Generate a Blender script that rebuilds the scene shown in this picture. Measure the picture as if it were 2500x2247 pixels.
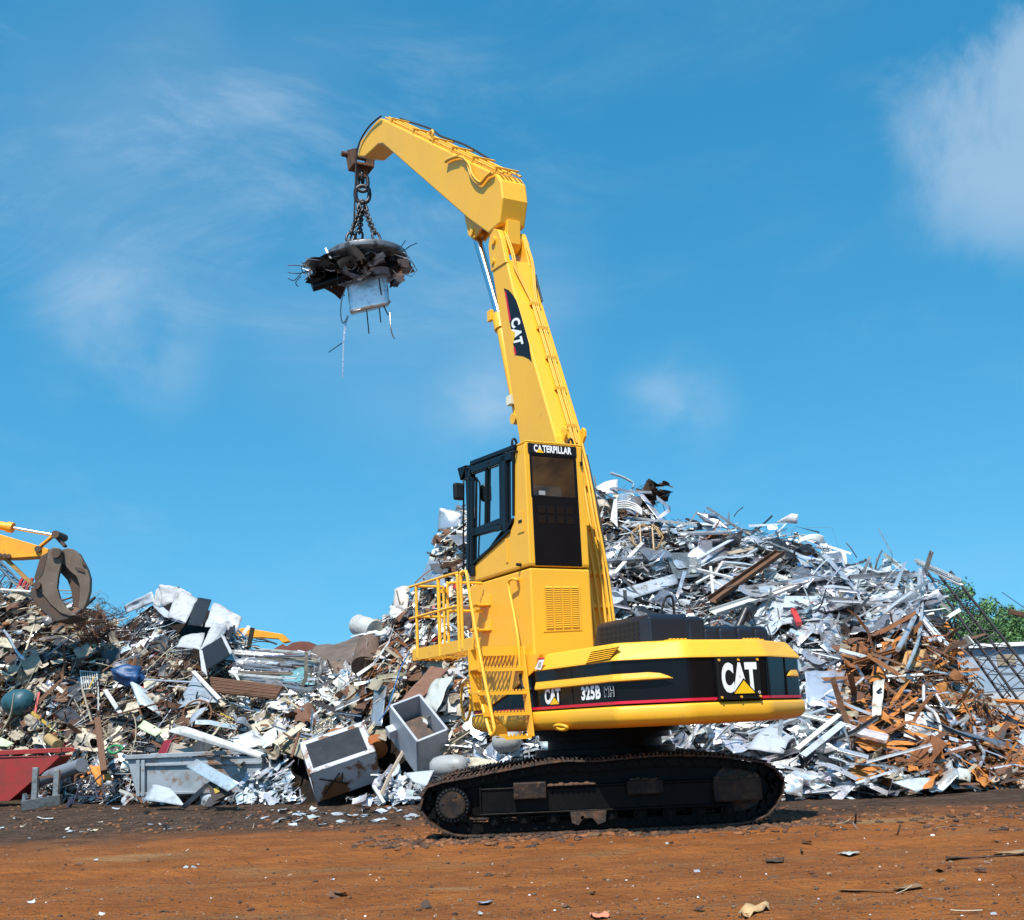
import bpy, bmesh, math, random
import numpy as np
from mathutils import Vector, Matrix, noise as mnoise
for o in list(bpy.data.objects): bpy.data.objects.remove(o)
SC = bpy.context.scene
COL = SC.collection
RAD = math.radians
rng = np.random.default_rng(7)
random.seed(7)

# ------------------------------------------------------------------ camera
FPX, EYE, PITCH, ROLL = 2700.0, 1.35, RAD(13.5), RAD(2.6)
_r = np.array([1, 0, 0.]); _f = np.array([0, math.cos(PITCH), math.sin(PITCH)]); _u = np.cross(_r, _f)
CR = math.cos(ROLL)*_r - math.sin(ROLL)*_u
CU = math.sin(ROLL)*_r + math.cos(ROLL)*_u
CF = _f; CP = np.array([0, 0, EYE])
cam = bpy.data.objects.new('camera', bpy.data.cameras.new('camera')); COL.objects.link(cam)
cam.data.sensor_width = 36; cam.data.lens = FPX/2500*36
cam.data.clip_start = 0.1; cam.data.clip_end = 5000
cam.matrix_world = Matrix(((CR[0], CU[0], -CF[0], 0), (CR[1], CU[1], -CF[1], 0), (CR[2], CU[2], -CF[2], EYE), (0, 0, 0, 1)))
SC.camera = cam

# ------------------------------------------------------------------ light
SUN_EL, SUN_AZ = RAD(55), RAD(196)            # azimuth clockwise from +Y: behind the camera, a little to the left
SD = Vector((math.sin(SUN_AZ)*math.cos(SUN_EL), math.cos(SUN_AZ)*math.cos(SUN_EL), math.sin(SUN_EL)))
sl = bpy.data.lights.new('sun', 'SUN'); sl.energy = 5.0; sl.angle = RAD(0.5); sl.color = (1, 0.955, 0.88)
so = bpy.data.objects.new('sun', sl); COL.objects.link(so); so.rotation_euler = SD.to_track_quat('Z', 'Y').to_euler()
SC.view_settings.view_transform = 'Standard'; SC.view_settings.look = 'None'
SC.view_settings.exposure = 0.45; SC.view_settings.gamma = 1; SC.view_settings.use_curve_mapping = False
SC.cycles.max_bounces = 6; SC.cycles.transparent_max_bounces = 8

def ray(u, v):
    d = CF*FPX + CR*(u-1250) - CU*(v-1123.5)
    return d/np.linalg.norm(d)
wd = bpy.data.worlds.new('World'); SC.world = wd; wd.use_nodes = True
def build_world():
    nt = wd.node_tree; N = nt.nodes; L = nt.links; N.clear()
    out = N.new('ShaderNodeOutputWorld'); bg = N.new('ShaderNodeBackground'); bg.inputs[1].default_value = 0.1
    sky = N.new('ShaderNodeTexSky'); sky.sky_type = 'NISHITA'; sky.sun_disc = False
    sky.sun_elevation = SUN_EL; sky.sun_rotation = SUN_AZ; sky.air_density = 1.25; sky.dust_density = 0.25; sky.ozone_density = 2.2; sky.altitude = 0
    hs = N.new('ShaderNodeHueSaturation'); hs.inputs['Saturation'].default_value = 1.40; hs.inputs['Value'].default_value = 1.40
    hs.inputs['Hue'].default_value = 0.480
    L.new(sky.outputs[0], hs.inputs['Color'])
    tc = N.new('ShaderNodeTexCoord')
    lift = N.new('ShaderNodeVectorMath'); lift.operation = 'MULTIPLY_ADD'; lift.inputs[1].default_value = (1, 1, 0.85); lift.inputs[2].default_value = (0, 0, 0.24)   # a clean, hazeless horizon
    L.new(tc.outputs['Generated'], lift.inputs[0]); nrm_ = N.new('ShaderNodeVectorMath'); nrm_.operation = 'NORMALIZE'
    L.new(lift.outputs[0], nrm_.inputs[0]); L.new(nrm_.outputs[0], sky.inputs['Vector'])
    def noise(scale, det, rough, dist, off, stretch):
        mp = N.new('ShaderNodeMapping'); mp.inputs['Location'].default_value = off; mp.inputs['Scale'].default_value = stretch
        mp.inputs['Rotation'].default_value = (0, RAD(38), 0)
        L.new(tc.outputs['Generated'], mp.inputs[0])
        n = N.new('ShaderNodeTexNoise'); n.inputs['Scale'].default_value = scale; n.inputs['Detail'].default_value = det
        n.inputs['Roughness'].default_value = rough; n.inputs['Distortion'].default_value = dist
        L.new(mp.outputs[0], n.inputs['Vector']); return n.outputs[0]
    def ramp(src, a, b):
        m = N.new('ShaderNodeMapRange'); m.interpolation_type = 'SMOOTHSTEP'
        m.inputs['From Min'].default_value = a; m.inputs['From Max'].default_value = b
        L.new(src, m.inputs['Value']); return m.outputs[0]
    def math_(op, a, b):
        m = N.new('ShaderNodeMath'); m.operation = op
        for i, x in enumerate((a, b)):
            if isinstance(x, (int, float)): m.inputs[i].default_value = x
            else: L.new(x, m.inputs[i])
        return m.outputs[0]
    def blob(u, v, r0, r1):                    # 1 near a sky direction, 0 away from it
        d = ray(u, v); vd = N.new('ShaderNodeVectorMath'); vd.operation = 'DISTANCE'
        L.new(tc.outputs['Generated'], vd.inputs[0]); vd.inputs[1].default_value = tuple(d)
        return ramp(vd.outputs['Value'], r1, r0)
    wisp = math_('MULTIPLY', ramp(noise(3.0, 12, 0.66, 0.9, (0.3, 0.1, 2.1), (1.0, 1.0, 2.6)), 0.45, 0.75), ramp(noise(9.0, 8, 0.7, 0.6, (2.3, 1.1, 0.1), (0.7, 1.0, 2.4)), 0.25, 0.62))
    puff = ramp(noise(4.5, 8, 0.55, 0.2, (1.3, 0.4, 0.6), (1, 1, 1.5)), 0.36, 0.62)
    soft = ramp(noise(2.0, 4, 0.5, 0.3, (5.3, 2.4, 0.6), (1, 1, 1.6)), 0.35, 0.75)
    c1 = math_('MULTIPLY', math_('MULTIPLY', wisp, 0.23), math_('ADD', 0.25, blob(500, 480, 0.1, 0.40)))
    reg = math_('ADD', blob(600, 330, 0.02, 0.26), blob(1000, 690, 0.0, 0.2))
    c2 = math_('MULTIPLY', math_('MULTIPLY', soft, reg), 0.40)
    edge_ = math_('ADD', blob(2590, 350, 0.04, 0.18), math_('MULTIPLY', math_('SUBTRACT', noise(5.5, 12, 0.62, 0.5, (1.3, 0.4, 0.6), (1, 1, 1.4)), 0.5), 2.3))
    c3 = math_('MULTIPLY', math_('MULTIPLY', ramp(edge_, 0.15, 0.85), blob(2520, 230, 0.07, 0.17)), 0.44)
    c4 = math_('MULTIPLY', math_('MULTIPLY', puff, math_('ADD', blob(1650, 985, 0.0, 0.07), math_('ADD', blob(1180, 1000, 0.0, 0.07), blob(300, 830, 0.0, 0.10)))), 0.4)
    low = blob(900, 1500, 0.0, 0.75)
    tot = math_('MINIMUM', math_('ADD', math_('ADD', c1, c2), math_('ADD', c3, c4)), 0.9)
    mx = N.new('ShaderNodeMix'); mx.data_type = 'RGBA'
    L.new(tot, mx.inputs['Factor']); L.new(hs.outputs[0], mx.inputs['A']); mx.inputs['B'].default_value = (4.6, 5.6, 6.6, 1)
    L.new(mx.outputs['Result'], bg.inputs[0]); L.new(bg.outputs[0], out.inputs[0])
build_world()

# ------------------------------------------------------------------ placing helpers
def proj(p):
    q = np.asarray(p)-CP; d = q@CF
    return 1250+FPX*(q@CR)/d, 1123.5-FPX*(q@CU)/d
def W(u, v, y=None, z=None):                  # where a sight line meets a vertical plane or a level
    d = ray(u, v); t = y/d[1] if y is not None else (z-EYE)/d[2]
    return CP+d*t
YAW = RAD(28); OX, OY = 1.12, 16.05           # the machine's slew centre and heading
MF = np.array([-math.sin(YAW), math.cos(YAW), 0]); MR = np.array([math.cos(YAW), math.sin(YAW), 0]); MO = np.array([OX, OY, 0])
def M(u, v, **k):                              # machine coordinates (right, forward, up) on one of its own planes
    (a, val), = k.items(); n = {'r': MR, 'f': MF, 'z': np.array([0, 0, 1.])}[a]; d = ray(u, v)
    q = CP+d*((val-(CP-MO)@n)/(d@n))-MO
    return np.array([q@MR, q@MF, q[2]])

# ------------------------------------------------------------------ materials
def mat(name, col, rough=0.5, metal=0.0, noise=None, bump=0.0, bscale=60, col2=None, attr=False, coat=0, spec=0.5, dirt=None, lohi=(0.4, 0.65)):
    m = bpy.data.materials.new(name); m.use_nodes = True; nt = m.node_tree; N = nt.nodes; L = nt.links
    b = N['Principled BSDF']; b.inputs['Roughness'].default_value = rough; b.inputs['Metallic'].default_value = metal
    b.inputs['Specular IOR Level'].default_value = spec; b.inputs['Coat Weight'].default_value = coat
    tc = N.new('ShaderNodeTexCoord'); src = None
    if attr:
        a = N.new('ShaderNodeAttribute'); a.attribute_name = 'col'; src = a.outputs['Color']
    def nz(scale, det=5, ro=0.6):
        n = N.new('ShaderNodeTexNoise'); n.inputs['Scale'].default_value = scale; n.inputs['Detail'].default_value = det; n.inputs['Roughness'].default_value = ro
        L.new(tc.outputs['Object'], n.inputs['Vector']); return n.outputs[0]
    def mixc(fac, A, B, mode='MIX'):
        x = N.new('ShaderNodeMix'); x.data_type = 'RGBA'; x.blend_type = mode
        if isinstance(fac, float): x.inputs['Factor'].default_value = fac
        else: L.new(fac, x.inputs['Factor'])
        for k, c in (('A', A), ('B', B)):
            if isinstance(c, tuple): x.inputs[k].default_value = (*c, 1)
            else: L.new(c, x.inputs[k])
        return x.outputs['Result']
    def rmp(s, a, c):
        r = N.new('ShaderNodeMapRange'); r.inputs['From Min'].default_value = a; r.inputs['From Max'].default_value = c; L.new(s, r.inputs['Value']); return r.outputs[0]
    base = src if src is not None else tuple(col)
    if noise and col2: base = mixc(rmp(nz(noise), *lohi), base, tuple(col2))
    if dirt: base = mixc(rmp(nz(dirt[0], 8, 0.7), dirt[2], dirt[3]), base, tuple(dirt[1]))
    if isinstance(base, tuple): b.inputs['Base Color'].default_value = (*base, 1)
    else: L.new(base, b.inputs['Base Color'])
    if coat == 0 and name.endswith('yellow_paint'):
        rv = N.new('ShaderNodeMapRange'); rv.inputs['To Min'].default_value = rough-.06; rv.inputs['To Max'].default_value = rough+.22; L.new(nz(3.5, 8, .7), rv.inputs['Value']); L.new(rv.outputs[0], b.inputs['Roughness'])
    if bump:
        bp = N.new('ShaderNodeBump'); bp.inputs['Strength'].default_value = bump; bp.inputs['Distance'].default_value = 0.02
        L.new(nz(bscale, 4), bp.inputs['Height']); L.new(bp.outputs[0], b.inputs['Normal'])
    return m
YEL = mat('yellow_paint', (0.83, 0.43, 0.024), 0.34, noise=.9, col2=(0.77, 0.40, 0.03), bump=0.03, bscale=5, lohi=(.35, .7), dirt=(5, (0.42, 0.23, 0.05), 0.60, 0.88))
YELD = mat('worn_yellow_paint', (0.74, 0.38, 0.02), 0.45, noise=2.0, col2=(0.66, 0.35, 0.04), bump=0.03, bscale=9, dirt=(5, (0.32, 0.17, 0.04), 0.60, 0.82))
YELS = mat('decal_yellow', (0.85, 0.5, 0.01), 0.4)
BLK = mat('black_paint', (0.004, 0.004, 0.005), 0.22, noise=2, col2=(0.006, 0.006, 0.008), spec=0.22)
BLKM = mat('matt_black', (0.007, 0.007, 0.008), 0.45, spec=0.3, bump=0.05, bscale=40)
HOODM = mat('dark_hood_paint', (0.011, 0.013, 0.020), 0.36, bump=0.03, bscale=30)
RUB = mat('rubber', (0.015, 0.015, 0.015), 0.6)
TRK = mat('muddy_track_steel', (0.032, 0.026, 0.022), 0.6, 0.3, noise=9, col2=(0.12, 0.055, 0.027), bump=0.5, bscale=30, lohi=(0.42, 0.68))
UND = mat('undercarriage_paint', (0.003, 0.003, 0.0035), 0.45, spec=0.12, noise=6, col2=(0.006, 0.005, 0.004), dirt=(5, (0.06, 0.034, 0.018), 0.62, 0.85), bump=0.15, bscale=30)
MUD = mat('mud', (0.12, 0.06, 0.03), 0.95, noise=14, col2=(0.05, 0.03, 0.018), bump=1.0, bscale=25)
STEEL = mat('bright_steel', (0.7, 0.7, 0.72), 0.18, 1.0)
DSTEEL = mat('dark_steel', (0.06, 0.06, 0.065), 0.42, 0.7, noise=8, col2=(0.025, 0.022, 0.02), bump=0.1)
RUSTM = mat('rusty_steel', (0.15, 0.065, 0.028), 0.75, 0.2, noise=6, col2=(0.045, 0.025, 0.018), bump=0.3, dirt=(9, (.24, .09, .03), .58, .7))
UNDM = mat('muddy_undercarriage_paint', (0.012, 0.011, 0.011), 0.55, spec=0.2, noise=5, col2=(0.05, 0.03, 0.018), bump=0.3, dirt=(7, (.15, .075, .035), .56, .72))
WHT = mat('white_decal', (0.82, 0.82, 0.82), 0.4)
RED = mat('red_decal', (0.62, 0.012, 0.04), 0.4)
GREYP = mat('magnet_paint', (0.16, 0.165, 0.18), 0.4, 0.5, noise=6, col2=(0.05, 0.05, 0.055), bump=0.15, lohi=(0.5, 0.62))
SEATM = mat('seat_fabric', (0.02, 0.02, 0.022), 0.9)
def glass_mat(name, tint, extra):
    m = bpy.data.materials.new(name); m.use_nodes = True; nt = m.node_tree; N = nt.nodes; L = nt.links; N.remove(N['Principled BSDF'])
    t = N.new('ShaderNodeBsdfTransparent'); t.inputs[0].default_value = tint
    g = N.new('ShaderNodeBsdfGlossy'); g.inputs['Roughness'].default_value = 0.03
    f = N.new('ShaderNodeFresnel'); f.inputs[0].default_value = 1.5
    ad = N.new('ShaderNodeMath'); ad.operation = 'ADD'; ad.inputs[1].default_value = extra; L.new(f.outputs[0], ad.inputs[0])
    x = N.new('ShaderNodeMixShader'); L.new(ad.outputs[0], x.inputs[0]); L.new(t.outputs[0], x.inputs[1]); L.new(g.outputs[0], x.inputs[2])
    L.new(x.outputs[0], N['Material Output'].inputs[0]); return m
GLS = glass_mat('tinted_glass', (0.5, 0.56, 0.56, 1), .05); GLR = glass_mat('dark_tinted_glass', (0.13, 0.12, 0.11, 1), .16)

# ------------------------------------------------------------------ object helpers
def tag(o, label=None, cat=None, group=None, kind=None):
    for k, v in (('label', label), ('category', cat), ('group', group), ('kind', kind)):
        if v: o[k] = v
    return o
def empty(name, loc, rz=0.0, label=None, cat=None, group=None):
    o = bpy.data.objects.new(name, None); COL.objects.link(o); o.location = loc; o.rotation_euler = (0, 0, rz); o.empty_display_size = 0.2
    return tag(o, label, cat, group)
def basis(ex, up=(0, 0, 1)):
    x = Vector(ex).normalized(); u = Vector(up)
    if abs(x.dot(u)) > 0.98: u = Vector((0, 1, 0)) if abs(x.y) < 0.9 else Vector((1, 0, 0))
    z = (u - x*x.dot(u)).normalized(); y = z.cross(x); return x, y, z
class MB:
    def __init__(s): s.v = []; s.f = []; s.m = []; s.s = []
    def add(s, vs, fs, m=0, smooth=False):
        b = len(s.v); s.v += [tuple(float(c) for c in p) for p in vs]
        for f in fs: s.f.append([i+b for i in f]); s.m.append(m); s.s.append(smooth)
        return s
    def box(s, lo, hi, m=0):
        (a, b, c), (d, e, f) = lo, hi
        return s.add([(a, b, c), (d, b, c), (d, e, c), (a, e, c), (a, b, f), (d, b, f), (d, e, f), (a, e, f)],
                     [(0, 3, 2, 1), (4, 5, 6, 7), (0, 1, 5, 4), (1, 2, 6, 5), (2, 3, 7, 6), (3, 0, 4, 7)], m)
    def bar(s, p, q, w, h, up=(0, 0, 1), m=0):     # rectangular bar from p to q
        p, q = Vector(p), Vector(q); x, y, z = basis(q-p, up); vs = []
        for c in (p, q):
            for a, b in ((-1, -1), (1, -1), (1, 1), (-1, 1)): vs.append(c+y*(a*w/2)+z*(b*h/2))
        return s.add(vs, [(0, 3, 2, 1), (4, 5, 6, 7), (0, 1, 5, 4), (1, 2, 6, 5), (2, 3, 7, 6), (3, 0, 4, 7)], m)
    def tube(s, path, r, n=8, m=0, closed=False):
        P = [Vector(p) for p in path]; k = len(P); vs = []; prev = None
        for i, p in enumerate(P):
            if closed: t = P[(i+1) % k]-P[i-1]
            else: t = P[min(i+1, k-1)]-P[max(i-1, 0)]
            t.normalize()
            if prev is None: _, y, z = basis(t)
            else:
                y = prev - t*prev.dot(t)
                y = y.normalized() if y.length > 1e-6 else basis(t)[1]
                z = t.cross(y)
            prev = y; rr = r[i] if hasattr(r, '__len__') else r
            for j in range(n):
                a = 2*math.pi*j/n; vs.append(p+y*(math.cos(a)*rr)+z*(math.sin(a)*rr))
        fs = []
        for i in range(k if closed else k-1):
            for j in range(n):
                a = i*n+j; b = i*n+(j+1) % n; c = ((i+1) % k)*n+(j+1) % n; d = ((i+1) % k)*n+j; fs.append((a, b, c, d))
        s.add(vs, fs, m, n > 4)
        if not closed:
            s.add(vs[:n], [tuple(range(n))[::-1]], m); s.add(vs[-n:], [tuple(range(n))], m)
        return s
    def cyl(s, p, q, r, n=20, m=0, r2=None):
        return s.tube([p, q], [r, r if r2 is None else r2], n, m)
    def prism(s, poly, vec, m=0):                  # extrude a 3-D polygon along vec
        A = [Vector(p) for p in poly]; V = Vector(vec); n = len(A)
        s.add(A+[p+V for p in A], [tuple(range(n))[::-1], tuple(range(n, 2*n))]+[(i, (i+1) % n, n+(i+1) % n, n+i) for i in range(n)], m)
        return s
    def loft(s, rings, m=0, cap=True, smooth=False, mats=None):
        n = len(rings[0]); vs = [p for r in rings for p in r]
        for k in range(len(rings)-1):
            fs = [(k*n+i, k*n+(i+1) % n, (k+1)*n+(i+1) % n, (k+1)*n+i) for i in range(n)]
            b = len(s.v)
            if k == 0: base = b; s.v += [tuple(float(c) for c in p) for p in vs]
            for f in fs: s.f.append([base+i for i in f]); s.m.append(mats[k] if mats else m); s.s.append(smooth)
        if cap:
            s.f.append([base+i for i in range(n)][::-1]); s.m.append(mats[0] if mats else m); s.s.append(False)
            s.f.append([base+(len(rings)-1)*n+i for i in range(n)]); s.m.append(mats[-1] if mats else m); s.s.append(False)
        return s
    def xf(s, mtx):
        s.v = [tuple(mtx @ Vector(p)) for p in s.v]; return s
    def mesh(s, name, mats):
        me = bpy.data.meshes.new(name); me.from_pydata(s.v, [], s.f)
        for m in (mats if isinstance(mats, (list, tuple)) else [mats]): me.materials.append(m)
        me.polygons.foreach_set('material_index', s.m); me.polygons.foreach_set('use_smooth', s.s); me.update(); return me
    def build(s, name, mats, parent=None, loc=(0, 0, 0), rz=0.0, bevel=0, fix=True):
        me = s.mesh(name, mats)
        if fix:
            bm = bmesh.new(); bm.from_mesh(me); bmesh.ops.recalc_face_normals(bm, faces=bm.faces); bm.to_mesh(me); bm.free()
        o = bpy.data.objects.new(name, me); COL.objects.link(o); o.location = loc; o.rotation_euler = (0, 0, rz)
        if parent: o.parent = parent
        if bevel:
            b = o.modifiers.new('bevel', 'BEVEL'); b.width = bevel; b.segments = 2; b.limit_method = 'ANGLE'; b.angle_limit = RAD(35)
        return o
def split_build(mb, name, mats, parent, bevel=0):    # every loose piece becomes a part of its own
    key = {}; par = list(range(len(mb.v)))
    def find(a):
        while par[a] != a: par[a] = par[par[a]]; a = par[a]
        return a
    for i, p in enumerate(mb.v):
        k = tuple(round(c, 5) for c in p)
        if k in key: par[find(i)] = find(key[k])
        else: key[k] = i
    for f in mb.f:
        for i in f[1:]: par[find(i)] = find(f[0])
    groups = {}
    for k, f in enumerate(mb.f): groups.setdefault(find(f[0]), []).append(k)
    for g in groups.values():
        q = MB(); mp = {}
        for k in g:
            for i in mb.f[k]:
                if i not in mp: mp[i] = len(q.v); q.v.append(mb.v[i])
            q.f.append([mp[i] for i in mb.f[k]]); q.m.append(mb.m[k]); q.s.append(mb.s[k])
        q.build(name, mats, parent, bevel=bevel)
def smooth_path(pts, n=6):
    P = [Vector(p) for p in pts]; out = []
    for i in range(len(P)-1):
        p0 = P[max(i-1, 0)]; p1 = P[i]; p2 = P[i+1]; p3 = P[min(i+2, len(P)-1)]
        for k in range(n):
            t = k/n
            out.append(0.5*((2*p1)+(p2-p0)*t+(2*p0-5*p1+4*p2-p3)*t*t+(3*p1-p0-3*p2+p3)*t**3))
    return out+[P[-1]]
def text_geo(body, bold=0.0, extrude=0.0):         # outlines of a word as 2-D mesh data, x from 0, cap height 1
    cu = bpy.data.curves.new('t', 'FONT'); cu.body = body; cu.offset = bold; cu.extrude = 0; cu.resolution_u = 4; cu.space_character = 1.0+bold*1.5
    o = bpy.data.objects.new('t', cu); COL.objects.link(o); dg = bpy.context.evaluated_depsgraph_get(); dg.update()
    me = o.evaluated_get(dg).to_mesh(); vs = np.array([v.co[:] for v in me.vertices]); fs = [tuple(p.vertices) for p in me.polygons]
    o.evaluated_get(dg).to_mesh_clear(); bpy.data.objects.remove(o); bpy.data.curves.remove(cu)
    vs = vs[:, :2]-vs[:, :2].min(0); return vs, fs, vs.max(0)
def lettering(mb, body, origin, ex, ey, w, h, bold=0.035, m=0, lift=0.004):
    vs, fs, mx = text_geo(body, bold); o, ex, ey = Vector(origin), Vector(ex).normalized(), Vector(ey).normalized(); n = ex.cross(ey)
    mb.add([o+ex*(p[0]/mx[0]*w)+ey*(p[1]/mx[1]*h)+n*lift for p in vs], fs, m)
# ------------------------------------------------------------------ the yellow material handler
mh = empty('material_handler', (OX, OY, 0), YAW, 'large yellow tracked material handler with black striped rear, raised cab and tall boom', 'excavator')
def S(pts, r): return [M(u, v, r=r) for u, v in pts]
def Rr(pts, f): return [M(u, v, f=f) for u, v in pts]
# --- undercarriage, turned against the house (sideways to the camera)
loop = [(-1.34, .44), (-1.28, .62), (-1.10, .70), (-.66, .765), (.06, .865), (.5, .90), (.9, .885), (1.63, .915), (2.21, .89), (2.69, .835), (3.02, .75), (3.19, .60), (3.21, .43), (3.10, .24), (2.90, .095), (2.5, .03), (1.2, .022), (-.3, .022), (-.85, .04), (-1.1, .13), (-1.28, .27)]
def make_track(y0, y1, name):
    P = smooth_path([(x-OX, 0, z) for x, z in loop]+[(loop[0][0]-OX, 0, loop[0][1])], 8)
    seg = [0]
    for a, b in zip(P, P[1:]): seg.append(seg[-1]+(b-a).length)
    n = 58; mb = MB(); links = MB(); w = (y1-y0)/2; yc = (y0+y1)/2-OY
    def at(s):
        s %= seg[-1]; i = max(0, np.searchsorted(seg, s)-1); t = (s-seg[i])/(seg[i+1]-seg[i]); return P[i].lerp(P[i+1], t), (P[i+1]-P[i]).normalized()
    st = seg[-1]/n; r2 = random.Random(3)
    for k in range(n):
        p, t = at(k*st); nrm = Vector((-t.z, 0, t.x))
        if nrm.dot(p-Vector((0, 0, .5))) < 0: nrm = -nrm
        t = (t+nrm*r2.uniform(-.04, .04)).normalized()
        j = r2.uniform(-.006, .006)
        c = p+Vector((0, yc, 0))-nrm*0.012
        mb.bar(c-t*(st*.485), c+t*(st*.485), 2*w, .024, nrm, 0)
        for d, hh in ((-.36, .034), (0.0, .022), (.34, .022)):
            cc = c+t*(st*d)+nrm*(.012+hh/2); mb.bar(cc-t*.012, cc+t*.012, 2*w-.02, hh, nrm, 0)
        for sy in (-1, 1):
            for yo in (.16,):
                cc = c+Vector((0, sy*yo, 0))-nrm*.075; links.bar(cc-t*(st*.52), cc+t*(st*.52), .045, .11, nrm, 0)
        q = c-nrm*.075+t*(st*.5); links.cyl(q+Vector((0, -.22, 0)), q+Vector((0, .22, 0)), .034, 8, 0)
        q = c+nrm*0-t*(st*.2)
        for sy in (-.24, .24): links.cyl(q+Vector((0, sy, 0))-nrm*.03, q+Vector((0, sy, 0))-nrm*.012, .018, 6)
    tr = mb.build(name, [TRK, MUD], mh, rz=-YAW, bevel=.004)
    links.build('link_chain', [UND], tr)
    return tr
def make_frame(y0, sgn):
    Y = y0-OY
    fr = MB()
    def pl(pts, ya, yb, m=0): fr.prism([(x-OX, Y+sgn*ya, z) for x, z in pts], (0, sgn*(yb-ya), 0), m)
    pl([(-1.0, .36), (-.62, .25), (2.75, .22), (2.95, .3), (3.0, .3), (3.08, .45), (2.98, .68), (2.62, .74), (1.6, .82), (.55, .80), (0, .76), (-.62, .66), (-1.02, .60), (-1.12, .5)], .22, .55)          # deep inner guard
    pl([(-.58, .30), (1.5, .29), (2.55, .29), (2.55, .56), (1.5, .56), (-.58, .57)], .03, .22)                            # box beam
    pl([(-.60, .57), (2.55, .56), (2.55, .585), (-.60, .60)], .015, .26)
    pl([(-.60, .275), (2.55, .265), (2.55, .29), (-.60, .30)], -.02, .26)
    pl([(-.60, .27), (-.575, .27), (-.575, .61), (-.60, .61)], .0, .3)
    f = fr.build('track_frame', [UND], mh, rz=-YAW, bevel=.008)
    for x0, x1, z0, z1 in ((-.17, .24, .455, .655), (2.32, 2.92, .32, .585), (1.25, 1.7, .45, .62)):
        g = MB(); g.box((x0-OX, min(Y-sgn*.09, Y+sgn*.05), z0), (x1-OX, max(Y-sgn*.09, Y+sgn*.05), z1))
        g.build('step_block', [UNDM], f, bevel=.015)
    for x0, x1, z0, hh in ((.27, .85, .60, .035), (2.36, 2.9, .585, .05), (1.3, 1.65, .62, .03)):
        n = 9; mdm = MB()
        for i in range(n):
            x = x0+(x1-x0)*(i+.5)/n; s = random.uniform(.5, 1.2)*hh; wd_ = (x1-x0)/n*.8
            mdm.loft([[(x-OX+math.cos(a)*wd_*k, Y+sgn*.03+math.sin(a)*.07*k, z0-.005+z*s) for a in np.linspace(0, 6.28, 9)[:-1]] for k, z in ((1.1, 0), (.85, .7), (.35, 1.1))], smooth=True)
        mdm.build('caked_mud', [MUD], f)
    # rollers and the guard under the beam
    for i in range(9):
        x = -.42+i*.365
        ro = MB(); ro.cyl((x-OX, Y+sgn*.09, .2), (x-OX, Y+sgn*.6, .2), .085, 18); ro.cyl((x-OX, Y+sgn*.04, .2), (x-OX, Y+sgn*.05, .2), .05, 14); ro.cyl((x-OX, Y-sgn*.02, .2), (x-OX, Y, .2), .025, 8, 0)
        ro.build('track_roller', [UND], f)
    gd = MB()
    gd.prism([(x-OX, Y-sgn*.02, z) for x, z in ((.52, .285), (.98, .285), (.96, .14), (.86, .11), (.80, .19), (.68, .19), (.62, .11), (.54, .14))], (0, sgn*.05, 0))
    gd.build('roller_guard', [TRK], f, bevel=.006)
    # sprocket with final drive
    fd = MB(); cx, cz = -.94-OX, .42
    fd.cyl((cx, Y+sgn*.0, cz), (cx, Y+sgn*.5, cz), .215, 36);     dr = fd.build('final_drive', [UND], mh, rz=-YAW, bevel=.006)
    dcv = MB(); dcv.cyl((cx, Y-sgn*.05, cz), (cx, Y, cz), .165, 32, 0); dcv.cyl((cx, Y-sgn*.06, cz), (cx, Y-sgn*.05, cz), .15, 32, 0); dcv.build('drive_cover', [UNDM], dr, bevel=.005)
    bo = MB()
    for k in range(26):
        a = k*2*math.pi/26; bo.cyl((cx+.19*math.cos(a), Y-sgn*.012, cz+.19*math.sin(a)), (cx+.19*math.cos(a), Y+.0, cz+.19*math.sin(a)), .014, 6)
    for a in (2.9, 5.4, 1.2): bo.cyl((cx+.125*math.cos(a), Y-sgn*.075, cz+.125*math.sin(a)), (cx+.125*math.cos(a), Y-sgn*.06, cz+.125*math.sin(a)), .018, 6)
    bo.build('bolt_ring', [DSTEEL], dr)
    sp = MB(); ringo = []
    for k in range(21):
        a = k*2*math.pi/21
        for da, rr in ((-.09, .27), (-.04, .335), (.04, .335), (.09, .27)): ringo.append((cx+rr*math.cos(a+da), Y+sgn*.34, cz+rr*math.sin(a+da)))
    sp.prism(ringo, (0, sgn*.07, 0)); sp.build('sprocket', [TRK], dr)
    idl = MB(); ix = 2.66-OX; idl.cyl((ix, Y+sgn*.2, .45), (ix, Y+sgn*.5, .45), .31, 36); idl.cyl((ix, Y+sgn*.12, .45), (ix, Y+sgn*.2, .45), .12, 20)
    idl.build('idler', [TRK], mh, rz=-YAW, bevel=.01)
make_track(14.4, 15.1, 'track'); make_frame(14.43, 1)
make_track(17.0, 17.7, 'track'); make_frame(17.67, -1)
cbm = MB(); cbm.prism([(x-OX, 15.1-OY, z) for x, z in ((0.1, .45), (2.2, .45), (2.0, .93), (.3, .93))], (0, 1.9, 0)); cbm.build('car_body', [UND], mh, rz=-YAW, bevel=.02)
tt = MB(); tt.cyl((0, 0, .90), (0, 0, 1.0), .98, 48); tt.cyl((0, 0, 1.0), (0, 0, 1.12), .80, 48); tt.cyl((0, 0, 1.12), (0, 0, 1.2), .92, 48); tt.cyl((0, 0, 1.2), (0, 0, 1.3), 1.05, 48)
tt.build('slew_ring', [UND], mh, bevel=.01)
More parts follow.
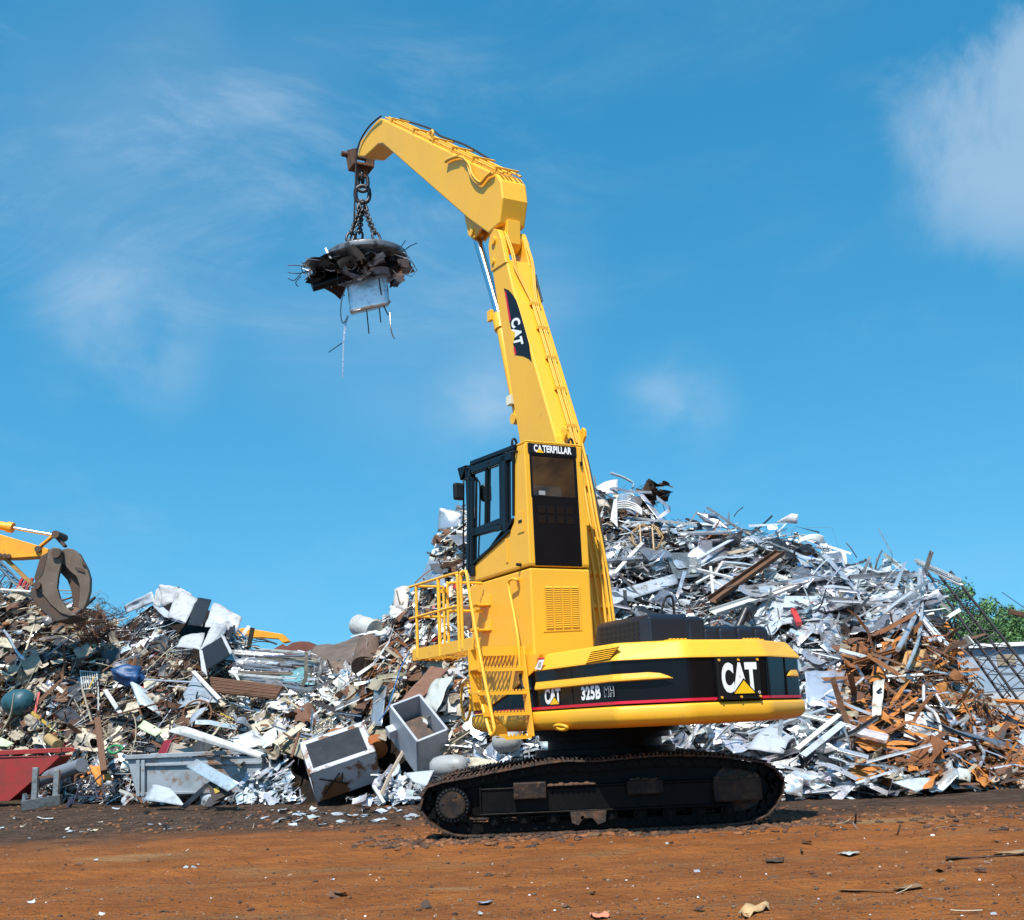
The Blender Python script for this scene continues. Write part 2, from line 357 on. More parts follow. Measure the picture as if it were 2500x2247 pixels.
# --- house
def plan(off=0., front=1.5, zfront=0.):
    base = [(-1.35, front), (-1.35, -2.48), (-.60, -2.905), (.60, -2.905), (1.59, -2.42), (1.59, front)]
    out = []
    n = len(base)
    for i, (r, f) in enumerate(base):
        p = Vector((r, f)); a = Vector(base[i-1]); b = Vector(base[(i+1) % n])
        rad = .10 if 0 < i < n-1 else .03
        da = (a-p).normalized()*rad; db = (b-p).normalized()*rad
        for t in (0, .25, .5, .75, 1): out.append((p+da*(1-t)**2+db*t*t))
    res = []
    for q in out:
        d = Vector((q.x, q.y+.6)); k = 1-off/max(d.length, .1)*1.15
        res.append((q.x*(1-off/1.35), q.y+(off if q.y < -1 else (-off if q.y > 0 else 0))))
    return res
def ring(off, z, front=1.5): return [(r, f, z) for r, f in plan(off, front)]
hs_ = MB(); hs_.loft([ring(.20, 1.27), ring(.09, 1.285), ring(.025, 1.325), ring(0, 1.375), ring(0, 1.485), ring(.012, 1.51), ring(.05, 1.52)], smooth=True)
sill = hs_.build('lower_frame', [YEL], mh)
bd = MB(); bd.loft([ring(.05, 1.515), ring(.03, 1.55), ring(.022, 2.04), ring(.06, 2.045)], smooth=False)
band = bd.build('rear_band', [BLK], mh)
st = MB(); pr = [(r, f) for r, f in plan(.027)]; po = [(r, f) for r, f in plan(.018)]
st.loft([[(r, f, 1.54) for r, f in plan(.05)], [(r, f, 1.54) for r, f in po], [(r, f, 1.572) for r, f in po], [(r, f, 1.572) for r, f in plan(.05)]], cap=False)
st.build('red_stripe', [RED], band)
uc = MB(); uc.loft([ring(.03, 2.035, -.50), ring(0, 2.042, -.50), ring(.004, 2.06, -.50), ring(.095, 2.235, -.66), ring(.115, 2.252, -.68), ring(.16, 2.26, -.70)], smooth=False)
cover = uc.build('engine_cover', [YEL], mh, bevel=.012)
# louvre inset in the cover
lo = MB(); n = 6
q = S([(1432, 1589), (1500, 1577), (1490, 1609), (1431, 1621)], -1.35)
a, b, c, d = [Vector((-1.352+.52*(p[2]-2.06), p[1], p[2])) for p in q]
for i in range(n):
    t0, t1 = i/n, (i+.62)/n
    p0, p1, p2, p3 = a.lerp(d, t0), b.lerp(c, t0), b.lerp(c, t1), a.lerp(d, t1)
    ou = Vector((-.018, 0, 0)); lo.add([p0, p1, p2+ou, p3+ou, p3, p2], [(0, 1, 2, 3), (3, 2, 5, 4)], 0)
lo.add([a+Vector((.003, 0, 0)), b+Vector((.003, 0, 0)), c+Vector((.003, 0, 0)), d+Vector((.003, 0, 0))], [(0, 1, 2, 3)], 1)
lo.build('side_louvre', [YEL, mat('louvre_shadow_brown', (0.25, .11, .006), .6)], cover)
wl = MB(); q = S([(1319, 1607), (1330, 1608), (1321, 1636), (1306, 1634)], -1.36); wl.prism(q, (-.004, 0, 0)); q2 = S([(1312, 1607.5), (1330, 1605), (1329, 1609), (1311, 1611)], -1.366)
w2 = wl.build('warning_label', [WHT], cover); rl = MB(); rl.prism(q2, (-.003, 0, 0), 0)
q3 = S([(1316, 1617), (1322, 1616), (1319, 1629), (1312, 1630)], -1.366); rl.prism(q3, (-.002, 0, 0), 1); rl.build('print', [RED, mat('grey_print', (.35, .35, .36), .5)], w2)
# spear-shaped guard rails on the band
sg = MB(); path = [((-1.345, -.53), 1.79, 1.895), ((-1.345, -1.5), 1.79, 1.89), ((-1.345, -2.44), 1.795, 1.885), ((-1.29, -2.53), 1.795, 1.885), ((-1.02, -2.685), 1.80, 1.89), ((-.90, -2.75), 1.803, 1.875), ((-.82, -2.796), 1.805, 1.84), ((-.77, -2.822), 1.806, 1.812)]
def rail(mb, path):
    rings = []
    for i, ((r, f), z0, z1) in enumerate(path):
        if i == 0: t = Vector(path[1][0])-Vector(path[0][0])
        else: t = Vector(path[i][0])-Vector(path[i-1][0])
        t.normalize(); nrm = Vector((t.y, -t.x))
        if nrm.dot(Vector((r, f+.6))) < 0: nrm = -nrm
        o = Vector((r, f)); th = .022*min(1, (z1-z0)/.05)
        A, B = o, o+nrm*th; Cc = o+nrm*th*.9; D = o
        rings.append([(A.x, A.y, z0), (B.x, B.y, z0+.012), (Cc.x, Cc.y, z0+(z1-z0)*.35), (D.x, D.y, z1)])
    mb.loft(rings)
rail(sg, path); rail(sg, [((1.12, -2.63), 1.806, 1.81), ((1.17, -2.607), 1.803, 1.85), ((1.25, -2.566), 1.80, 1.885), ((1.43, -2.47), 1.80, 1.89), ((1.49, -2.38), 1.80, 1.89), ((1.49, -.6), 1.80, 1.89)])
sg.build('guard_rail', [YEL], band, bevel=.006)
# lettering on the band
def on_side(px0, px1, r=-1.328): a, b = M(*px0, r=r), M(*px1, r=r); return a, abs(a[1]-b[1])
def tri(mb, a, b, c, n, m, lift): mb.add([Vector(p)+Vector(n)*lift for p in (a, b, c)], [(0, 1, 2)], m)
def cat_logo(mb, o, ex, ey, w, h, bold=.05):
    o, ex, ey = Vector(o), Vector(ex).normalized(), Vector(ey).normalized(); n = ex.cross(ey)
    lettering(mb, 'C', o, ex, ey, w*.335, h, bold, 0); lettering(mb, 'A', o+ex*w*.30, ex, ey, w*.42, h, bold, 0); lettering(mb, 'T', o+ex*w*.655, ex, ey, w*.345, h, bold, 0)
    tri(mb, o+ex*w*.25-ey*h*.07, o+ex*w*.95-ey*h*.07, o+ex*w*.60+ey*h*.48, n, 1, .0052)
    tri(mb, o+ex*w*.31-ey*h*.03, o+ex*w*.89-ey*h*.03, o+ex*w*.60+ey*h*.405, n, 2, .0064)
lt = MB()
a, w_ = on_side((1332, 1728), (1371, 1725)); cat_logo(lt, (a[0], a[1], 1.60), (0, -1, 0), (0, 0, 1), w_, .21); lt.build('logo_lettering', [WHT, BLK, YELS], band); lt = MB()
a, w_ = on_side((1421, 1714), (1468, 1710)); lettering(lt, '325B', (a[0], a[1], 1.615), (0, -1, 0), (0, 0, 1), w_, .165, .045); lt.build('model_number', [WHT], band); lt = MB()
a, w_ = on_side((1477, 1710), (1501, 1708)); lettering(lt, 'MH', (a[0], a[1], 1.632), (0, -1, 0), (0, 0, 1), w_, .12, .05); lettering(lt, 'MH', (a[0], a[1]-.006, 1.638), (0, -1, 0), (0, 0, 1), w_-.012, .108, .018, 1, .006)
lt.build('model_lettering', [WHT, BLK, YELS], band)
# logo panel
lp = MB(); lp.box((-.20, -2.935, 1.535), (.44, -2.88, 2.03)); panel = lp.build('logo_panel', [BLKM], mh, bevel=.008)
lg = MB(); cat_logo(lg, (-.15, -2.936, 1.615), (1, 0, 0), (0, 0, 1), .54, .355); lettering(lg, 'R', (.395, -2.936, 1.605), (1, 0, 0), (0, 0, 1), .012, .016, .02)
lg.tube([(.401+.016*math.cos(t), -2.938, 1.613+.016*math.sin(t)) for t in np.linspace(0, 6.28, 17)[:-1]], .0025, 5, 0, True)
lg.build('logo_lettering', [WHT, BLK, YELS], panel)
for r, z in ((-.17, 2.0), (.12, 2.0), (.41, 2.0), (-.17, 1.565), (.12, 1.565), (.41, 1.565)): bb = MB(); bb.cyl((r, -2.95, z), (r, -2.935, z), .015, 10); bb.build('panel_bolt', [YELD], panel)
# towing eye, seams
te = MB(); e = M(1378, 1776, r=-1.33); te.tube([(e[0]-.05-.06*math.sin(t)*.6, e[1]+.15*math.cos(t), e[2]+.03*math.sin(t)) for t in np.linspace(0, 6.28, 21)[:-1]], .02, 8, 0, True); te.build('towing_eye', [YEL], sill)
sm = MB()
for px in (1394,):
    q = M(px, 1640, r=-1.33); sm.box((-1.331, q[1]-.004, 1.55), (-1.325, q[1]+.004, 2.04))
for r in (.36+.25, 1.1): sm.box((r-.004, -2.888 if r < .9 else -2.64, 1.575), (r+.004, -2.87 if r < .9 else -2.6, 2.04))
sm.build('panel_seam', [BLKM], band)
# right-hand tank block in front of the engine
tk = MB(); tk.box((.62, -.6, 1.52), (1.3, 1.4, 2.3)); tk.build('fuel_tank', [YEL], mh, bevel=.04)
# hood
hd = MB(); z0 = 2.25
def hb(mb, r0, r1, f0, f1, z1, sl=.06, fs=.0): mb.loft([[(r0, f0, z0), (r1, f0, z0), (r1, f1, z0), (r0, f1, z0)], [(r0+.015, f0+.02, z1-.05), (r1-.01, f0+.02, z1-.05), (r1-.01, f1-fs*.85, z1-.05), (r0+.015, f1-fs*.85, z1-.05)], [(r0+sl, f0+sl+.02, z1), (r1-.02, f0+sl+.02, z1), (r1-.02, f1-fs, z1), (r0+sl, f1-fs, z1)]])
hb(hd, -.77, -.17, -2.42, -1.05, 2.61, .05, .16); hb(hd, -.17, .06, -2.40, -1.15, 2.585, .02, .1)
hb(hd, .06, .27, -2.41, -1.2, 2.47); hb(hd, .285, .56, -2.415, -1.2, 2.472); hb(hd, .575, .84, -2.415, -1.2, 2.472); hb(hd, .855, 1.10, -2.41, -1.2, 2.465, .07)
hd.box((.05, -2.38, 2.25), (1.05, -1.25, 2.455)); hd.box((-.2, -2.38, 2.25), (.1, -1.25, 2.56))
hood = hd.build('engine_hood', [HOODM], mh, bevel=.025)
gr = MB()
for row in range(4):
    for c_ in range(9):
        f0 = -2.18+c_*.105-row*.0; zz = 2.535-row*.067-.0
        sh = row*.045
        gr.box((-.776+.013*(3-row)/3, f0+sh*.0, zz-.05), (-.70, f0+.075, zz))
gr.build('hood_grille', [mat('grille_hole_black', (.003, .003, .003), .8)], hood)
for r in (-.62, .50):
    gl = MB()
    for i in range(5): gl.cyl((r+i*.055, -2.62, 2.262), (r+i*.055, -2.62, 2.285), .02, 8)
    gl.box((r-.06, -2.66, 2.255), (r+.28, -2.57, 2.27)); gl.build('hood_hinge', [YEL], cover)
ex = MB(); p = M(1801, 1535, f=-1.6); q = M(1822, 1489, f=-1.6); ex.tube([p, Vector(p).lerp(Vector(q), .8), q], .055, 14); ex.build('exhaust_pipe', [DSTEEL], mh)
hr = MB(); hr.tube(smooth_path(Rr([(1613, 1500), (1620, 1472), (1626, 1459), (1638, 1456), (1643, 1466), (1646, 1500)], -1.8), 5), .016, 8); hr.build('grab_hoop', [BLKM], mh)
# --- cab riser
F0, F1, R0, R1 = -.44, 1.48, -1.30, -.345
rs = MB(); rs.box((R0, F0, 1.52), (R1, F1, 3.44)); riser = rs.build('cab_riser', [YEL], mh, bevel=.025)
sk = MB(); pts = [(1318, 1598), (1304, 1637), (1289, 1652), (1244, 1690), (1197, 1724), (1170, 1734), (1150, 1738), (1148, 1600)]
sk.prism(S(pts, -1.352), (.06, 0, 0)); sk.build('riser_skirt', [YEL], riser)
lv = MB()
q = Rr([(1327, 1432), (1411, 1432), (1415, 1532), (1331, 1536)], F0)
a, b, c, d = [Vector(p) for p in q]; ou = Vector((0, -.016, 0))
lv.prism([a+Vector((-.03, -.001, .02)), b+Vector((.03, -.001, .02)), c+Vector((.03, -.001, -.04)), d+Vector((-.03, -.001, -.04))], (0, -.008, 0))
for cc in range(4):
    s0, s1 = cc/4+.02, (cc+1)/4-.02
    for i in range(19):
        t0, t1 = i/19, (i+.72)/19
        L0, R_0 = a.lerp(d, t0), b.lerp(c, t0); L1, R_1 = a.lerp(d, t1), b.lerp(c, t1); o_ = Vector((0, -.009, 0))
        lv.add([L0.lerp(R_0, s0)+o_, L0.lerp(R_0, s1)+o_, L1.lerp(R_1, s1)+o_+ou, L1.lerp(R_1, s0)+o_+ou, L1.lerp(R_1, s0)+o_, L1.lerp(R_1, s1)+o_], [(0, 1, 2, 3), (3, 2, 5, 4)])
lv.build('louvre_panel', [YEL], riser)
for u, v in ((1195, 1467), (1197, 1528)):           # step brackets on the riser
    t = M(u, v, r=R0); sb = MB()
    sb.box((R0-.02, t[1]-.05, t[2]-.07), (R0, t[1]+.27, t[2]+.08)); sb.box((R0-.21, t[1]+.0, t[2]-.07), (R0-.01, t[1]+.27, t[2]-.045)); sb.box((R0-.21, t[1]+.0, t[2]-.07), (R0-.185, t[1]+.27, t[2]-.02))
    sb.build('step_bracket', [YEL], riser, bevel=.004)
gb = MB(); gb.tube(smooth_path([M(1263, 1416, r=R0), M(1262, 1416, r=R0-.07), M(1250, 1414, r=R0-.10), M(1241, 1428, r=R0-.1), M(1253, 1490, r=R0-.1), M(1266, 1570, r=R0-.12), M(1270, 1645, r=R0-.12)], 6), .02, 10)
gb.build('grab_rail', [YEL], riser); gb = MB(); gb.tube(smooth_path([M(1270, 1645, r=R0-.12), M(1273, 1665, r=R0-.11), M(1281, 1681, r=R0-.09), M(1299, 1684, r=R0-.04)], 6), .022, 10); gb.build('black_hose', [RUB], riser)
# --- cab
ZB, ZT = 3.46, 5.22
cb = MB()
P = lambda L: S(L, R0)
yel_side = [(1284, 1085), (1262, 1090), (1257, 1115), (1256, 1258), (1254, 1276), (1246, 1296), (1231, 1312), (1194, 1346), (1169, 1370), (1147, 1381), (1147, 1413)]
poly = [p for p in P(yel_side)]; poly = [np.array([R0, max(p[1], F0), p[2]]) for p in poly]+[np.array([R0, F0, ZB])]
poly[-2] = np.array([R0, F1, ZB]); poly[-3] = np.array([R0, F1, 3.66])
poly[0] = np.array([R0, F0, ZT-.03])
cb.prism(poly, (.05, 0, 0))
def rect(r0, r1, z0, z1, f=F0, d=.05, m=0): cb.box((r0, f, z0), (r1, f+d, z1), m)
rect(R0+.02, -1.20, ZB, ZT); rect(-.47, R1, ZB, ZT); rect(-1.20, -.47, ZT-.03, ZT)
cb.box((R1-.05, F0+.05, ZB), (R1, F1-.05, 4.2)); cb.box((R1-.05, F0+.05, ZT-.25), (R1, F1-.05, ZT-.02)); cb.box((R1-.05, F0+.05, 4.2), (R1, .15, ZT-.25))
cb.box((R0, F0, ZB-.0), (R1, F1, ZB+.06)); cb.box((R0+.02, F0, ZT), (R1, F1-.35, ZT+.03))
cab = cb.build('cab', [YEL], mh, bevel=.014)
# black door side, with openings for the panes
F = MB()
def frame_bar(pa, pb, w, r=R0-.004, m=0): F.bar(M(*pa, r=r), M(*pb, r=r), .05, w, (0, 0, 1) if abs(pa[0]-pb[0]) > abs(pa[1]-pb[1]) else (0, 1, 0), m)
for pa, pb, w in (((1150, 1132), (1258, 1091), .07), ((1153, 1148), (1252, 1112), .12), ((1147, 1150), (1144, 1400), .10), ((1154, 1165), (1152, 1395), .07), ((1231, 1112), (1232, 1300), .15), ((1223, 1124), (1225, 1288), .06), ((1254, 1095), (1255, 1260), .04),
                  ((1152, 1300), (1224, 1272), .09), ((1152, 1306), (1230, 1284), .07), ((1188, 1140), (1186, 1290), .03), ((1236, 1297), (1254, 1268), .05), ((1150, 1382), (1196, 1342), .05), ((1196, 1342), (1246, 1296), .05), ((1226, 1300), (1196, 1342), .04)):
    frame_bar(pa, pb, w)
F.box((R0-.02, F1-.06, ZB+.2), (R0+.05, F1, ZT+.06)); F.box((R1-.06, F1-.05, ZB), (R1, F1, ZT+.06)); F.box((R0, F1-.05, ZB), (R1, F1, ZB+.35)); F.box((R0, F1-.05, ZT-.05), (R1, F1, ZT+.07))
F.prism([(R0+.0, F0+.35, ZT+.028), (R0, F1-.02, ZT+.085), (R0, F1-.02, ZT-.02), (R0, F0+.35, ZT-.03)], (R1-R0, 0, 0))
door = F.build('cab_door_frame', [BLK], cab, bevel=.012)
hb_ = MB(); q = M(1216, 1293, r=R0-.03); hb_.box((R0-.05, q[1]-.10, q[2]-.03), (R0-.02, q[1]+.05, q[2]+.03)); q = M(1153, 1394, r=R0-.03); hb_.box((R0-.04, q[1]-.06, q[2]-.08), (R0, q[1]+.08, q[2]+.08)); q = M(1192, 1129, r=R0-.03); hb_.box((R0-.04, q[1]-.03, q[2]-.02), (R0-.02, q[1]+.05, q[2]+.02)); hb_.build('door_handle', [BLKM], door, bevel=.01)
for nm, L in (('door_window', [(1158, 1158), (1222, 1136), (1223, 1276), (1155, 1296)]), ('quarter_window', [(1233, 1118), (1255, 1108), (1255, 1256), (1246, 1290), (1233, 1304)]), ('lower_door_window', [(1150, 1310), (1226, 1292), (1196, 1340), (1151, 1378)])):
    g = MB(); g.add(P(L), [tuple(range(len(L)))]); o = g.build(nm, [GLS], cab); o.location.x = .02
g = MB(); g.add([(R0+.05, F1-.02, ZB+.35), (R1-.06, F1-.02, ZB+.35), (R1-.06, F1-.02, ZT-.05), (R0+.05, F1-.02, ZT-.05)], [(0, 1, 2, 3)]); g.build('windscreen', [GLS], cab)
g = MB(); g.add([(R1-.02, .15, 4.2), (R1-.02, F1-.06, 4.2), (R1-.02, F1-.06, ZT-.25), (R1-.02, .15, ZT-.25)], [(0, 1, 2, 3)]); g.build('right_window', [GLS], cab)
# rear of the cab: name board, window, black lower panel
rb = MB(); rb.box((-1.245, F0-.012, 5.06), (-.455, F0+.02, ZT-.012)); nb = rb.build('name_board', [BLKM], cab, bevel=.004)
tx = MB(); lettering(tx, 'C', (-1.155, F0-.012, 5.085), (1, 0, 0), (0, 0, 1), .06, .105, .04); lettering(tx, 'A', (-1.095, F0-.012, 5.085), (1, 0, 0), (0, 0, 1), .075, .105, .04); lettering(tx, 'TERPILLAR', (-1.015, F0-.012, 5.085), (1, 0, 0), (0, 0, 1), .475, .105, .04)
tri(tx, (-1.125, F0-.012, 5.075), (-.995, F0-.012, 5.075), (-1.06, F0-.012, 5.14), (0, -1, 0), 1, .006); tx.build('name_lettering', [WHT, YELS], nb)
wf = MB(); x0, x1, zz0, zz1 = -1.225, -.465, 4.43, 5.06
for bx in (((x0, zz0), (x0+.035, zz1)), ((x1-.035, zz0), (x1, zz1)), ((x0+.035, zz1-.035), (x1-.035, zz1)), ((x0+.035, zz0), (x1-.035, zz0+.03))): wf.box((bx[0][0], F0-.008, bx[0][1]), (bx[1][0], F0+.04, bx[1][1]))
wfo = wf.build('rear_window_frame', [BLK], cab, bevel=.006)
g = MB(); g.add([(x0+.03, F0+.005, zz0+.02), (x1-.03, F0+.005, zz0+.02), (x1-.03, F0+.005, zz1-.03), (x0+.03, F0+.005, zz1-.03)], [(0, 1, 2, 3)]); rwp = g.build('rear_window', [GLR], cab)
sk2 = MB(); sk2.box((-1.10, F0-.003, 4.47), (-1.00, F0+.001, 4.53)); sk2.build('window_sticker', [mat('grey_sticker', (.3, .3, .3), .5)], rwp)
bp = MB(); bp.box((-1.215, F0-.010, 3.475), (-.465, F0+.03, 4.43)); lowp = bp.build('rear_panel', [BLK], cab, bevel=.008)
sl_ = MB()
for r in range(2):
    for c_ in range(4): x = -1.13+c_*.15; sl_.box((x, F0-.014, 4.21-r*.14), (x+.11, F0-.008, 4.32-r*.14))
sl_.build('vent_slot', [mat('slot_black', (.004, .004, .005), .15)], lowp, bevel=.004)
vs_ = MB(); vs_.loft([[(R0-.03, F1-.05, ZT+.09), (R1+.03, F1-.05, ZT+.09), (R1+.03, F1+.02, ZT-.02), (R0-.03, F1+.02, ZT-.02)], [(R0-.05, F1+.22, ZT+.10), (R1+.05, F1+.22, ZT+.10), (R1+.05, F1+.12, ZT-.12), (R0-.05, F1+.12, ZT-.12)]]); vs_.build('sun_visor', [BLK], cab, bevel=.01)
mi = MB(); mi.tube(smooth_path([M(1143, 1172, r=R0-.06), M(1133, 1172, r=R0-.1), M(1132, 1200, r=R0-.12), M(1132, 1390, r=R0-.1), M(1140, 1400, r=R0-.04)], 5), .014, 8); arm_ = mi.build('mirror_arm', [BLKM], cab)
q = M(1121, 1200, r=R0-.2); mr = MB(); mr.box((q[0]-.10, q[1]-.05, q[2]-.14), (q[0]+.07, q[1]+.04, q[2]+.13)); mr.build('mirror', [BLKM], arm_, bevel=.035)
wl_ = MB(); wl_.bar(M(1150, 1175, r=R0+.25), M(1212, 1140, r=R0+.25), .012, .025); wl_.build('wiper', [BLKM], cab)
st_ = MB(); st_.box((-1.05, .2, ZB+.06), (-.6, .7, ZB+.45)); st_.loft([[(-1.05, .16, ZB+.45), (-.6, .16, ZB+.45), (-.6, .30, ZB+.45), (-1.05, .30, ZB+.45)], [(-1.0, .06, ZB+1.05), (-.65, .06, ZB+1.05), (-.65, .16, ZB+1.05), (-1.0, .16, ZB+1.05)]]); st_.build('operator_seat', [SEATM], cab, bevel=.04)
co = MB(); co.box((-1.0, 1.1, ZB+.06), (-.65, 1.3, ZB+.55)); co.tube([(-.95, .75, ZB+.4), (-.95, .8, ZB+.75)], .02, 6); co.tube([(-.65, .75, ZB+.4), (-.65, .8, ZB+.75)], .02, 6); co.build('control_console', [SEATM], cab, bevel=.02)
ky = MB(); q = M(1272, 1275, r=R0); ky.box((R0-.012, q[1]-.09, q[2]-.15), (R0-.003, q[1]+.10, q[2]+.15), 0); ky.box((R0-.02, q[1]-.05, q[2]-.01), (R0-.01, q[1]+.05, q[2]+.03), 1); q = M(1238, 1345, r=R0); ky.build('latch_plate', [YEL, BLKM], cab, bevel=.004); ky = MB(); ky.box((R0-.014, q[1]-.03, q[2]-.17), (R0-.002, q[1]+.03, q[2]+.17), 0); ky.build('grab_strip', [YEL], cab, bevel=.004)
kn = MB()
for u, v in ((1263, 1103), (1272, 1379)): q = M(u, v, r=R0); kn.cyl((R0-.07, q[1], q[2]), (R0, q[1], q[2]), .022, 10)
split_build(kn, 'rubber_stop', [BLKM], cab)
la = MB()
for r_, f_ in ((-1.22, .0), (-.42, -.25)):
    la.tube([(r_+.06*math.cos(t)*.6, f_, ZT+.09+.07*math.sin(t)) for t in np.linspace(0, 6.28, 13)[:-1]], .018, 8, 0, True); la.box((r_-.08, f_-.06, ZT+.02), (r_+.08, f_+.06, ZT+.045))
la.tube([(-1.0+.1*math.cos(t), -.1, ZT+.04+.05*math.sin(t)) for t in np.linspace(0, 3.14, 9)], .02, 8); la.build('roof_loop', [BLKM], cab)
an = MB(); an.tube([M(1421, 1090, f=F0-.02), M(1419, 1130, f=F0-.03)], .006, 6); q = M(1419, 1133, f=F0-.03); an.box((q[0]-.015, q[1]-.015, q[2]-.03), (q[0]+.015, q[1]+.015, q[2]+.03)); an.build('antenna', [BLKM], cab)
# --- access platform and ladder
RP = -2.05; fb, ff = -.02, 1.98
pf = MB(); zt = 2.40
def grate(mb, f0, f1, r0, r1, z, du, dv, th):           # a sheet of expanded mesh
    nf = int((f1-f0)/du); nr = int((r1-r0)/dv)
    for i in range(nf):
        for j in range(nr):
            cf, cr = f0+(i+.5)*(f1-f0)/nf, r0+(j+.5)*(r1-r0)/nr; hf, hr2 = (f1-f0)/nf/2, (r1-r0)/nr/2
            q = [(cr-hr2, cf), (cr, cf-hf), (cr+hr2, cf), (cr, cf+hf)]
            for k in range(4): a, b = q[k], q[(k+1) % 4]; mb.bar((a[0], a[1], z), (b[0], b[1], z), .016, th)
    for r in (r0, r1): mb.bar((r, f0, z), (r, f1, z), .02, th)
    for f_ in (f0, f1): mb.bar((r0, f_, z), (r1, f_, z), .02, th)
grate(pf, fb, ff, RP+.02, R0-.06, zt, .125, .10, .03)
plat = pf.build('platform', [YEL], mh)
tb = MB(); tb.box((RP-.01, fb-.1, 2.36), (RP+.01, ff, 2.53)); tb.box((RP, ff-.015, 2.36), (R0, ff, 2.53)); tb.build('toe_board', [YEL], plat, bevel=.004)
bl_ = MB(); bl_.prism(Rr([(1143, 1585), (1168, 1585), (1180, 1700), (1195, 1735), (1158, 1735), (1146, 1650)], -.05), (0, .02, 0)); bl_.build('ladder_cheek', [YEL], plat)
ra = MB()
def rl_(pts, r=.021): ra.tube(smooth_path(pts, 5) if len(pts) > 2 else pts, r, 8)
Zr, Zm = 3.46, 3.0
rl_([(RP, 2.05, Zr+.02), (RP, .45, Zr), (RP, .34, Zr-.03), (RP, .31, Zr-.12), (RP, .31, 2.5)]); rl_([(RP, 2.05, Zm), (RP, .31, Zm)]);
rl_([(RP, 1.80, Zr), (RP, 1.80, 2.40)], .024); rl_([(RP, .97, Zr), (RP, .97, 2.36)], .028)
rl_([(RP, .31, 3.0), (RP, .31, 2.37)], .024)
for z in (Zr, Zm): rl_([(RP, 1.80, z), (RP+.4, 1.80, z), (RP+.45, 1.80, z-.02)])
rl_([(RP+.45, 1.80, Zr-.02), (RP+.45, 1.80, 2.42)], .022)
rl_([(RP+.14, .97, 2.42), (RP+.14, .97, Zr-.13), (RP+.17, .97, Zr-.07), (RP+.24, .97, Zr-.05), (R0-.05, .97, Zr-.05)]); rl_([(RP+.14, .97, Zm), (R0-.05, .97, Zm)]); ra.box((RP, .95, 3.26), (RP+.14, .99, 3.31))
rl_([(RP, .20, 2.4), (RP, .20, Zr-.1), (RP, .15, Zr-.03), (RP, .06, Zr-.02), (RP, 0, Zr-.07), (RP, -.10, 3.0), (RP, -.33, 2.25), (RP+.01, -.60, 1.45), (RP+.01, -.64, 1.31), (RP+.01, -.59, 1.25), (RP+.01, -.50, 1.30), (RP+.02, -.24, 1.73), (RP+.02, -.20, 1.82)], .024)
ra.build('railing', [YEL], plat)
ld = MB()
L0 = [M(1147, 1590, f=-.05), M(1166, 1700, f=-.15), M(1172, 1707, f=-.2), M(1241, 1799, f=-.55)]
ld.prism(Rr([(1164, 1704), (1172, 1704), (1236, 1780), (1240, 1799), (1206, 1797)], -.30), (0, -.015, 0)); 
for k in range(1): pass
ri = [M(1272, 1580, f=-.25), M(1297, 1800, f=-.42)]
ld.bar(ri[0], ri[1], .02, .16, (0, 1, 0)); 
sb0, sb1 = Vector(M(1158, 1610, f=-.1)), Vector(M(1208, 1760, f=-.38))
lad = ld.build('ladder', [YEL], mh, bevel=.003)
for pa, pb, ff_ in (((1167, 1632), (1284, 1629), -.30), ((1170, 1690), (1289, 1686), -.36), ((1180, 1742), (1296, 1737), -.42), ((1232, 1797), (1297, 1796), -.48)):
    t = MB(); a, b = M(*pa, f=ff_), M(*pb, f=ff_); x0_, x1_ = a[0], b[0]; zz = (a[2]+b[2])/2
    t.box((x0_, ff_-.012, zz-.045), (x1_, ff_, zz)); grate(t, ff_, ff_+.24, x0_, x1_, zz-.012, .06, .05, .016)
    nt_ = int((x1_-x0_)/.05)
    for i in range(nt_): x = x0_+(i+.5)*(x1_-x0_)/nt_; t.box((x-.012, ff_-.014, zz), (x+.012, ff_, zz+.022))
    t.build('tread', [YEL], lad)
dk = MB(); q = Rr([(1168, 1584), (1275, 1576), (1275, 1600), (1170, 1602)], -.15); dk.prism(q, (0, .02, 0)); dk.build('deck_edge', [YEL], lad)
tr_ = MB(); e = M(1137, 1712, r=-1.42); tr_.tube([(e[0], e[1]+.16*math.cos(t), e[2]+.28*math.sin(t)) for t in np.linspace(0, 6.28, 21)[:-1]], .02, 8, 0, True); tr_.build('hand_ring', [YEL], riser)
# --- boom
r0, r1 = -.10, .42
bm_front = [(1.12, 2.1), (1.5, 4.0), (1.88, 6.0), (2.2, 7.45), (2.50, 8.85), (2.60, 9.35)]
bm_back = [(2.09, 9.22), (1.90, 8.62), (1.33, 7.2), (.74, 5.7), (.42, 4.3), (.17, 2.76), (.05, 2.1)]
def fz(L, r): return [(r, f, z) for f, z in L]
bo_ = MB(); bo_.prism(fz(bm_front+bm_back, r0+.012), (r1-r0-.024, 0, 0)); boom = bo_.build('boom', [YEL], mh, bevel=.012)
sp_ = MB()
for r in (r0, r1-.016): sp_.prism(fz([(f+.03, z) for f, z in bm_front]+[(2.11, 9.25), (1.92, 8.64), (1.345, 7.2), (.755, 5.7), (.435, 4.3), (.185, 2.76), (.07, 2.1)], r), (.016, 0, 0))
sp_.build('side_plate', [YEL], boom, bevel=.004)
ear = MB()
for r in (r0-.02, r1-.08):
    ear.prism(fz([(2.64, 9.2), (2.70, 9.72), (2.62, 9.90), (2.45, 9.95), (2.30, 9.87), (2.20, 9.66), (2.06, 9.15)], r), (.10, 0, 0))
ear.cyl((r0-.06, 2.45, 9.72), (r1+.06, 2.45, 9.72), .075, 20); ear.cyl((r0-.05, 2.52, 9.35), (r0-.02, 2.52, 9.35), .05, 12)
ear.build('clevis', [YEL], boom, bevel=.012)
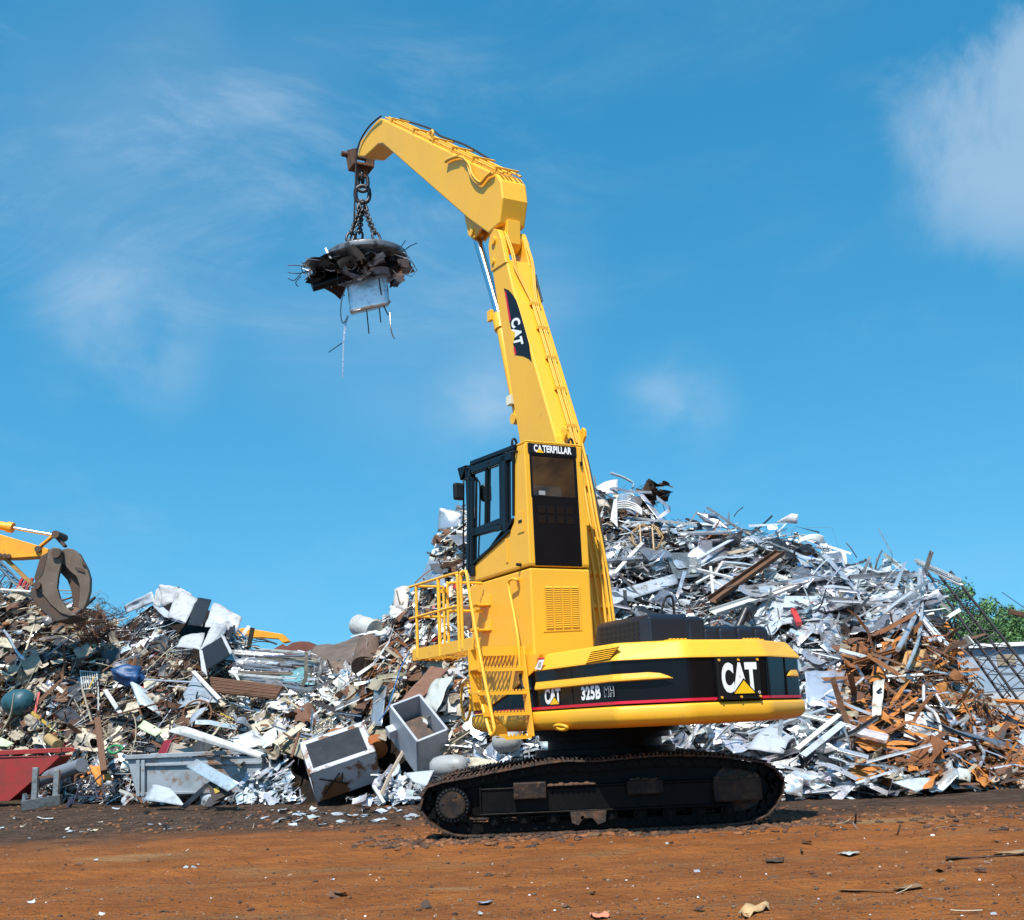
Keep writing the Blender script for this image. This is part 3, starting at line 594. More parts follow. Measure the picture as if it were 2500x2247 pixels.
# boom decal
bdp = [(455, 497), (490, 512), (520, 545), (545, 585), (565, 640), (600, 760), (640, 905), (660, 1045), (640, 1022), (600, 1002), (540, 993)]
bdp = [(1080+x/3.033, 540+y/3.033) for x, y in bdp]
dc = MB(); RB = r0-.004; dc.prism(S(bdp, RB), (.003, 0, 0)); dcl = dc.build('boom_decal', [BLKM], boom)
rdm = MB()
def zp(L): return [(1080+x/3.033, 540+y/3.033) for x, y in L]
rdm.prism(S(zp([(460, 518), (470, 520), (507, 735), (494, 738)]), RB-.004), (.002, 0, 0), 0); rdm.prism(S(zp([(524, 937), (537, 935), (547, 990), (535, 990)]), RB-.004), (.002, 0, 0), 0)
def quadmap(mb, body, tl, bl, tr, bold, m, lift):           # word laid along the boom, top of letters to the right
    vs, fs, mx = text_geo(body, bold); A, B, Cc = [Vector(M(*p, r=RB-lift)) for p in (tl, bl, tr)]
    mb.add([A+(B-A)*(p[0]/mx[0])+(Cc-A)*(p[1]/mx[1]) for p in vs], fs, m)
for ch, p0, p1, p2 in (('C', (500, 745), (522, 800), (560, 700)), ('A', (512, 800), (530, 868), (577, 785)), ('T', (522, 868), (534, 925), (588, 850))):
    quadmap(rdm, ch, *zp([p0, p1, p2]), .05, 1, .006)
rdm.prism(S(zp([(500, 795), (540, 830), (522, 915)]), RB-.009), (.001, 0, 0), 2)
rdm.build('decal_lettering', [RED, WHT, YELS], dcl)
# hoses and pipes up the back of the boom
def boff(z, d):
    zs = [2.1, 2.76, 4.3, 5.7, 7.2, 8.62, 9.22]; fs = [.05, .17, .42, .74, 1.33, 1.90, 2.09]; return float(np.interp(z, zs, fs))-d
pp = MB()
for r, tz, ear_r in ((.17, 8.95, .0), (.20, 8.9, .04), (.25, 8.9, .36), (.285, 8.85, .39)):
    pth = [(r, boff(z, .05), z) for z in np.linspace(5.6, 8.35, 10)]
    pth += [(r+(ear_r-r)*.5, boff(8.7, .05), 8.72), (ear_r, boff(9.05, .06), 9.05), (ear_r, boff(9.2, .05), 9.3), (ear_r, 2.24, 9.75)]
    pp.tube(smooth_path(pth, 3), .016, 7)
for r in (.0, .10, .20, .28, .34): pp.tube(smooth_path([(r, boff(5.6, .05), 5.6), (r+.01, boff(5, .08), 5.0), (r-.02, boff(4.3, .1), 4.3), (r+.02, boff(3.5, .09), 3.5), (r, boff(2.5, .07), 2.5)], 5), .022, 7, 0)
split_build(pp, 'hydraulic_pipe', [YELD], boom)
cl = MB()
for z in (5.9, 6.6, 7.2, 7.8, 8.3, 4.9, 4.2, 3.5, 3.0): cl.box((.13 if z > 5.5 else -.03, boff(z, .075), z-.03), (.32 if z > 5.5 else .37, boff(z, .0), z+.03))
split_build(cl, 'pipe_clamp', [YELD], boom, .004)
bh = MB(); bh.tube(smooth_path([(.38, boff(5.4, .05), 5.4), (.36, boff(4.9, .10), 4.9), (.37, boff(4.2, .1), 4.2), (.35, boff(3.4, .08), 3.4), (.36, boff(2.7, .06), 2.7)], 5), .018, 7); bh.tube([(r1-.02, boff(8.9, .03), 8.95), (r1-.02, boff(8.4, .03), 8.4)], .02, 7); split_build(bh, 'black_hose', [RUB], boom)
le = MB()
for r in (.02, .36):
    z = 5.72; f = boff(z, .0)
    le.prism([(r, f+.05, z-.15), (r, f-.04, z-.12), (r, f-.14, z-.02), (r, f-.15, z+.08), (r, f-.08, z+.14), (r, f, z+.10)], (.04, 0, 0)); le.tube([(r+.02+.0, f-.07+.045*math.cos(t), z+.03+.045*math.sin(t)) for t in np.linspace(0, 6.28, 13)[:-1]], .025, 6, 0, True)
le.build('lifting_eye', [YEL], boom, bevel=.006)
wb = MB(); q = M(1251, 976, r=.0); wb.box((-.05, q[1]-.02, q[2]-.08), (.03, q[1]+.14, q[2]+.08)); wb.build('tag_plate', [mat('cream_plate', (.7, .66, .5), .5)], boom, bevel=.005)
# --- stick
stp = [(2.30, 10.94), (5.0, 12.96), (7.80, 15.06), (7.95, 15.15), (8.2, 15.2), (9.25, 15.25), (9.5, 14.96), (8.99, 14.70), (8.10, 14.56), (7.80, 14.42), (3.48, 10.59), (2.72, 9.98), (2.28, 9.98), (2.12, 10.4), (2.16, 10.75)]
sk_ = MB(); sk_.prism(fz(stp, r0), (r1-r0, 0, 0)); stick = sk_.build('stick', [YEL], mh, bevel=.03)
lug = MB(); lug.prism(fz([(2.75, 10.05), (2.66, 9.62), (2.45, 9.5), (2.24, 9.62), (2.2, 10.05)], .03), (.26, 0, 0)); lug.cyl((.0, 2.45, 9.72), (.32, 2.45, 9.72), .20, 24)
lug.prism(fz([(3.2, 10.36), (3.95, 11.0), (3.78, 10.42), (3.6, 10.26), (3.42, 10.28)], .02), (.05, 0, 0)); lug.prism(fz([(3.2, 10.36), (3.95, 11.0), (3.78, 10.42), (3.6, 10.26), (3.42, 10.28)], .24), (.05, 0, 0)); lug.cyl((-.02, 3.58, 10.4), (.32, 3.58, 10.4), .07, 16)
lug.build('stick_lug', [YEL], stick, bevel=.01)
up = MB()
def toff(s, d): # along the top edge
    a, b = Vector((2.30, 10.94)), Vector((7.88, 15.1)); p = a.lerp(b, s); n = Vector((-(b-a).y, (b-a).x)).normalized(); return p+n*d
for i, r in enumerate((-.04, .04, .12, .22, .32)):
    pth = [(r, *toff(s, .06+.02*(i % 2))) for s in np.linspace(-.02, .98, 14)]
    up.tube(pth, .02, 7)
split_build(up, 'hydraulic_pipe', [YELD], stick)
cl = MB()
for s in (.02, .18, .34, .5, .68, .9): p = toff(s, .0); q = toff(s, .11); n_ = (q-p); cl.bar((-.08, *(p)), (-.08, *(q)), .02, .07, (0, .8, .6)); t_ = toff(s, .11); cl.bar((-.09, *t_), (.38, *t_), .07, .035, (0, -.6, .8))
t_ = toff(.55, .13); cl.tube([(.0+.0, t_.x+.09*math.cos(t), t_.y+.09*math.sin(t)) for t in np.linspace(0, 6.28, 13)[:-1]], .03, 7, 0, True)
split_build(cl, 'pipe_clamp', [YELD], stick, .005)
hz_ = MB()
def hang(pts, r, rad=.02): hz_.tube(smooth_path(S(pts, r), 5), rad, 8)
hang([(1090, 393), (1105, 386), (1125, 384), (1140, 398), (1148, 425), (1160, 444), (1172, 450), (1182, 440), (1190, 430), (1205, 424)], r0-.045, .026)
hang([(1130, 384), (1145, 402), (1152, 424), (1164, 440), (1175, 445), (1186, 432), (1200, 420)], r0-.07, .02)
hang([(1088, 395), (1098, 388), (1120, 381)], r0-.06, .035)
split_build(hz_, 'hose_loop', [YELD], stick)
bl2 = MB(); bl2.tube(smooth_path([(.36, *toff(1.0, .10)), (.36, *toff(.9, .12)), (.36, *toff(.7, .17)), (.36, *toff(.6, .12)), (.36, *toff(.4, .16)), (.36, *toff(.2, .1))], 5), .022, 7); bl2.tube(smooth_path(S([(930, 284), (905, 305), (884, 335), (873, 365), (869, 400), (868, 440), (866, 500), (862, 560), (850, 596)], r0-.05), 5), .022, 6); split_build(bl2, 'black_hose', [RUB], stick)
# hanger at the stick tip
hg = MB()
HP = M(883, 385, r=.16)
for r in (-.12, .36): hg.prism([(r, HP[1]-.3, HP[2]+.05), (r, HP[1]+.3, HP[2]+.30), (r, HP[1]+.36, HP[2]+.12), (r, HP[1]+.24, HP[2]-.28), (r, HP[1]-.22, HP[2]-.28)], (.05, 0, 0))
hg.cyl((-.26, HP[1]+.28, HP[2]+.16), (.46, HP[1]+.28, HP[2]+.16), .07, 16); hg.box((-.12, HP[1]-.22, HP[2]-.32), (.41, HP[1]+.22, HP[2]-.25))
hg.prism([(-.02, HP[1]-.12, HP[2]-.3), (.30, HP[1]-.12, HP[2]-.3), (.22, HP[1]-.12, HP[2]-.58), (.06, HP[1]-.12, HP[2]-.58)], (0, .24, 0))
hg.build('tip_hanger', [RUSTM], stick, bevel=.012)
# --- stick cylinder
cy = MB(); rc = .14
ca, cb_, cc_, cd_ = Vector(M(1164, 578, r=rc)), Vector(M(1219, 770, r=rc)), Vector(M(1223, 792, r=rc)), Vector(M(1267, 1010, r=rc))
ca.x = cb_.x = cc_.x = cd_.x = rc
cy.cyl(cb_, cd_, .10, 24); cy.cyl(cb_, cc_+(cc_-cb_)*.6, .135, 24); cy.cyl(cd_+Vector((-.13, 0, -.1)), cd_+Vector((.13, 0, -.1)), .1, 16); cy.box((rc-.17, cb_.y+.02, cb_.z-.1), (rc-.1, cb_.y+.16, cb_.z+.1))
cyl = cy.build('stick_cylinder', [YEL], mh, bevel=.008)
rd = MB(); rd.cyl(cb_, ca, .082, 24); rd.build('piston_rod', [STEEL], cyl)
# ------------------------------------------------------------------ ground
def gz(x, y):                                   # height of the yard: nearly level, rutted
    v = mnoise.noise((x*.22, y*.5, 3.1))*.05+mnoise.noise((x*.9, y*1.6, 7.7))*.022+mnoise.noise((x*2.6, y*3.4, 1.2))*.016+mnoise.noise((x*6.5, y*8., 4.2))*.010
    for y0, dy_, a_ in ((13.1, .5, .05), (11.6, -.7, .045), (9.6, .9, .05), (8.4, -.6, .035)):
        c_ = y0+dy_*math.sin(x*.11+y0)+.12*mnoise.noise((x*.5, y0, 2.)); v += a_*(1.1*math.exp(-((y-c_-.33)/.12)**2)*.5-math.exp(-((y-c_)/.17)**2))*(.6+.6*mnoise.noise((x*.35, y0*3, 8.)))
    k = min(1, max(0, (y-3)/4))*(1 if y < 40 else max(0, 1-(y-40)/20))
    d = math.hypot((x-.93)/3.0, (y-16)/2.2)
    return v*k*(.35 if d < 1 else min(1, .35+.65*(d-1)/.5))
def make_ground():
    xs = np.concatenate([[-900, -300, -100, -50, -30], np.arange(-20, -9, .5), np.arange(-9, 9.01, .06), np.arange(9.5, 21, .5), [30, 50, 100, 300, 900]])
    ys = np.concatenate([[-40, -10, 0, 3], np.arange(5, 10, .05), np.arange(10, 20, .07), np.arange(20, 34, .4), [36, 40, 50, 70, 120, 300, 1500]])
    vs = [(x, y, gz(x, y)) for y in ys for x in xs]; n = len(xs)
    fs = [(j*n+i, j*n+i+1, (j+1)*n+i+1, (j+1)*n+i) for j in range(len(ys)-1) for i in range(n-1)]
    m = bpy.data.materials.new('red_dirt'); m.use_nodes = True; nt = m.node_tree; N = nt.nodes; L = nt.links; b = N['Principled BSDF']; b.inputs['Roughness'].default_value = .95; b.inputs['Specular IOR Level'].default_value = .2
    tc = N.new('ShaderNodeTexCoord'); sep = N.new('ShaderNodeSeparateXYZ'); L.new(tc.outputs['Object'], sep.inputs[0])
    def nz(scale, det=6, ro=.6, st=(1, 1, 1), rot=0, dist=0):
        mp = N.new('ShaderNodeMapping'); mp.inputs['Scale'].default_value = st; mp.inputs['Rotation'].default_value = (0, 0, rot); L.new(tc.outputs['Object'], mp.inputs[0])
        t = N.new('ShaderNodeTexNoise'); t.inputs['Scale'].default_value = scale; t.inputs['Detail'].default_value = det; t.inputs['Roughness'].default_value = ro; t.inputs['Distortion'].default_value = dist
        L.new(mp.outputs[0], t.inputs['Vector']); return t.outputs[0]
    def rmp(s, a, c):
        r = N.new('ShaderNodeMapRange'); r.interpolation_type = 'SMOOTHSTEP'; r.inputs['From Min'].default_value = a; r.inputs['From Max'].default_value = c; L.new(s, r.inputs['Value']); return r.outputs[0]
    def mt(op, a, c):
        x = N.new('ShaderNodeMath'); x.operation = op
        for i, q in enumerate((a, c)):
            if isinstance(q, (int, float)): x.inputs[i].default_value = q
            else: L.new(q, x.inputs[i])
        return x.outputs[0]
    def mix(f, A, B):
        x = N.new('ShaderNodeMix'); x.data_type = 'RGBA'; L.new(f, x.inputs['Factor'])
        for k, c in (('A', A), ('B', B)):
            if isinstance(c, tuple): x.inputs[k].default_value = (*c, 1)
            else: L.new(c, x.inputs[k])
        return x.outputs['Result']
    c = mix(rmp(nz(1.1, 8, .65, (1, 1.8, 1), .1), .38, .62), (.375, .128, .030), (.265, .088, .022))
    c = mix(mt('MULTIPLY', rmp(nz(.55, 5, .6, (.5, 2.0, 1), .05, .6), .54, .72), .7), c, (.25, .145, .062))
    c = mix(mt('MULTIPLY', rmp(nz(2.4, 8, .75, (.8, 2.2, 1), .12, .5), .57, .72), .7), c, (.052, .026, .014))
    c = mix(mt('MULTIPLY', rmp(nz(26, 5, .7), .56, .72), .6), c, (.08, .036, .016))
    c = mix(mt('MULTIPLY', rmp(nz(46, 3, .6), .64, .74), .75), c, (.36, .26, .16))
    # greasy dark strip along the foot of the heaps
    edge = mt('ADD', sep.outputs['Y'], mt('MULTIPLY', mt('SUBTRACT', nz(.6, 9, .72, (1, 1.5, 1)), .5), 6.0)); edge = mt('ADD', edge, mt('MULTIPLY', rmp(sep.outputs['X'], -1, 4), 1.3))
    dk = mt('MULTIPLY', rmp(edge, 15.0, 18.2), .93)
    dcol = mix(rmp(nz(2.1, 9, .75, (.8, 1.6, 1)), .42, .62), (.036, .024, .017), (.105, .074, .053)); dcol = mix(rmp(nz(5, 6, .7), .56, .7), dcol, (.12, .050, .02)); dcol = mix(mt('MULTIPLY', rmp(nz(9, 7, .75, (1, 1.8, 1)), .54, .68), .8), dcol, (.018, .012, .009)); dcol = mix(mt('MULTIPLY', rmp(nz(38, 3, .6), .62, .72), .8), dcol, (.28, .25, .2))
    c = mix(dk, c, dcol)
    sand = mt('MULTIPLY', rmp(nz(1.3, 6, .6, (.7, 1.2, 1)), .4, .6), .75)
    for (u, v), (rx, ry) in (((2170, 2005), (1.5, .55)), ((1090, 2175), (.35, .18)), ((330, 2095), (1.0, .5))):
        p = W(u, v, z=0); dx = mt('DIVIDE', mt('SUBTRACT', sep.outputs['X'], float(p[0])), rx); dy = mt('DIVIDE', mt('SUBTRACT', sep.outputs['Y'], float(p[1])), ry)
        d2 = mt('ADD', mt('MULTIPLY', dx, dx), mt('MULTIPLY', dy, dy)); c = mix(mt('MULTIPLY', rmp(d2, 1.0, .1), sand), c, (.36, .22, .10))
    L.new(c, b.inputs['Base Color'])
    bp = N.new('ShaderNodeBump'); bp.inputs['Strength'].default_value = 1.0; bp.inputs['Distance'].default_value = .06
    L.new(mt('ADD', nz(22, 6, .7), mt('MULTIPLY', nz(5, 6, .65, (1, 2, 1)), 2.2)), bp.inputs['Height']); L.new(bp.outputs[0], b.inputs['Normal'])
    mb = MB(); mb.v = vs; mb.f = [list(f) for f in fs]; mb.m = [0]*len(fs); mb.s = [True]*len(fs)
    tag(mb.build('ground', [m], fix=False), kind='structure')
make_ground()

# ------------------------------------------------------------------ the heaps
# columns: photo x, foot v, crest v, crest distance
CT = np.array([(-220, 1963, 1420, 37), (0, 1955, 1430, 36.5), (120, 1958, 1445, 36), (230, 1962, 1470, 35.5), (290, 1963, 1515, 35), (340, 1965, 1480, 34.5), (420, 1966, 1450, 34), (510, 1966, 1470, 33), (585, 1967, 1540, 32), (620, 1967, 1590, 31),
    (700, 1968, 1598, 30), (800, 1968, 1640, 28.5), (860, 1968, 1640, 27.5), (890, 1968, 1565, 27), (930, 1967, 1505, 27), (965, 1966, 1450, 27), (1010, 1965, 1430, 26.8), (1045, 1964, 1380, 26.6), (1075, 1963, 1290, 26.4), (1110, 1962, 1250, 26.4), (1200, 1961, 1225, 26.5), (1350, 1960, 1200, 26.8),
    (1450, 1958, 1195, 27), (1510, 1957, 1185, 27.2), (1580, 1957, 1200, 27.3), (1640, 1956, 1262, 27.3), (1750, 1955, 1278, 27.3), (1900, 1953, 1288, 27), (1960, 1952, 1300, 26.8), (2040, 1950, 1345, 26.5), (2070, 1949, 1378, 26.3), (2225, 1943, 1400, 25.5), (2265, 1942, 1435, 25.3), (2300, 1938, 1500, 25), (2340, 1934, 1590, 24.5), (2390, 1930, 1680, 24), (2440, 1925, 1745, 23.5), (2560, 1912, 1790, 23), (2700, 1905, 1815, 22.5)], float)
def col_at(u):
    vb, vr, yr = [np.interp(u, CT[:, 0], CT[:, k]) for k in (1, 2, 3)]
    return W(u, vb, z=0), W(u, vr, y=yr)
NU, NT = 221, 26
UG = np.linspace(-220, 2700, NU); TG = np.linspace(0, 1, NT)
GRID = np.zeros((NU, NT, 3)); GV = np.zeros((NU, NT))
for i, u in enumerate(UG):
    B, R_ = col_at(u)
    for j, t in enumerate(TG):
        p = B+(R_-B)*t; h = R_[2]
        z = h*(t**.82)
        bul = mnoise.noise((u*.006, t*2.2, 4.))*.55+mnoise.noise((u*.017, t*5, 9.))*.28
        k = math.sin(math.pi*min(t, 1))**.6
        p[2] = max(0.0, z*(1+0*k)+bul*k*min(1, h/3)*.8); p[1] += bul*k*.5
        GRID[i, j] = p; GV[i, j] = proj(p)[1]
def surf(u, v):                                  # the heap surface under a sight line, with its normal
    fi = np.clip((u-UG[0])/(UG[1]-UG[0]), 0, NU-1.001); i = int(fi); a = fi-i
    gv = GV[i]*(1-a)+GV[i+1]*a; gp = GRID[i]*(1-a)+GRID[i+1]*a
    gvm = np.minimum.accumulate(gv)
    t = np.interp(-v, -gvm, np.arange(NT)); j = min(int(t), NT-2); b = t-j
    p = gp[j]*(1-b)+gp[j+1]*b
    du = GRID[min(i+2, NU-1), j]-GRID[max(i-2, 0), j]; dv = GRID[i, min(j+2, NT-1)]-GRID[i, max(j-2, 0)]
    n = np.cross(du, dv); n /= np.linalg.norm(n)+1e-9
    return p, n
def hit(u, v, off=0.15):                         # same, pulled towards the front of the heap
    p, n = surf(u, v); d = float((p-CP)@CF); q = CP+ray(u, v)*(np.linalg.norm(p-CP)-off)
    return Vector(q)
def make_mound():
    mb = MB(); rows = []
    for i in range(NU):
        r = []
        for j in range(NT):
            p = GRID[i, j]; d = ray(UG[i], 1500); r.append((p[0]+.25*d[0], p[1]+.36, p[2]-.22 if j else -.25))
        b = GRID[i, -1]
        for k in (.3, .7, 1.05): r.append((b[0]*(1+.12*k), b[1]+k*9, b[2]*(1-k)-.2))
        rows.append(r)
    n = len(rows[0]); mb.v = [p for r in rows for p in r]
    mb.f = [[i*n+j, (i+1)*n+j, (i+1)*n+j+1, i*n+j+1] for i in range(NU-1) for j in range(n-1)]; mb.m = [0]*len(mb.f); mb.s = [True]*len(mb.f)
    o = mb.build('scrap_heap_core', [mat('heap_gap_shade', (.009, .008, .007), .8, 0, spec=.1, noise=2.5, col2=(.03, .018, .011), bump=1, bscale=5)], fix=False); tag(o, kind='stuff'); o['label'] = 'inside of the long scrap heap, coloured black for the shade between pieces'; return o  # core colour blackened to deepen the shade in the gaps
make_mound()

# piece templates (unit length along x)
def grid_piece(nx, ny, w, fn, thick=0.0):
    V = np.zeros((nx, ny, 3)); 
    for i in range(nx):
        for j in range(ny): V[i, j] = fn(i/(nx-1), j/(ny-1), w)
    f = [(i*ny+j, (i+1)*ny+j, (i+1)*ny+j+1, i*ny+j+1) for i in range(nx-1) for j in range(ny-1)]
    return V.reshape(-1, 3), f
TPL = {'sheet': [], 'strip': [], 'angle': [], 'rod': [], 'lump': [], 'curl': []}
rr = random.Random(11)
for k in range(16):
    w = rr.uniform(.4, .95); c1, c2, cr = rr.uniform(-.3, .3), rr.uniform(-.25, .25), rr.uniform(.3, .7); ca = rr.choice((0, 0, rr.uniform(-.8, .8))); sd = rr.uniform(0, 99); tw = rr.uniform(-.25, .25); am = rr.choice((.01, .04, .09, .14))
    cut = [rr.uniform(-.12, .12) for _ in range(4)]
    def fn(s, t, w_):
        x = (s-.5)*(1+cut[0]*(t-.5)*2); y = (t-.5)*w_*(1+cut[1]*(s-.5)*2+cut[2]*s*s)
        z = c1*(s-.5)**2*2+c2*(t-.5)**2*w_*2+tw*(s-.5)*(t-.5)+am*mnoise.noise((s*3+sd, t*3, sd))
        if s > cr: z += ca*(s-cr)
        return x, y, z
    TPL['sheet'].append(grid_piece(6, 5, w, fn))
for k in range(16):
    w = rr.uniform(.022, .095); kinks = [(rr.uniform(.15, .85), rr.uniform(-1.1, 1.1)*rr.choice((.15, .5, 1))) for _ in range(3)]; cv = rr.uniform(-1.3, 1.3)*rr.choice((.15, .5, 1)); tw = rr.uniform(-1.5, 1.5)*rr.choice((0, .3, 1)); n = 11
    ang = 0; pts = [(0, 0)]
    for i in range(1, n):
        s = i/(n-1); ang = cv*(s-.5)+sum(a for q, a in kinks if s > q); pts.append((pts[-1][0]+math.cos(ang)/(n-1), pts[-1][1]+math.sin(ang)/(n-1)))
    mx = np.mean(pts, 0)
    def fn(s, t, w_):
        i = int(round(s*(n-1))); x, z = pts[i]; a = tw*(s-.5); y = (t-.5)*w_; return x-mx[0], y*math.cos(a), z-mx[1]+y*math.sin(a)
    TPL['strip'].append(grid_piece(n, 2, w, fn))
for k in range(10):
    w = rr.uniform(.018, .06); prof = rr.choice(([(-.5, 0), (.5, 0), (.5, .9)], [(-.5, .6), (-.5, 0), (.5, 0), (.5, .6)], [(-.5, .5), (.5, .5), (.5, -.5), (-.5, -.5), (-.5, .5)])); kq, ka = rr.uniform(.3, .7), rr.uniform(-.5, .5)*rr.choice((0, 0, 1))
    def fn(s, t, w_):
        y, z = prof[int(round(t*(len(prof)-1)))]; x = s-.5; zz = z*w_+(ka*(s-kq) if s > kq else 0); return x, y*w_, zz
    TPL['angle'].append(grid_piece(4, len(prof), w, fn))
for k in range(12):
    r_ = rr.uniform(.006, .018); n = 8; pts = []; a1, a2 = rr.uniform(-1, 1)*rr.choice((0, .4, 1.2)), rr.uniform(-1, 1)*rr.choice((0, .3, .8)); p = Vector((0, 0, 0)); th = ph = 0
    for i in range(n):
        pts.append(p.copy()); th += a1/n*rr.uniform(.2, 2); ph += a2/n*rr.uniform(0, 2); p += Vector((math.cos(th)*math.cos(ph), math.sin(th), math.sin(ph)))/n
    c = sum(pts, Vector())/n; m_ = MB().tube([q-c for q in pts], r_, 4); TPL['rod'].append((np.array(m_.v), [tuple(f) for f in m_.f]))
for k in range(8):
    r_ = rr.uniform(.008, .016); tns = rr.uniform(.7, 1.6); rd0 = rr.uniform(.25, .4); pts = []
    for i in range(14):
        a = i/13*tns*2*math.pi; q = rd0*(1+.25*math.sin(a*1.7+k)); pts.append((q*math.cos(a), q*math.sin(a)*.8, .12*(i/13)-.06+.1*math.sin(a*2+k)))
    m_ = MB().tube(pts, r_, 4); TPL['curl'].append((np.array(m_.v), [tuple(f) for f in m_.f]))
for k in range(10):
    bm = bmesh.new(); bmesh.ops.create_icosphere(bm, subdivisions=2, radius=.5); sq = rr.uniform(.45, .8), rr.uniform(.35, .7); sd = rr.uniform(0, 50)
    for v in bm.verts:
        d = 1+.7*mnoise.noise(v.co*2.4+Vector((sd, 0, 0))); v.co = Vector((v.co.x*d, v.co.y*d*sq[0], v.co.z*d*sq[1])); v.co += Vector([.05*round(c*4)/4-.0*c for c in v.co])
    bm.verts.ensure_lookup_table(); TPL['lump'].append((np.array([v.co[:] for v in bm.verts]), [tuple(v.index for v in f.verts) for f in bm.faces])); bm.free()
def scrap_mat(name, metal, rough, bump=.25, tint=(.45, .36, .28, 1)):
    m = bpy.data.materials.new(name); m.use_nodes = True; nt = m.node_tree; N = nt.nodes; L = nt.links; b = N['Principled BSDF']
    a = N.new('ShaderNodeAttribute'); a.attribute_name = 'col'; b.inputs['Metallic'].default_value = metal; b.inputs['Roughness'].default_value = rough
    tc = N.new('ShaderNodeTexCoord'); n = N.new('ShaderNodeTexNoise'); n.inputs['Scale'].default_value = 3.2; n.inputs['Detail'].default_value = 7; n.inputs['Roughness'].default_value = .7; L.new(tc.outputs['Object'], n.inputs['Vector'])
    r = N.new('ShaderNodeMapRange'); r.inputs['From Min'].default_value = .52; r.inputs['From Max'].default_value = .70; r.inputs['To Max'].default_value = .85; L.new(n.outputs[0], r.inputs['Value'])
    x = N.new('ShaderNodeMix'); x.data_type = 'RGBA'; L.new(r.outputs[0], x.inputs['Factor']); L.new(a.outputs['Color'], x.inputs['A']); dk = N.new('ShaderNodeMix'); dk.data_type = 'RGBA'; dk.blend_type = 'MULTIPLY'; dk.inputs['Factor'].default_value = 1; L.new(a.outputs['Color'], dk.inputs['A']); dk.inputs['B'].default_value = tint
    L.new(dk.outputs['Result'], x.inputs['B']); L.new(x.outputs['Result'], b.inputs['Base Color'])
    n2 = N.new('ShaderNodeTexNoise'); n2.inputs['Scale'].default_value = 9; n2.inputs['Detail'].default_value = 4; L.new(tc.outputs['Object'], n2.inputs['Vector'])
    bp = N.new('ShaderNodeBump'); bp.inputs['Strength'].default_value = bump; bp.inputs['Distance'].default_value = .05; L.new(n2.outputs[0], bp.inputs['Height']); L.new(bp.outputs[0], b.inputs['Normal'])
    return m
SM_METAL = scrap_mat('scrap_bare_metal', .7, .33, .25); SM_PAINT = scrap_mat('scrap_painted', .0, .5, .2); SM_RUST = scrap_mat('scrap_rusted', .1, .85, .5)
SMATS = [SM_METAL, SM_PAINT, SM_RUST]; SM_LOAD = scrap_mat('magnetised_scrap', .75, .36, .25, (.5, .52, .56, 1))
def J(c, a=.12): k = 1+rr.uniform(-a, a); return tuple(min(.95, max(.004, x*k*(1+rr.uniform(-.04, .04)))) for x in c)
PAL = {'silver': (0, (.73, .74, .76)), 'grey': (0, (.30, .31, .33)), 'white': (1, (.53, .53, .515)), 'pale': (1, (.37, .42, .46)), 'cream': (1, (.46, .40, .30)), 'beige': (1, (.30, .25, .18)), 'dark': (1, (.035, .035, .04)), 'black': (1, (.010, .010, .012)),
       'rust': (2, (.22, .085, .030)), 'orange': (2, (.47, .175, .035)), 'brown': (2, (.13, .062, .034)), 'dbrown': (2, (.06, .034, .022)), 'blue': (1, (.02, .12, .30)), 'teal': (1, (.04, .16, .20)), 'green': (1, (.04, .22, .09)), 'red': (1, (.42, .03, .03)), 'yellow': (1, (.5, .32, .05)), 'lime': (1, (.50, .60, .38)), 'greyblue': (1, (.26, .30, .36))}
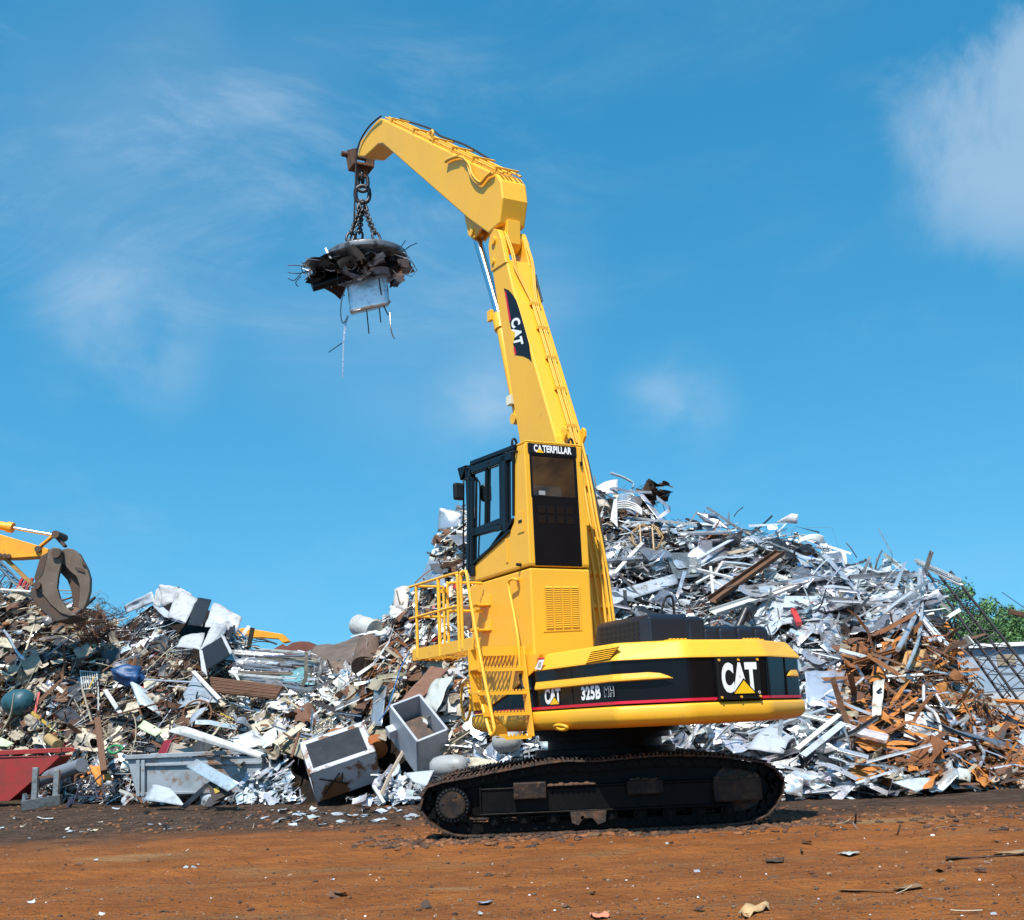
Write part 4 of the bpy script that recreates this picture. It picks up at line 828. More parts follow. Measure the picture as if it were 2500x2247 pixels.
def zone(u, v):
    """what the heap is made of around a spot: colour weights, shape weights, size, droop"""
    if v > 1830 and 560 < u < 1120: return {'silver': 5, 'pale': 3, 'greyblue': 3, 'white': .6, 'grey': 3, 'dark': 2, 'black': 1}, {'sheet': 4, 'strip': 4, 'lump': .6, 'rod': .5, 'angle': .6}, .42
    if u < 560:
        if v < 1600 and u > 300: return {'dark': 4, 'black': 3, 'grey': 3, 'silver': 2, 'white': 3, 'brown': 2}, {'rod': 5, 'curl': 3, 'sheet': 2, 'angle': 2, 'strip': 2, 'lump': .5}, .8
        if v > 1850: return {'brown': 3, 'dark': 3, 'grey': 3, 'white': 3, 'silver': 2, 'rust': 2, 'orange': .5, 'pale': 2}, {'sheet': 3, 'strip': 3, 'rod': 3, 'angle': 2, 'lump': 1}, .75
        return {'beige': 6, 'brown': 5, 'dbrown': 4, 'dark': 4, 'black': 3, 'cream': 4.6, 'grey': 2, 'white': 2.0, 'rust': 1.8, 'silver': 1.0, 'blue': .25, 'red': .25, 'teal': .2, 'green': .15, 'yellow': .2, 'lime': .1}, {'sheet': 3, 'strip': 3.5, 'rod': 6, 'curl': 2.5, 'angle': 3, 'lump': 1}, .9
    if u < 880:
        if v < 1690: return {'white': 3, 'grey': 4, 'silver': 4, 'beige': 2, 'brown': 1}, {'strip': 7, 'angle': 3, 'rod': 2, 'sheet': 1.2}, 1.1
        return {'cream': 4, 'white': 4, 'beige': 4, 'grey': 3, 'silver': 3, 'brown': 4, 'dark': 2, 'black': 1.5, 'rust': 1, 'pale': 2, 'yellow': .2, 'blue': .12}, {'strip': 5, 'sheet': 4, 'angle': 2.5, 'rod': 2.5, 'lump': 1, 'curl': 1}, .75
    if u < 1160:
        if 1560 < v < 1760: return {'brown': 5, 'rust': 4, 'beige': 3, 'dark': 2, 'white': 3, 'grey': 3, 'cream': 2}, {'sheet': 4, 'strip': 4, 'angle': 2, 'rod': 1.5, 'lump': 1}, .8
        return {'white': 4, 'cream': 3, 'beige': 4, 'brown': 3.5, 'grey': 3, 'silver': 3, 'rust': 1, 'dark': 1.5, 'red': .2}, {'sheet': 4.5, 'strip': 3.5, 'rod': 1.5, 'angle': 2, 'lump': 1.5, 'curl': .6}, .75
    if u < 1640 and v < 1330: return {'brown': 3, 'beige': 3, 'white': 3.5, 'cream': 2, 'silver': 3, 'grey': 3, 'dbrown': 2, 'rust': 1}, {'sheet': 3, 'strip': 3, 'rod': 3, 'curl': 1.5, 'angle': 2, 'lump': 1.2}, .75
    if u > 1990 and v > 1850-(u-1990)*.62 and u < 2130 and v < 1780: pass
    rusty = (u > 2050+.25*abs(v-1680)*.3 and 1520 < v < 1815) or (u > 2160 and v >= 1750)
    if rusty: return {'rust': 6, 'orange': 4.5, 'brown': 5, 'black': 2, 'dbrown': 3, 'silver': 3.2, 'grey': 2.2, 'beige': 2, 'white': .4}, {'strip': 8, 'sheet': 3.2, 'angle': 2, 'rod': 2.5, 'curl': 2, 'lump': .5}, .85
    if v > 1800: return {'silver': 8, 'grey': 5, 'pale': 2.0, 'dark': 3, 'black': 2, 'white': 1}, {'strip': 8, 'angle': 3, 'sheet': 2.2, 'rod': 1.2}, .95
    if u > 1950 and v > 1600: return {'silver': 6, 'pale': 4, 'white': 3, 'grey': 2}, {'sheet': 6, 'strip': 3, 'lump': .6, 'rod': 1}, .8
    return {'silver': 8, 'grey': 4.5, 'white': 2.6, 'pale': 2.2, 'dark': 2.6, 'black': 1.5, 'beige': .8, 'brown': 1.2, 'rust': .5, 'blue': .06}, {'strip': 6.5, 'sheet': 4, 'angle': 3, 'rod': 2, 'lump': .6, 'curl': 1.4}, .95
def pick(d): ks = list(d); return rr.choices(ks, [d[k] for k in ks])[0]
LEN = {'sheet': (.18, .80), 'strip': (.4, 2.0), 'angle': (.4, 1.7), 'rod': (.5, 1.8), 'lump': (.14, .42), 'curl': (.35, .9)}
EXCL = []                                        # spots kept clear because a larger thing lies there
def blocked(u, v):
    for q in EXCL:
        ins = False; n = len(q); j = n-1
        for i in range(n):
            (xi, yi), (xj, yj) = q[i], q[j]
            if (yi > v) != (yj > v) and u < (xj-xi)*(v-yi)/(yj-yi)+xi: ins = not ins
            j = i
        if ins: return True
    return False
def piece_pose(u, v, kind, size, big=1.0):
    p, n = surf(u, v); lo, hi = LEN[kind]; L_ = (lo+(hi-lo)*rr.random()**1.8)*size*big
    n = Vector(n)
    if n.y > 0: n = -n
    dn = (n+Vector((rr.gauss(0, .36), rr.gauss(0, .36)-.05, rr.gauss(0, .33)+.15))).normalized()
    ax = Vector((1, rr.gauss(0, .5), rr.gauss(0, .42)-.12*0)) if kind in ('strip', 'angle', 'rod') and rr.random() < .72 else Vector((rr.gauss(0, 1), rr.gauss(0, 1), rr.gauss(0, 1)))
    if u > 1640 and rr.random() < .5: ax = Vector((1, rr.gauss(0, .4), rr.gauss(-.10 if u > 1950 else .18, .3)))
    x = (ax-dn*ax.dot(dn)).normalized(); y = dn.cross(x)
    pos = Vector(p)+n*(rr.random()**1.3*.42*size-.10)
    if pos.z < .06: pos.z = .06+.1*rr.random()
    return L_, x, y, dn, pos
def stuff(name, count, region, label, small=1.0):
    VV, FF, CC, MM, SM = [], [], [], [], []; off = 0; tries = 0
    u0, u1 = region; k = 0
    while k < count and tries < count*8:
        tries += 1; u = rr.uniform(u0, u1); vb = np.interp(u, CT[:, 0], CT[:, 1]); vt = np.interp(u, CT[:, 0], CT[:, 2]); v = vt+(vb+4-vt)*rr.random()**.95
        if blocked(u, v): continue
        cw, kw, size = zone(u, v); kind = pick(kw); pal = pick(cw)
        if kind == 'curl' and pal in ('silver', 'white'): pal = 'dark'
        L_, x, y, z, pos = piece_pose(u, v, kind, size*small*(.75 if v < vt+25 else 1))
        tv, tf = rr.choice(TPL[kind]); R_ = np.array([x, y, z]); vv = (tv*L_)@R_+np.array(pos)
        mi, c = PAL[pal]; c = J(c, .25)
        VV.append(vv); FF += [tuple(i+off for i in f) for f in tf]; off += len(vv); CC.append(np.tile([*c, 1], (len(vv), 1))); MM += [mi]*len(tf); SM += [kind in ('lump', 'strip', 'sheet')]*len(tf); k += 1
    me = bpy.data.meshes.new(name); me.from_pydata(np.concatenate(VV).tolist(), [], FF); me.polygons.foreach_set('material_index', MM); me.polygons.foreach_set('use_smooth', SM)
    ca = me.color_attributes.new('col', 'FLOAT_COLOR', 'POINT'); ca.data.foreach_set('color', np.concatenate(CC).astype(np.float32).ravel())
    for m in SMATS: me.materials.append(m)
    o = bpy.data.objects.new(name, me); COL.objects.link(o); tag(o, label, None, None, 'stuff')
# ------------------------------------------------------------------ single things on and around the heaps
def paint(o, c):
    me = o.data; ca = me.color_attributes.new('col', 'FLOAT_COLOR', 'POINT'); ca.data.foreach_set('color', np.tile(np.array([*c, 1], np.float32), len(me.vertices))); return o
def scrap_obj(name, mb, pal, parent=None, bevel=0, col=None):
    mi, c = PAL[pal]; o = mb.build(name, [SMATS[mi]], parent, bevel=bevel); return paint(o, col or J(c, .08))
def patch(mb, quad, n=7, m=6, crum=.0, sd=0., bend=0., th=.008, wave=None, fold=None):
    """a sheet between four corners, with its own dents and thickness"""
    A, B, C_, D = [Vector(q) for q in quad]; nrm = (B-A).cross(D-A).normalized()
    if nrm.y > 0: nrm = -nrm
    sz = ((B-A).length+(D-A).length)/2; top = []
    for i in range(n):
        for j in range(m):
            s, t = i/(n-1), j/(m-1); p = A.lerp(B, s).lerp(D.lerp(C_, s), t)
            h = crum*sz*mnoise.noise((s*3.1+sd, t*3.1+sd*.7, sd))+bend*sz*(4*s*(1-s)-.5)
            if wave: h += wave[0]*math.sin(t*math.pi*2*wave[1])
            if fold and s > fold[0]: h += fold[1]*sz*(s-fold[0])
            if crum: e = .035*sz*crum*8*mnoise.noise((s*5, t*5, sd+9)); p = p+(B-A).normalized()*e*(1 if i in (0, n-1) else 0)+(D-A).normalized()*e*(1 if j in (0, m-1) else 0)
            top.append(p+nrm*h)
    N_ = n*m; vs = top+[p-nrm*th for p in top]; fs = []
    for i in range(n-1):
        for j in range(m-1): a = i*m+j; fs += [(a, a+m, a+m+1, a+1), (N_+a, N_+a+1, N_+a+m+1, N_+a+m)]
    ring = [(i, 0) for i in range(n)]+[(n-1, j) for j in range(1, m)]+[(i, m-1) for i in range(n-2, -1, -1)]+[(0, j) for j in range(m-2, 0, -1)]
    for k in range(len(ring)):
        a = ring[k][0]*m+ring[k][1]; b = ring[(k+1) % len(ring)]; b = b[0]*m+b[1]; fs.append((a, b, N_+b, N_+a))
    mb.add(vs, fs, 0, crum > 0 or bend != 0)
def HQ(pts, off):
    offs = off if hasattr(off, '__len__') else [off]*len(pts); return [hit(u, v, o) for (u, v), o in zip(pts, offs)]
_sd = [0.]
def grow(q, k=.86):
    cx = sum(p[0] for p in q)/len(q); cy = sum(p[1] for p in q)/len(q); EXCL.append([(cx+(p[0]-cx)*k, cy+(p[1]-cy)*k) for p in q])
def thin(p, q, w):
    d = math.hypot(q[0]-p[0], q[1]-p[1])+1e-6; nx, ny = -(q[1]-p[1])/d*w, (q[0]-p[0])/d*w; grow([(p[0]+nx, p[1]+ny), (q[0]+nx, q[1]+ny), (q[0]-nx, q[1]-ny), (p[0]-nx, p[1]-ny)], .95)
for q in (((694, 1850), (850, 1790), (930, 1850), (925, 1945), (775, 1985), (715, 1950)), ((930, 1740), (998, 1720), (1100, 1790), (1092, 1860), (1018, 1890), (930, 1880)), ((-60, 1846), (152, 1846), (125, 1880), (60, 1966), (-60, 1966)), ((308, 1848), (600, 1846), (600, 1945), (335, 1950)), ((385, 1425), (480, 1455), (590, 1505), (560, 1610), (490, 1645), (430, 1560), (385, 1490))): EXCL.append(q)
def sheet(name, label, cat, quad, pal, off=.3, crum=.04, bend=0., wave=None, fold=None, group=None, n=8, m=7, col=None):
    grow(quad); _sd[0] += 3.7; mb = MB(); patch(mb, HQ(quad, off), n, m, crum, _sd[0], bend, .012, wave, fold); return tag(scrap_obj(name, mb, pal, col=col), label, cat, group)
def beam(name, label, cat, p, q, w, h, pal, off=.3, group=None, up=(0, -.5, .8), kind='box'):
    mb = MB(); a, b = HQ([p, q], off); thin(p, q, max(5, w*45))
    if kind == 'box': mb.bar(a, b, w, h, up)
    else:
        x, y, z = basis(b-a, up); mb.bar(a, b, w, .014, up); mb.bar(a+y*(w/2-.007)+z*(h/2+.007), b+y*(w/2-.007)+z*(h/2+.007), .014, h, up); mb.bar(a-y*(w/2-.007)+z*(h/2+.007), b-y*(w/2-.007)+z*(h/2+.007), .014, h, up)
    return tag(scrap_obj(name, mb, pal, bevel=.004), label, cat, group)
def pipe(name, label, cat, pts, r, pal, off=.3, group=None, sm=True):
    mb = MB(); P_ = HQ(pts, off); mb.tube(smooth_path(P_, 5) if sm and len(pts) > 2 else P_, r, 8); return tag(scrap_obj(name, mb, pal), label, cat, group)
def tribox(A, B, C_, D, off):
    """a box from one near corner and three edges seen from it: returns the corner and the edge vectors"""
    a = hit(*A, off); dep = float((np.array(a)-CP)@CF); s = dep/FPX
    e = [(q[0]-A[0], q[1]-A[1]) for q in (B, C_, D)]
    k12 = -(e[0][0]*e[1][0]+e[0][1]*e[1][1]); k13 = -(e[0][0]*e[2][0]+e[0][1]*e[2][1]); k23 = -(e[1][0]*e[2][0]+e[1][1]*e[2][1])
    z1 = math.sqrt(max(1, k12*k13/k23)); z2 = k12/z1; z3 = k13/z1
    return a, [Vector((CR*x-CU*y+CF*z)*s) for (x, y), z in zip(e, (z1, z2, z3))]
def panel(mb, o, a, b, th, inn):                # flat plate o + a,b, thickness towards inn
    n = Vector(inn).normalized()*th; mb.prism([o, o+a, o+a+b, o+b], n)

# two discarded cabinets
RUSTWHITE = mat('rust_stained_enamel', (.44, .46, .50), .45, noise=1.9, col2=(.16, .07, .03), lohi=(.50, .56), bump=.1, bscale=8, dirt=(1.7, (.36, .3, .24), .56, .7))
ENAM = mat('grey_enamel', (.40, .42, .46), .4, noise=1.6, col2=(.33, .34, .37), bump=.08, dirt=(3, (.2, .12, .07), .70, .8))
DPAN = mat('black_foam_panel', (.012, .012, .014), .5, noise=5, col2=(.022, .022, .025), bump=.1, dirt=(7, (.5, .5, .5), .70, .76))
a, (ex_, ey_, ez_) = tribox((755, 1890), (912, 1846), (706, 1845), (768, 1972), 1.5)
mb = MB(); panel(mb, a, ex_, ez_, .03, ey_); panel(mb, a+ey_, ex_, ez_, .03, -ey_); panel(mb, a+ex_, ey_, ez_, .03, -ex_)
panel(mb, a+ez_, ex_, ey_, .03, -ez_); u_ = .12
for o_, p_, q_ in ((a, ex_, ey_*u_), (a+ey_*(1-u_), ex_, ey_*u_), (a+ey_*u_, ex_*.08, ey_*(1-2*u_)), (a+ex_*.9+ey_*u_, ex_*.1, ey_*(1-2*u_))): panel(mb, o_, p_, q_, .03, ez_)
panel(mb, a+ez_*.8, ey_, ez_*.2, .03, ex_); panel(mb, a, ey_*.12, ez_*.8, .03, ex_); panel(mb, a+ey_*.88, ey_*.12, ez_*.8, .03, ex_)
fr1 = mb.build('fridge_cabinet', [RUSTWHITE], bevel=.008); tag(fr1, 'rust streaked white cabinet lying tilted with a black panel on top', 'cabinet')
mb = MB(); panel(mb, a+ex_*.08+ey_*.12+ez_*.012, ex_*.82, ey_*.76, .02, ez_); mb.build('black_panel', [DPAN], fr1)
mb = MB(); n_ = -ey_.normalized()*.012
for p0, p1 in (((.12, .25), (.50, .72)), ((.14, .78), (.42, .28)), ((.46, .3), (.42, .6))): mb.bar(a+ex_*p0[0]+ez_*p0[1]+n_, a+ex_*p1[0]+ez_*p1[1]+n_, .02, .02, n_)
mb.build('brace_wire', [DSTEEL], fr1)
a, (ex_, ey_, ez_) = tribox((1018, 1812), (1094, 1791), (937, 1747), (1015, 1912), 1.3)
mb = MB(); panel(mb, a, ex_, ez_, .05, ey_); panel(mb, a+ey_, ex_, ez_, .05, -ey_); panel(mb, a+ex_, ey_, ez_, .05, -ex_); panel(mb, a, ey_, ez_, .05, ex_); panel(mb, a+ez_, ex_, ey_, .05, -ez_)
fr2 = mb.build('open_cabinet', [ENAM], bevel=.01); tag(fr2, 'grey open topped metal cabinet leaning behind the rust streaked one', 'cabinet')
mb = MB(); o_ = a+ey_*.72+ez_*.42; n_ = -ex_.normalized()*.16; mb.prism([o_, o_+ey_*.16, o_+ey_*.16+ez_*.22, o_+ez_*.22], n_); mb.build('control_box', [ENAM], fr2, bevel=.01)
mb = MB(); panel(mb, a+ex_*.12+ey_*.1+ez_*.5, ex_*.76, ey_*.8, .02, ez_); mb.build('inner_floor', [mat('rusty_inside', (.05, .035, .028), .7, noise=4, col2=(.11, .06, .04))], fr2)

# skips at the foot of the left heap
REDS = mat('weathered_red_paint', (.30, .022, .02), .5, noise=3, col2=(.20, .03, .02), bump=.15, dirt=(6, (.10, .03, .02), .58, .75))
GRYS = mat('weathered_pale_blue_paint', (.27, .31, .345), .5, noise=2, col2=(.20, .23, .25), bump=.12, dirt=(2.2, (.16, .085, .045), .50, .60))
def skip(name, label, prof, y0, y1, matr, lip=.09):
    """open container; prof = its side outline in photo points on the plane y0, top edge first"""
    P_ = [Vector(W(u, v, y=y0)) for u, v in prof]; D = Vector((0, y1-y0, 0)); c = sum(P_, Vector())/len(P_); mb = MB(); th = Vector((0, .05, 0))
    mb.prism(P_, th); mb.prism([p+D-th for p in P_], th)
    for i in range(1, len(P_)):
        p, q = P_[i], P_[(i+1) % len(P_)]; n_ = Vector((-(q-p).z, 0, (q-p).x)).normalized()*.04
        if n_.dot(c-p) < 0: n_ = -n_
        mb.prism([p+th, q+th, q+D-th, p+D-th], n_)
    o = mb.build(name, [matr], bevel=.006); tag(o, label, 'skip')
    mb = MB(); a, b = P_[0], P_[1]; mb.box((min(a.x, b.x)-.03, y0-.07, a.z-.02), (max(a.x, b.x)+.05, y0-.002, a.z+lip)); mb.build('rim', [matr], o, bevel=.01); mb = MB(); mb.box((min(a.x, b.x)-.03, y1+.002, a.z-.02), (max(a.x, b.x)+.05, y1+.07, a.z+lip)); mb.build('rim', [matr], o, bevel=.01); return o
skip('waste_skip', 'red open skip with sloping end at the left edge', [(-220, 1852), (146, 1847), (120, 1872), (22, 1956), (-220, 1958)], 27.5, 28.3, REDS)
gs = skip('waste_skip', 'pale blue grey skip with rusty ribs half buried in scrap', [(310, 1852), (640, 1846), (640, 1935), (335, 1947)], 24.4, 26.0, GRYS, .07)
mb = MB()
for u in (340, 352): p = Vector(W(u, 1856, y=24.4)); q = Vector(W(u, 1944, y=24.4)); mb.bar(p+Vector((0, -.05, 0)), q+Vector((0, -.05, 0)), .08, .09, (0, 1, 0))
p = Vector(W(345, 1868, y=24.4)); q = Vector(W(640, 1862, y=24.4)); mb.bar(p+Vector((0, -.03, 0)), q+Vector((0, -.03, 0)), .05, .07, (0, -1, 0)); p = Vector(W(345, 1938, y=24.4)); q = Vector(W(640, 1930, y=24.4)); mb.bar(p+Vector((0, -.03, 0)), q+Vector((0, -.03, 0)), .05, .1, (0, -1, 0))
mb.build('rib', [GRYS], gs, bevel=.006)

# the crushed white van body on the crest of the left heap
def lump_body():
    o = empty('crushed_vehicle', tuple(hit(450, 1560, .6)), 0, 'crushed white vehicle shell with black openings on the left heap crest', 'wreck')
    inv = Vector(o.location)
    def add(nm, quads, pal, offs, crum=.10, th=.02, bend=0.):
        mb = MB()
        for k, q in enumerate(quads): patch(mb, [p-inv for p in HQ(q, offs)], 11, 9, crum, k*2.3+len(nm), bend, th)
        return scrap_obj(nm, mb, pal, o, col=(.40, .41, .42) if pal == 'white' else None)
    add('roof_panel', [[(388, 1428), (435, 1432), (470, 1452), (395, 1482)], [(392, 1428), (382, 1440), (372, 1478), (392, 1484)]], 'white', (1.2, 1.2, 1.1, 1.0))
    add('side_panel', [[(432, 1436), (482, 1460), (452, 1520), (408, 1506)], [(520, 1468), (590, 1506), (578, 1545), (500, 1530)]], 'white', (1.4, 1.3, 1.2, 1.2), .05, .03, .04)
    add('dark_opening', [[(480, 1458), (516, 1464), (494, 1530), (458, 1526)], [(572, 1505), (582, 1512), (560, 1562), (550, 1558)]], 'black', (1.15, 1.1, 1.1, 1.1), .02)
    add('folded_wing', [[(520, 1520), (560, 1530), (540, 1560), (490, 1585)], [(440, 1555), (500, 1545), (488, 1585), (430, 1580)]], 'white', (1.45, 1.35, 1.3, 1.3), .06, .02, .08)
    add('bonnet', [[(540, 1555), (568, 1596), (500, 1640), (488, 1588)]], 'black', (1.5, 1.5, 1.4, 1.4), .01)
    add('panel_edge', [[(538, 1548), (548, 1552), (568, 1594), (562, 1598)], [(486, 1585), (494, 1588), (506, 1650), (492, 1638)]], 'white', 1.55, .02)
    add('torn_lining', [[(372, 1478), (400, 1484), (450, 1522), (400, 1506)], [(300, 1480), (372, 1445), (378, 1470), (310, 1498)]], 'pale', 1.1, .08)
lump_body()

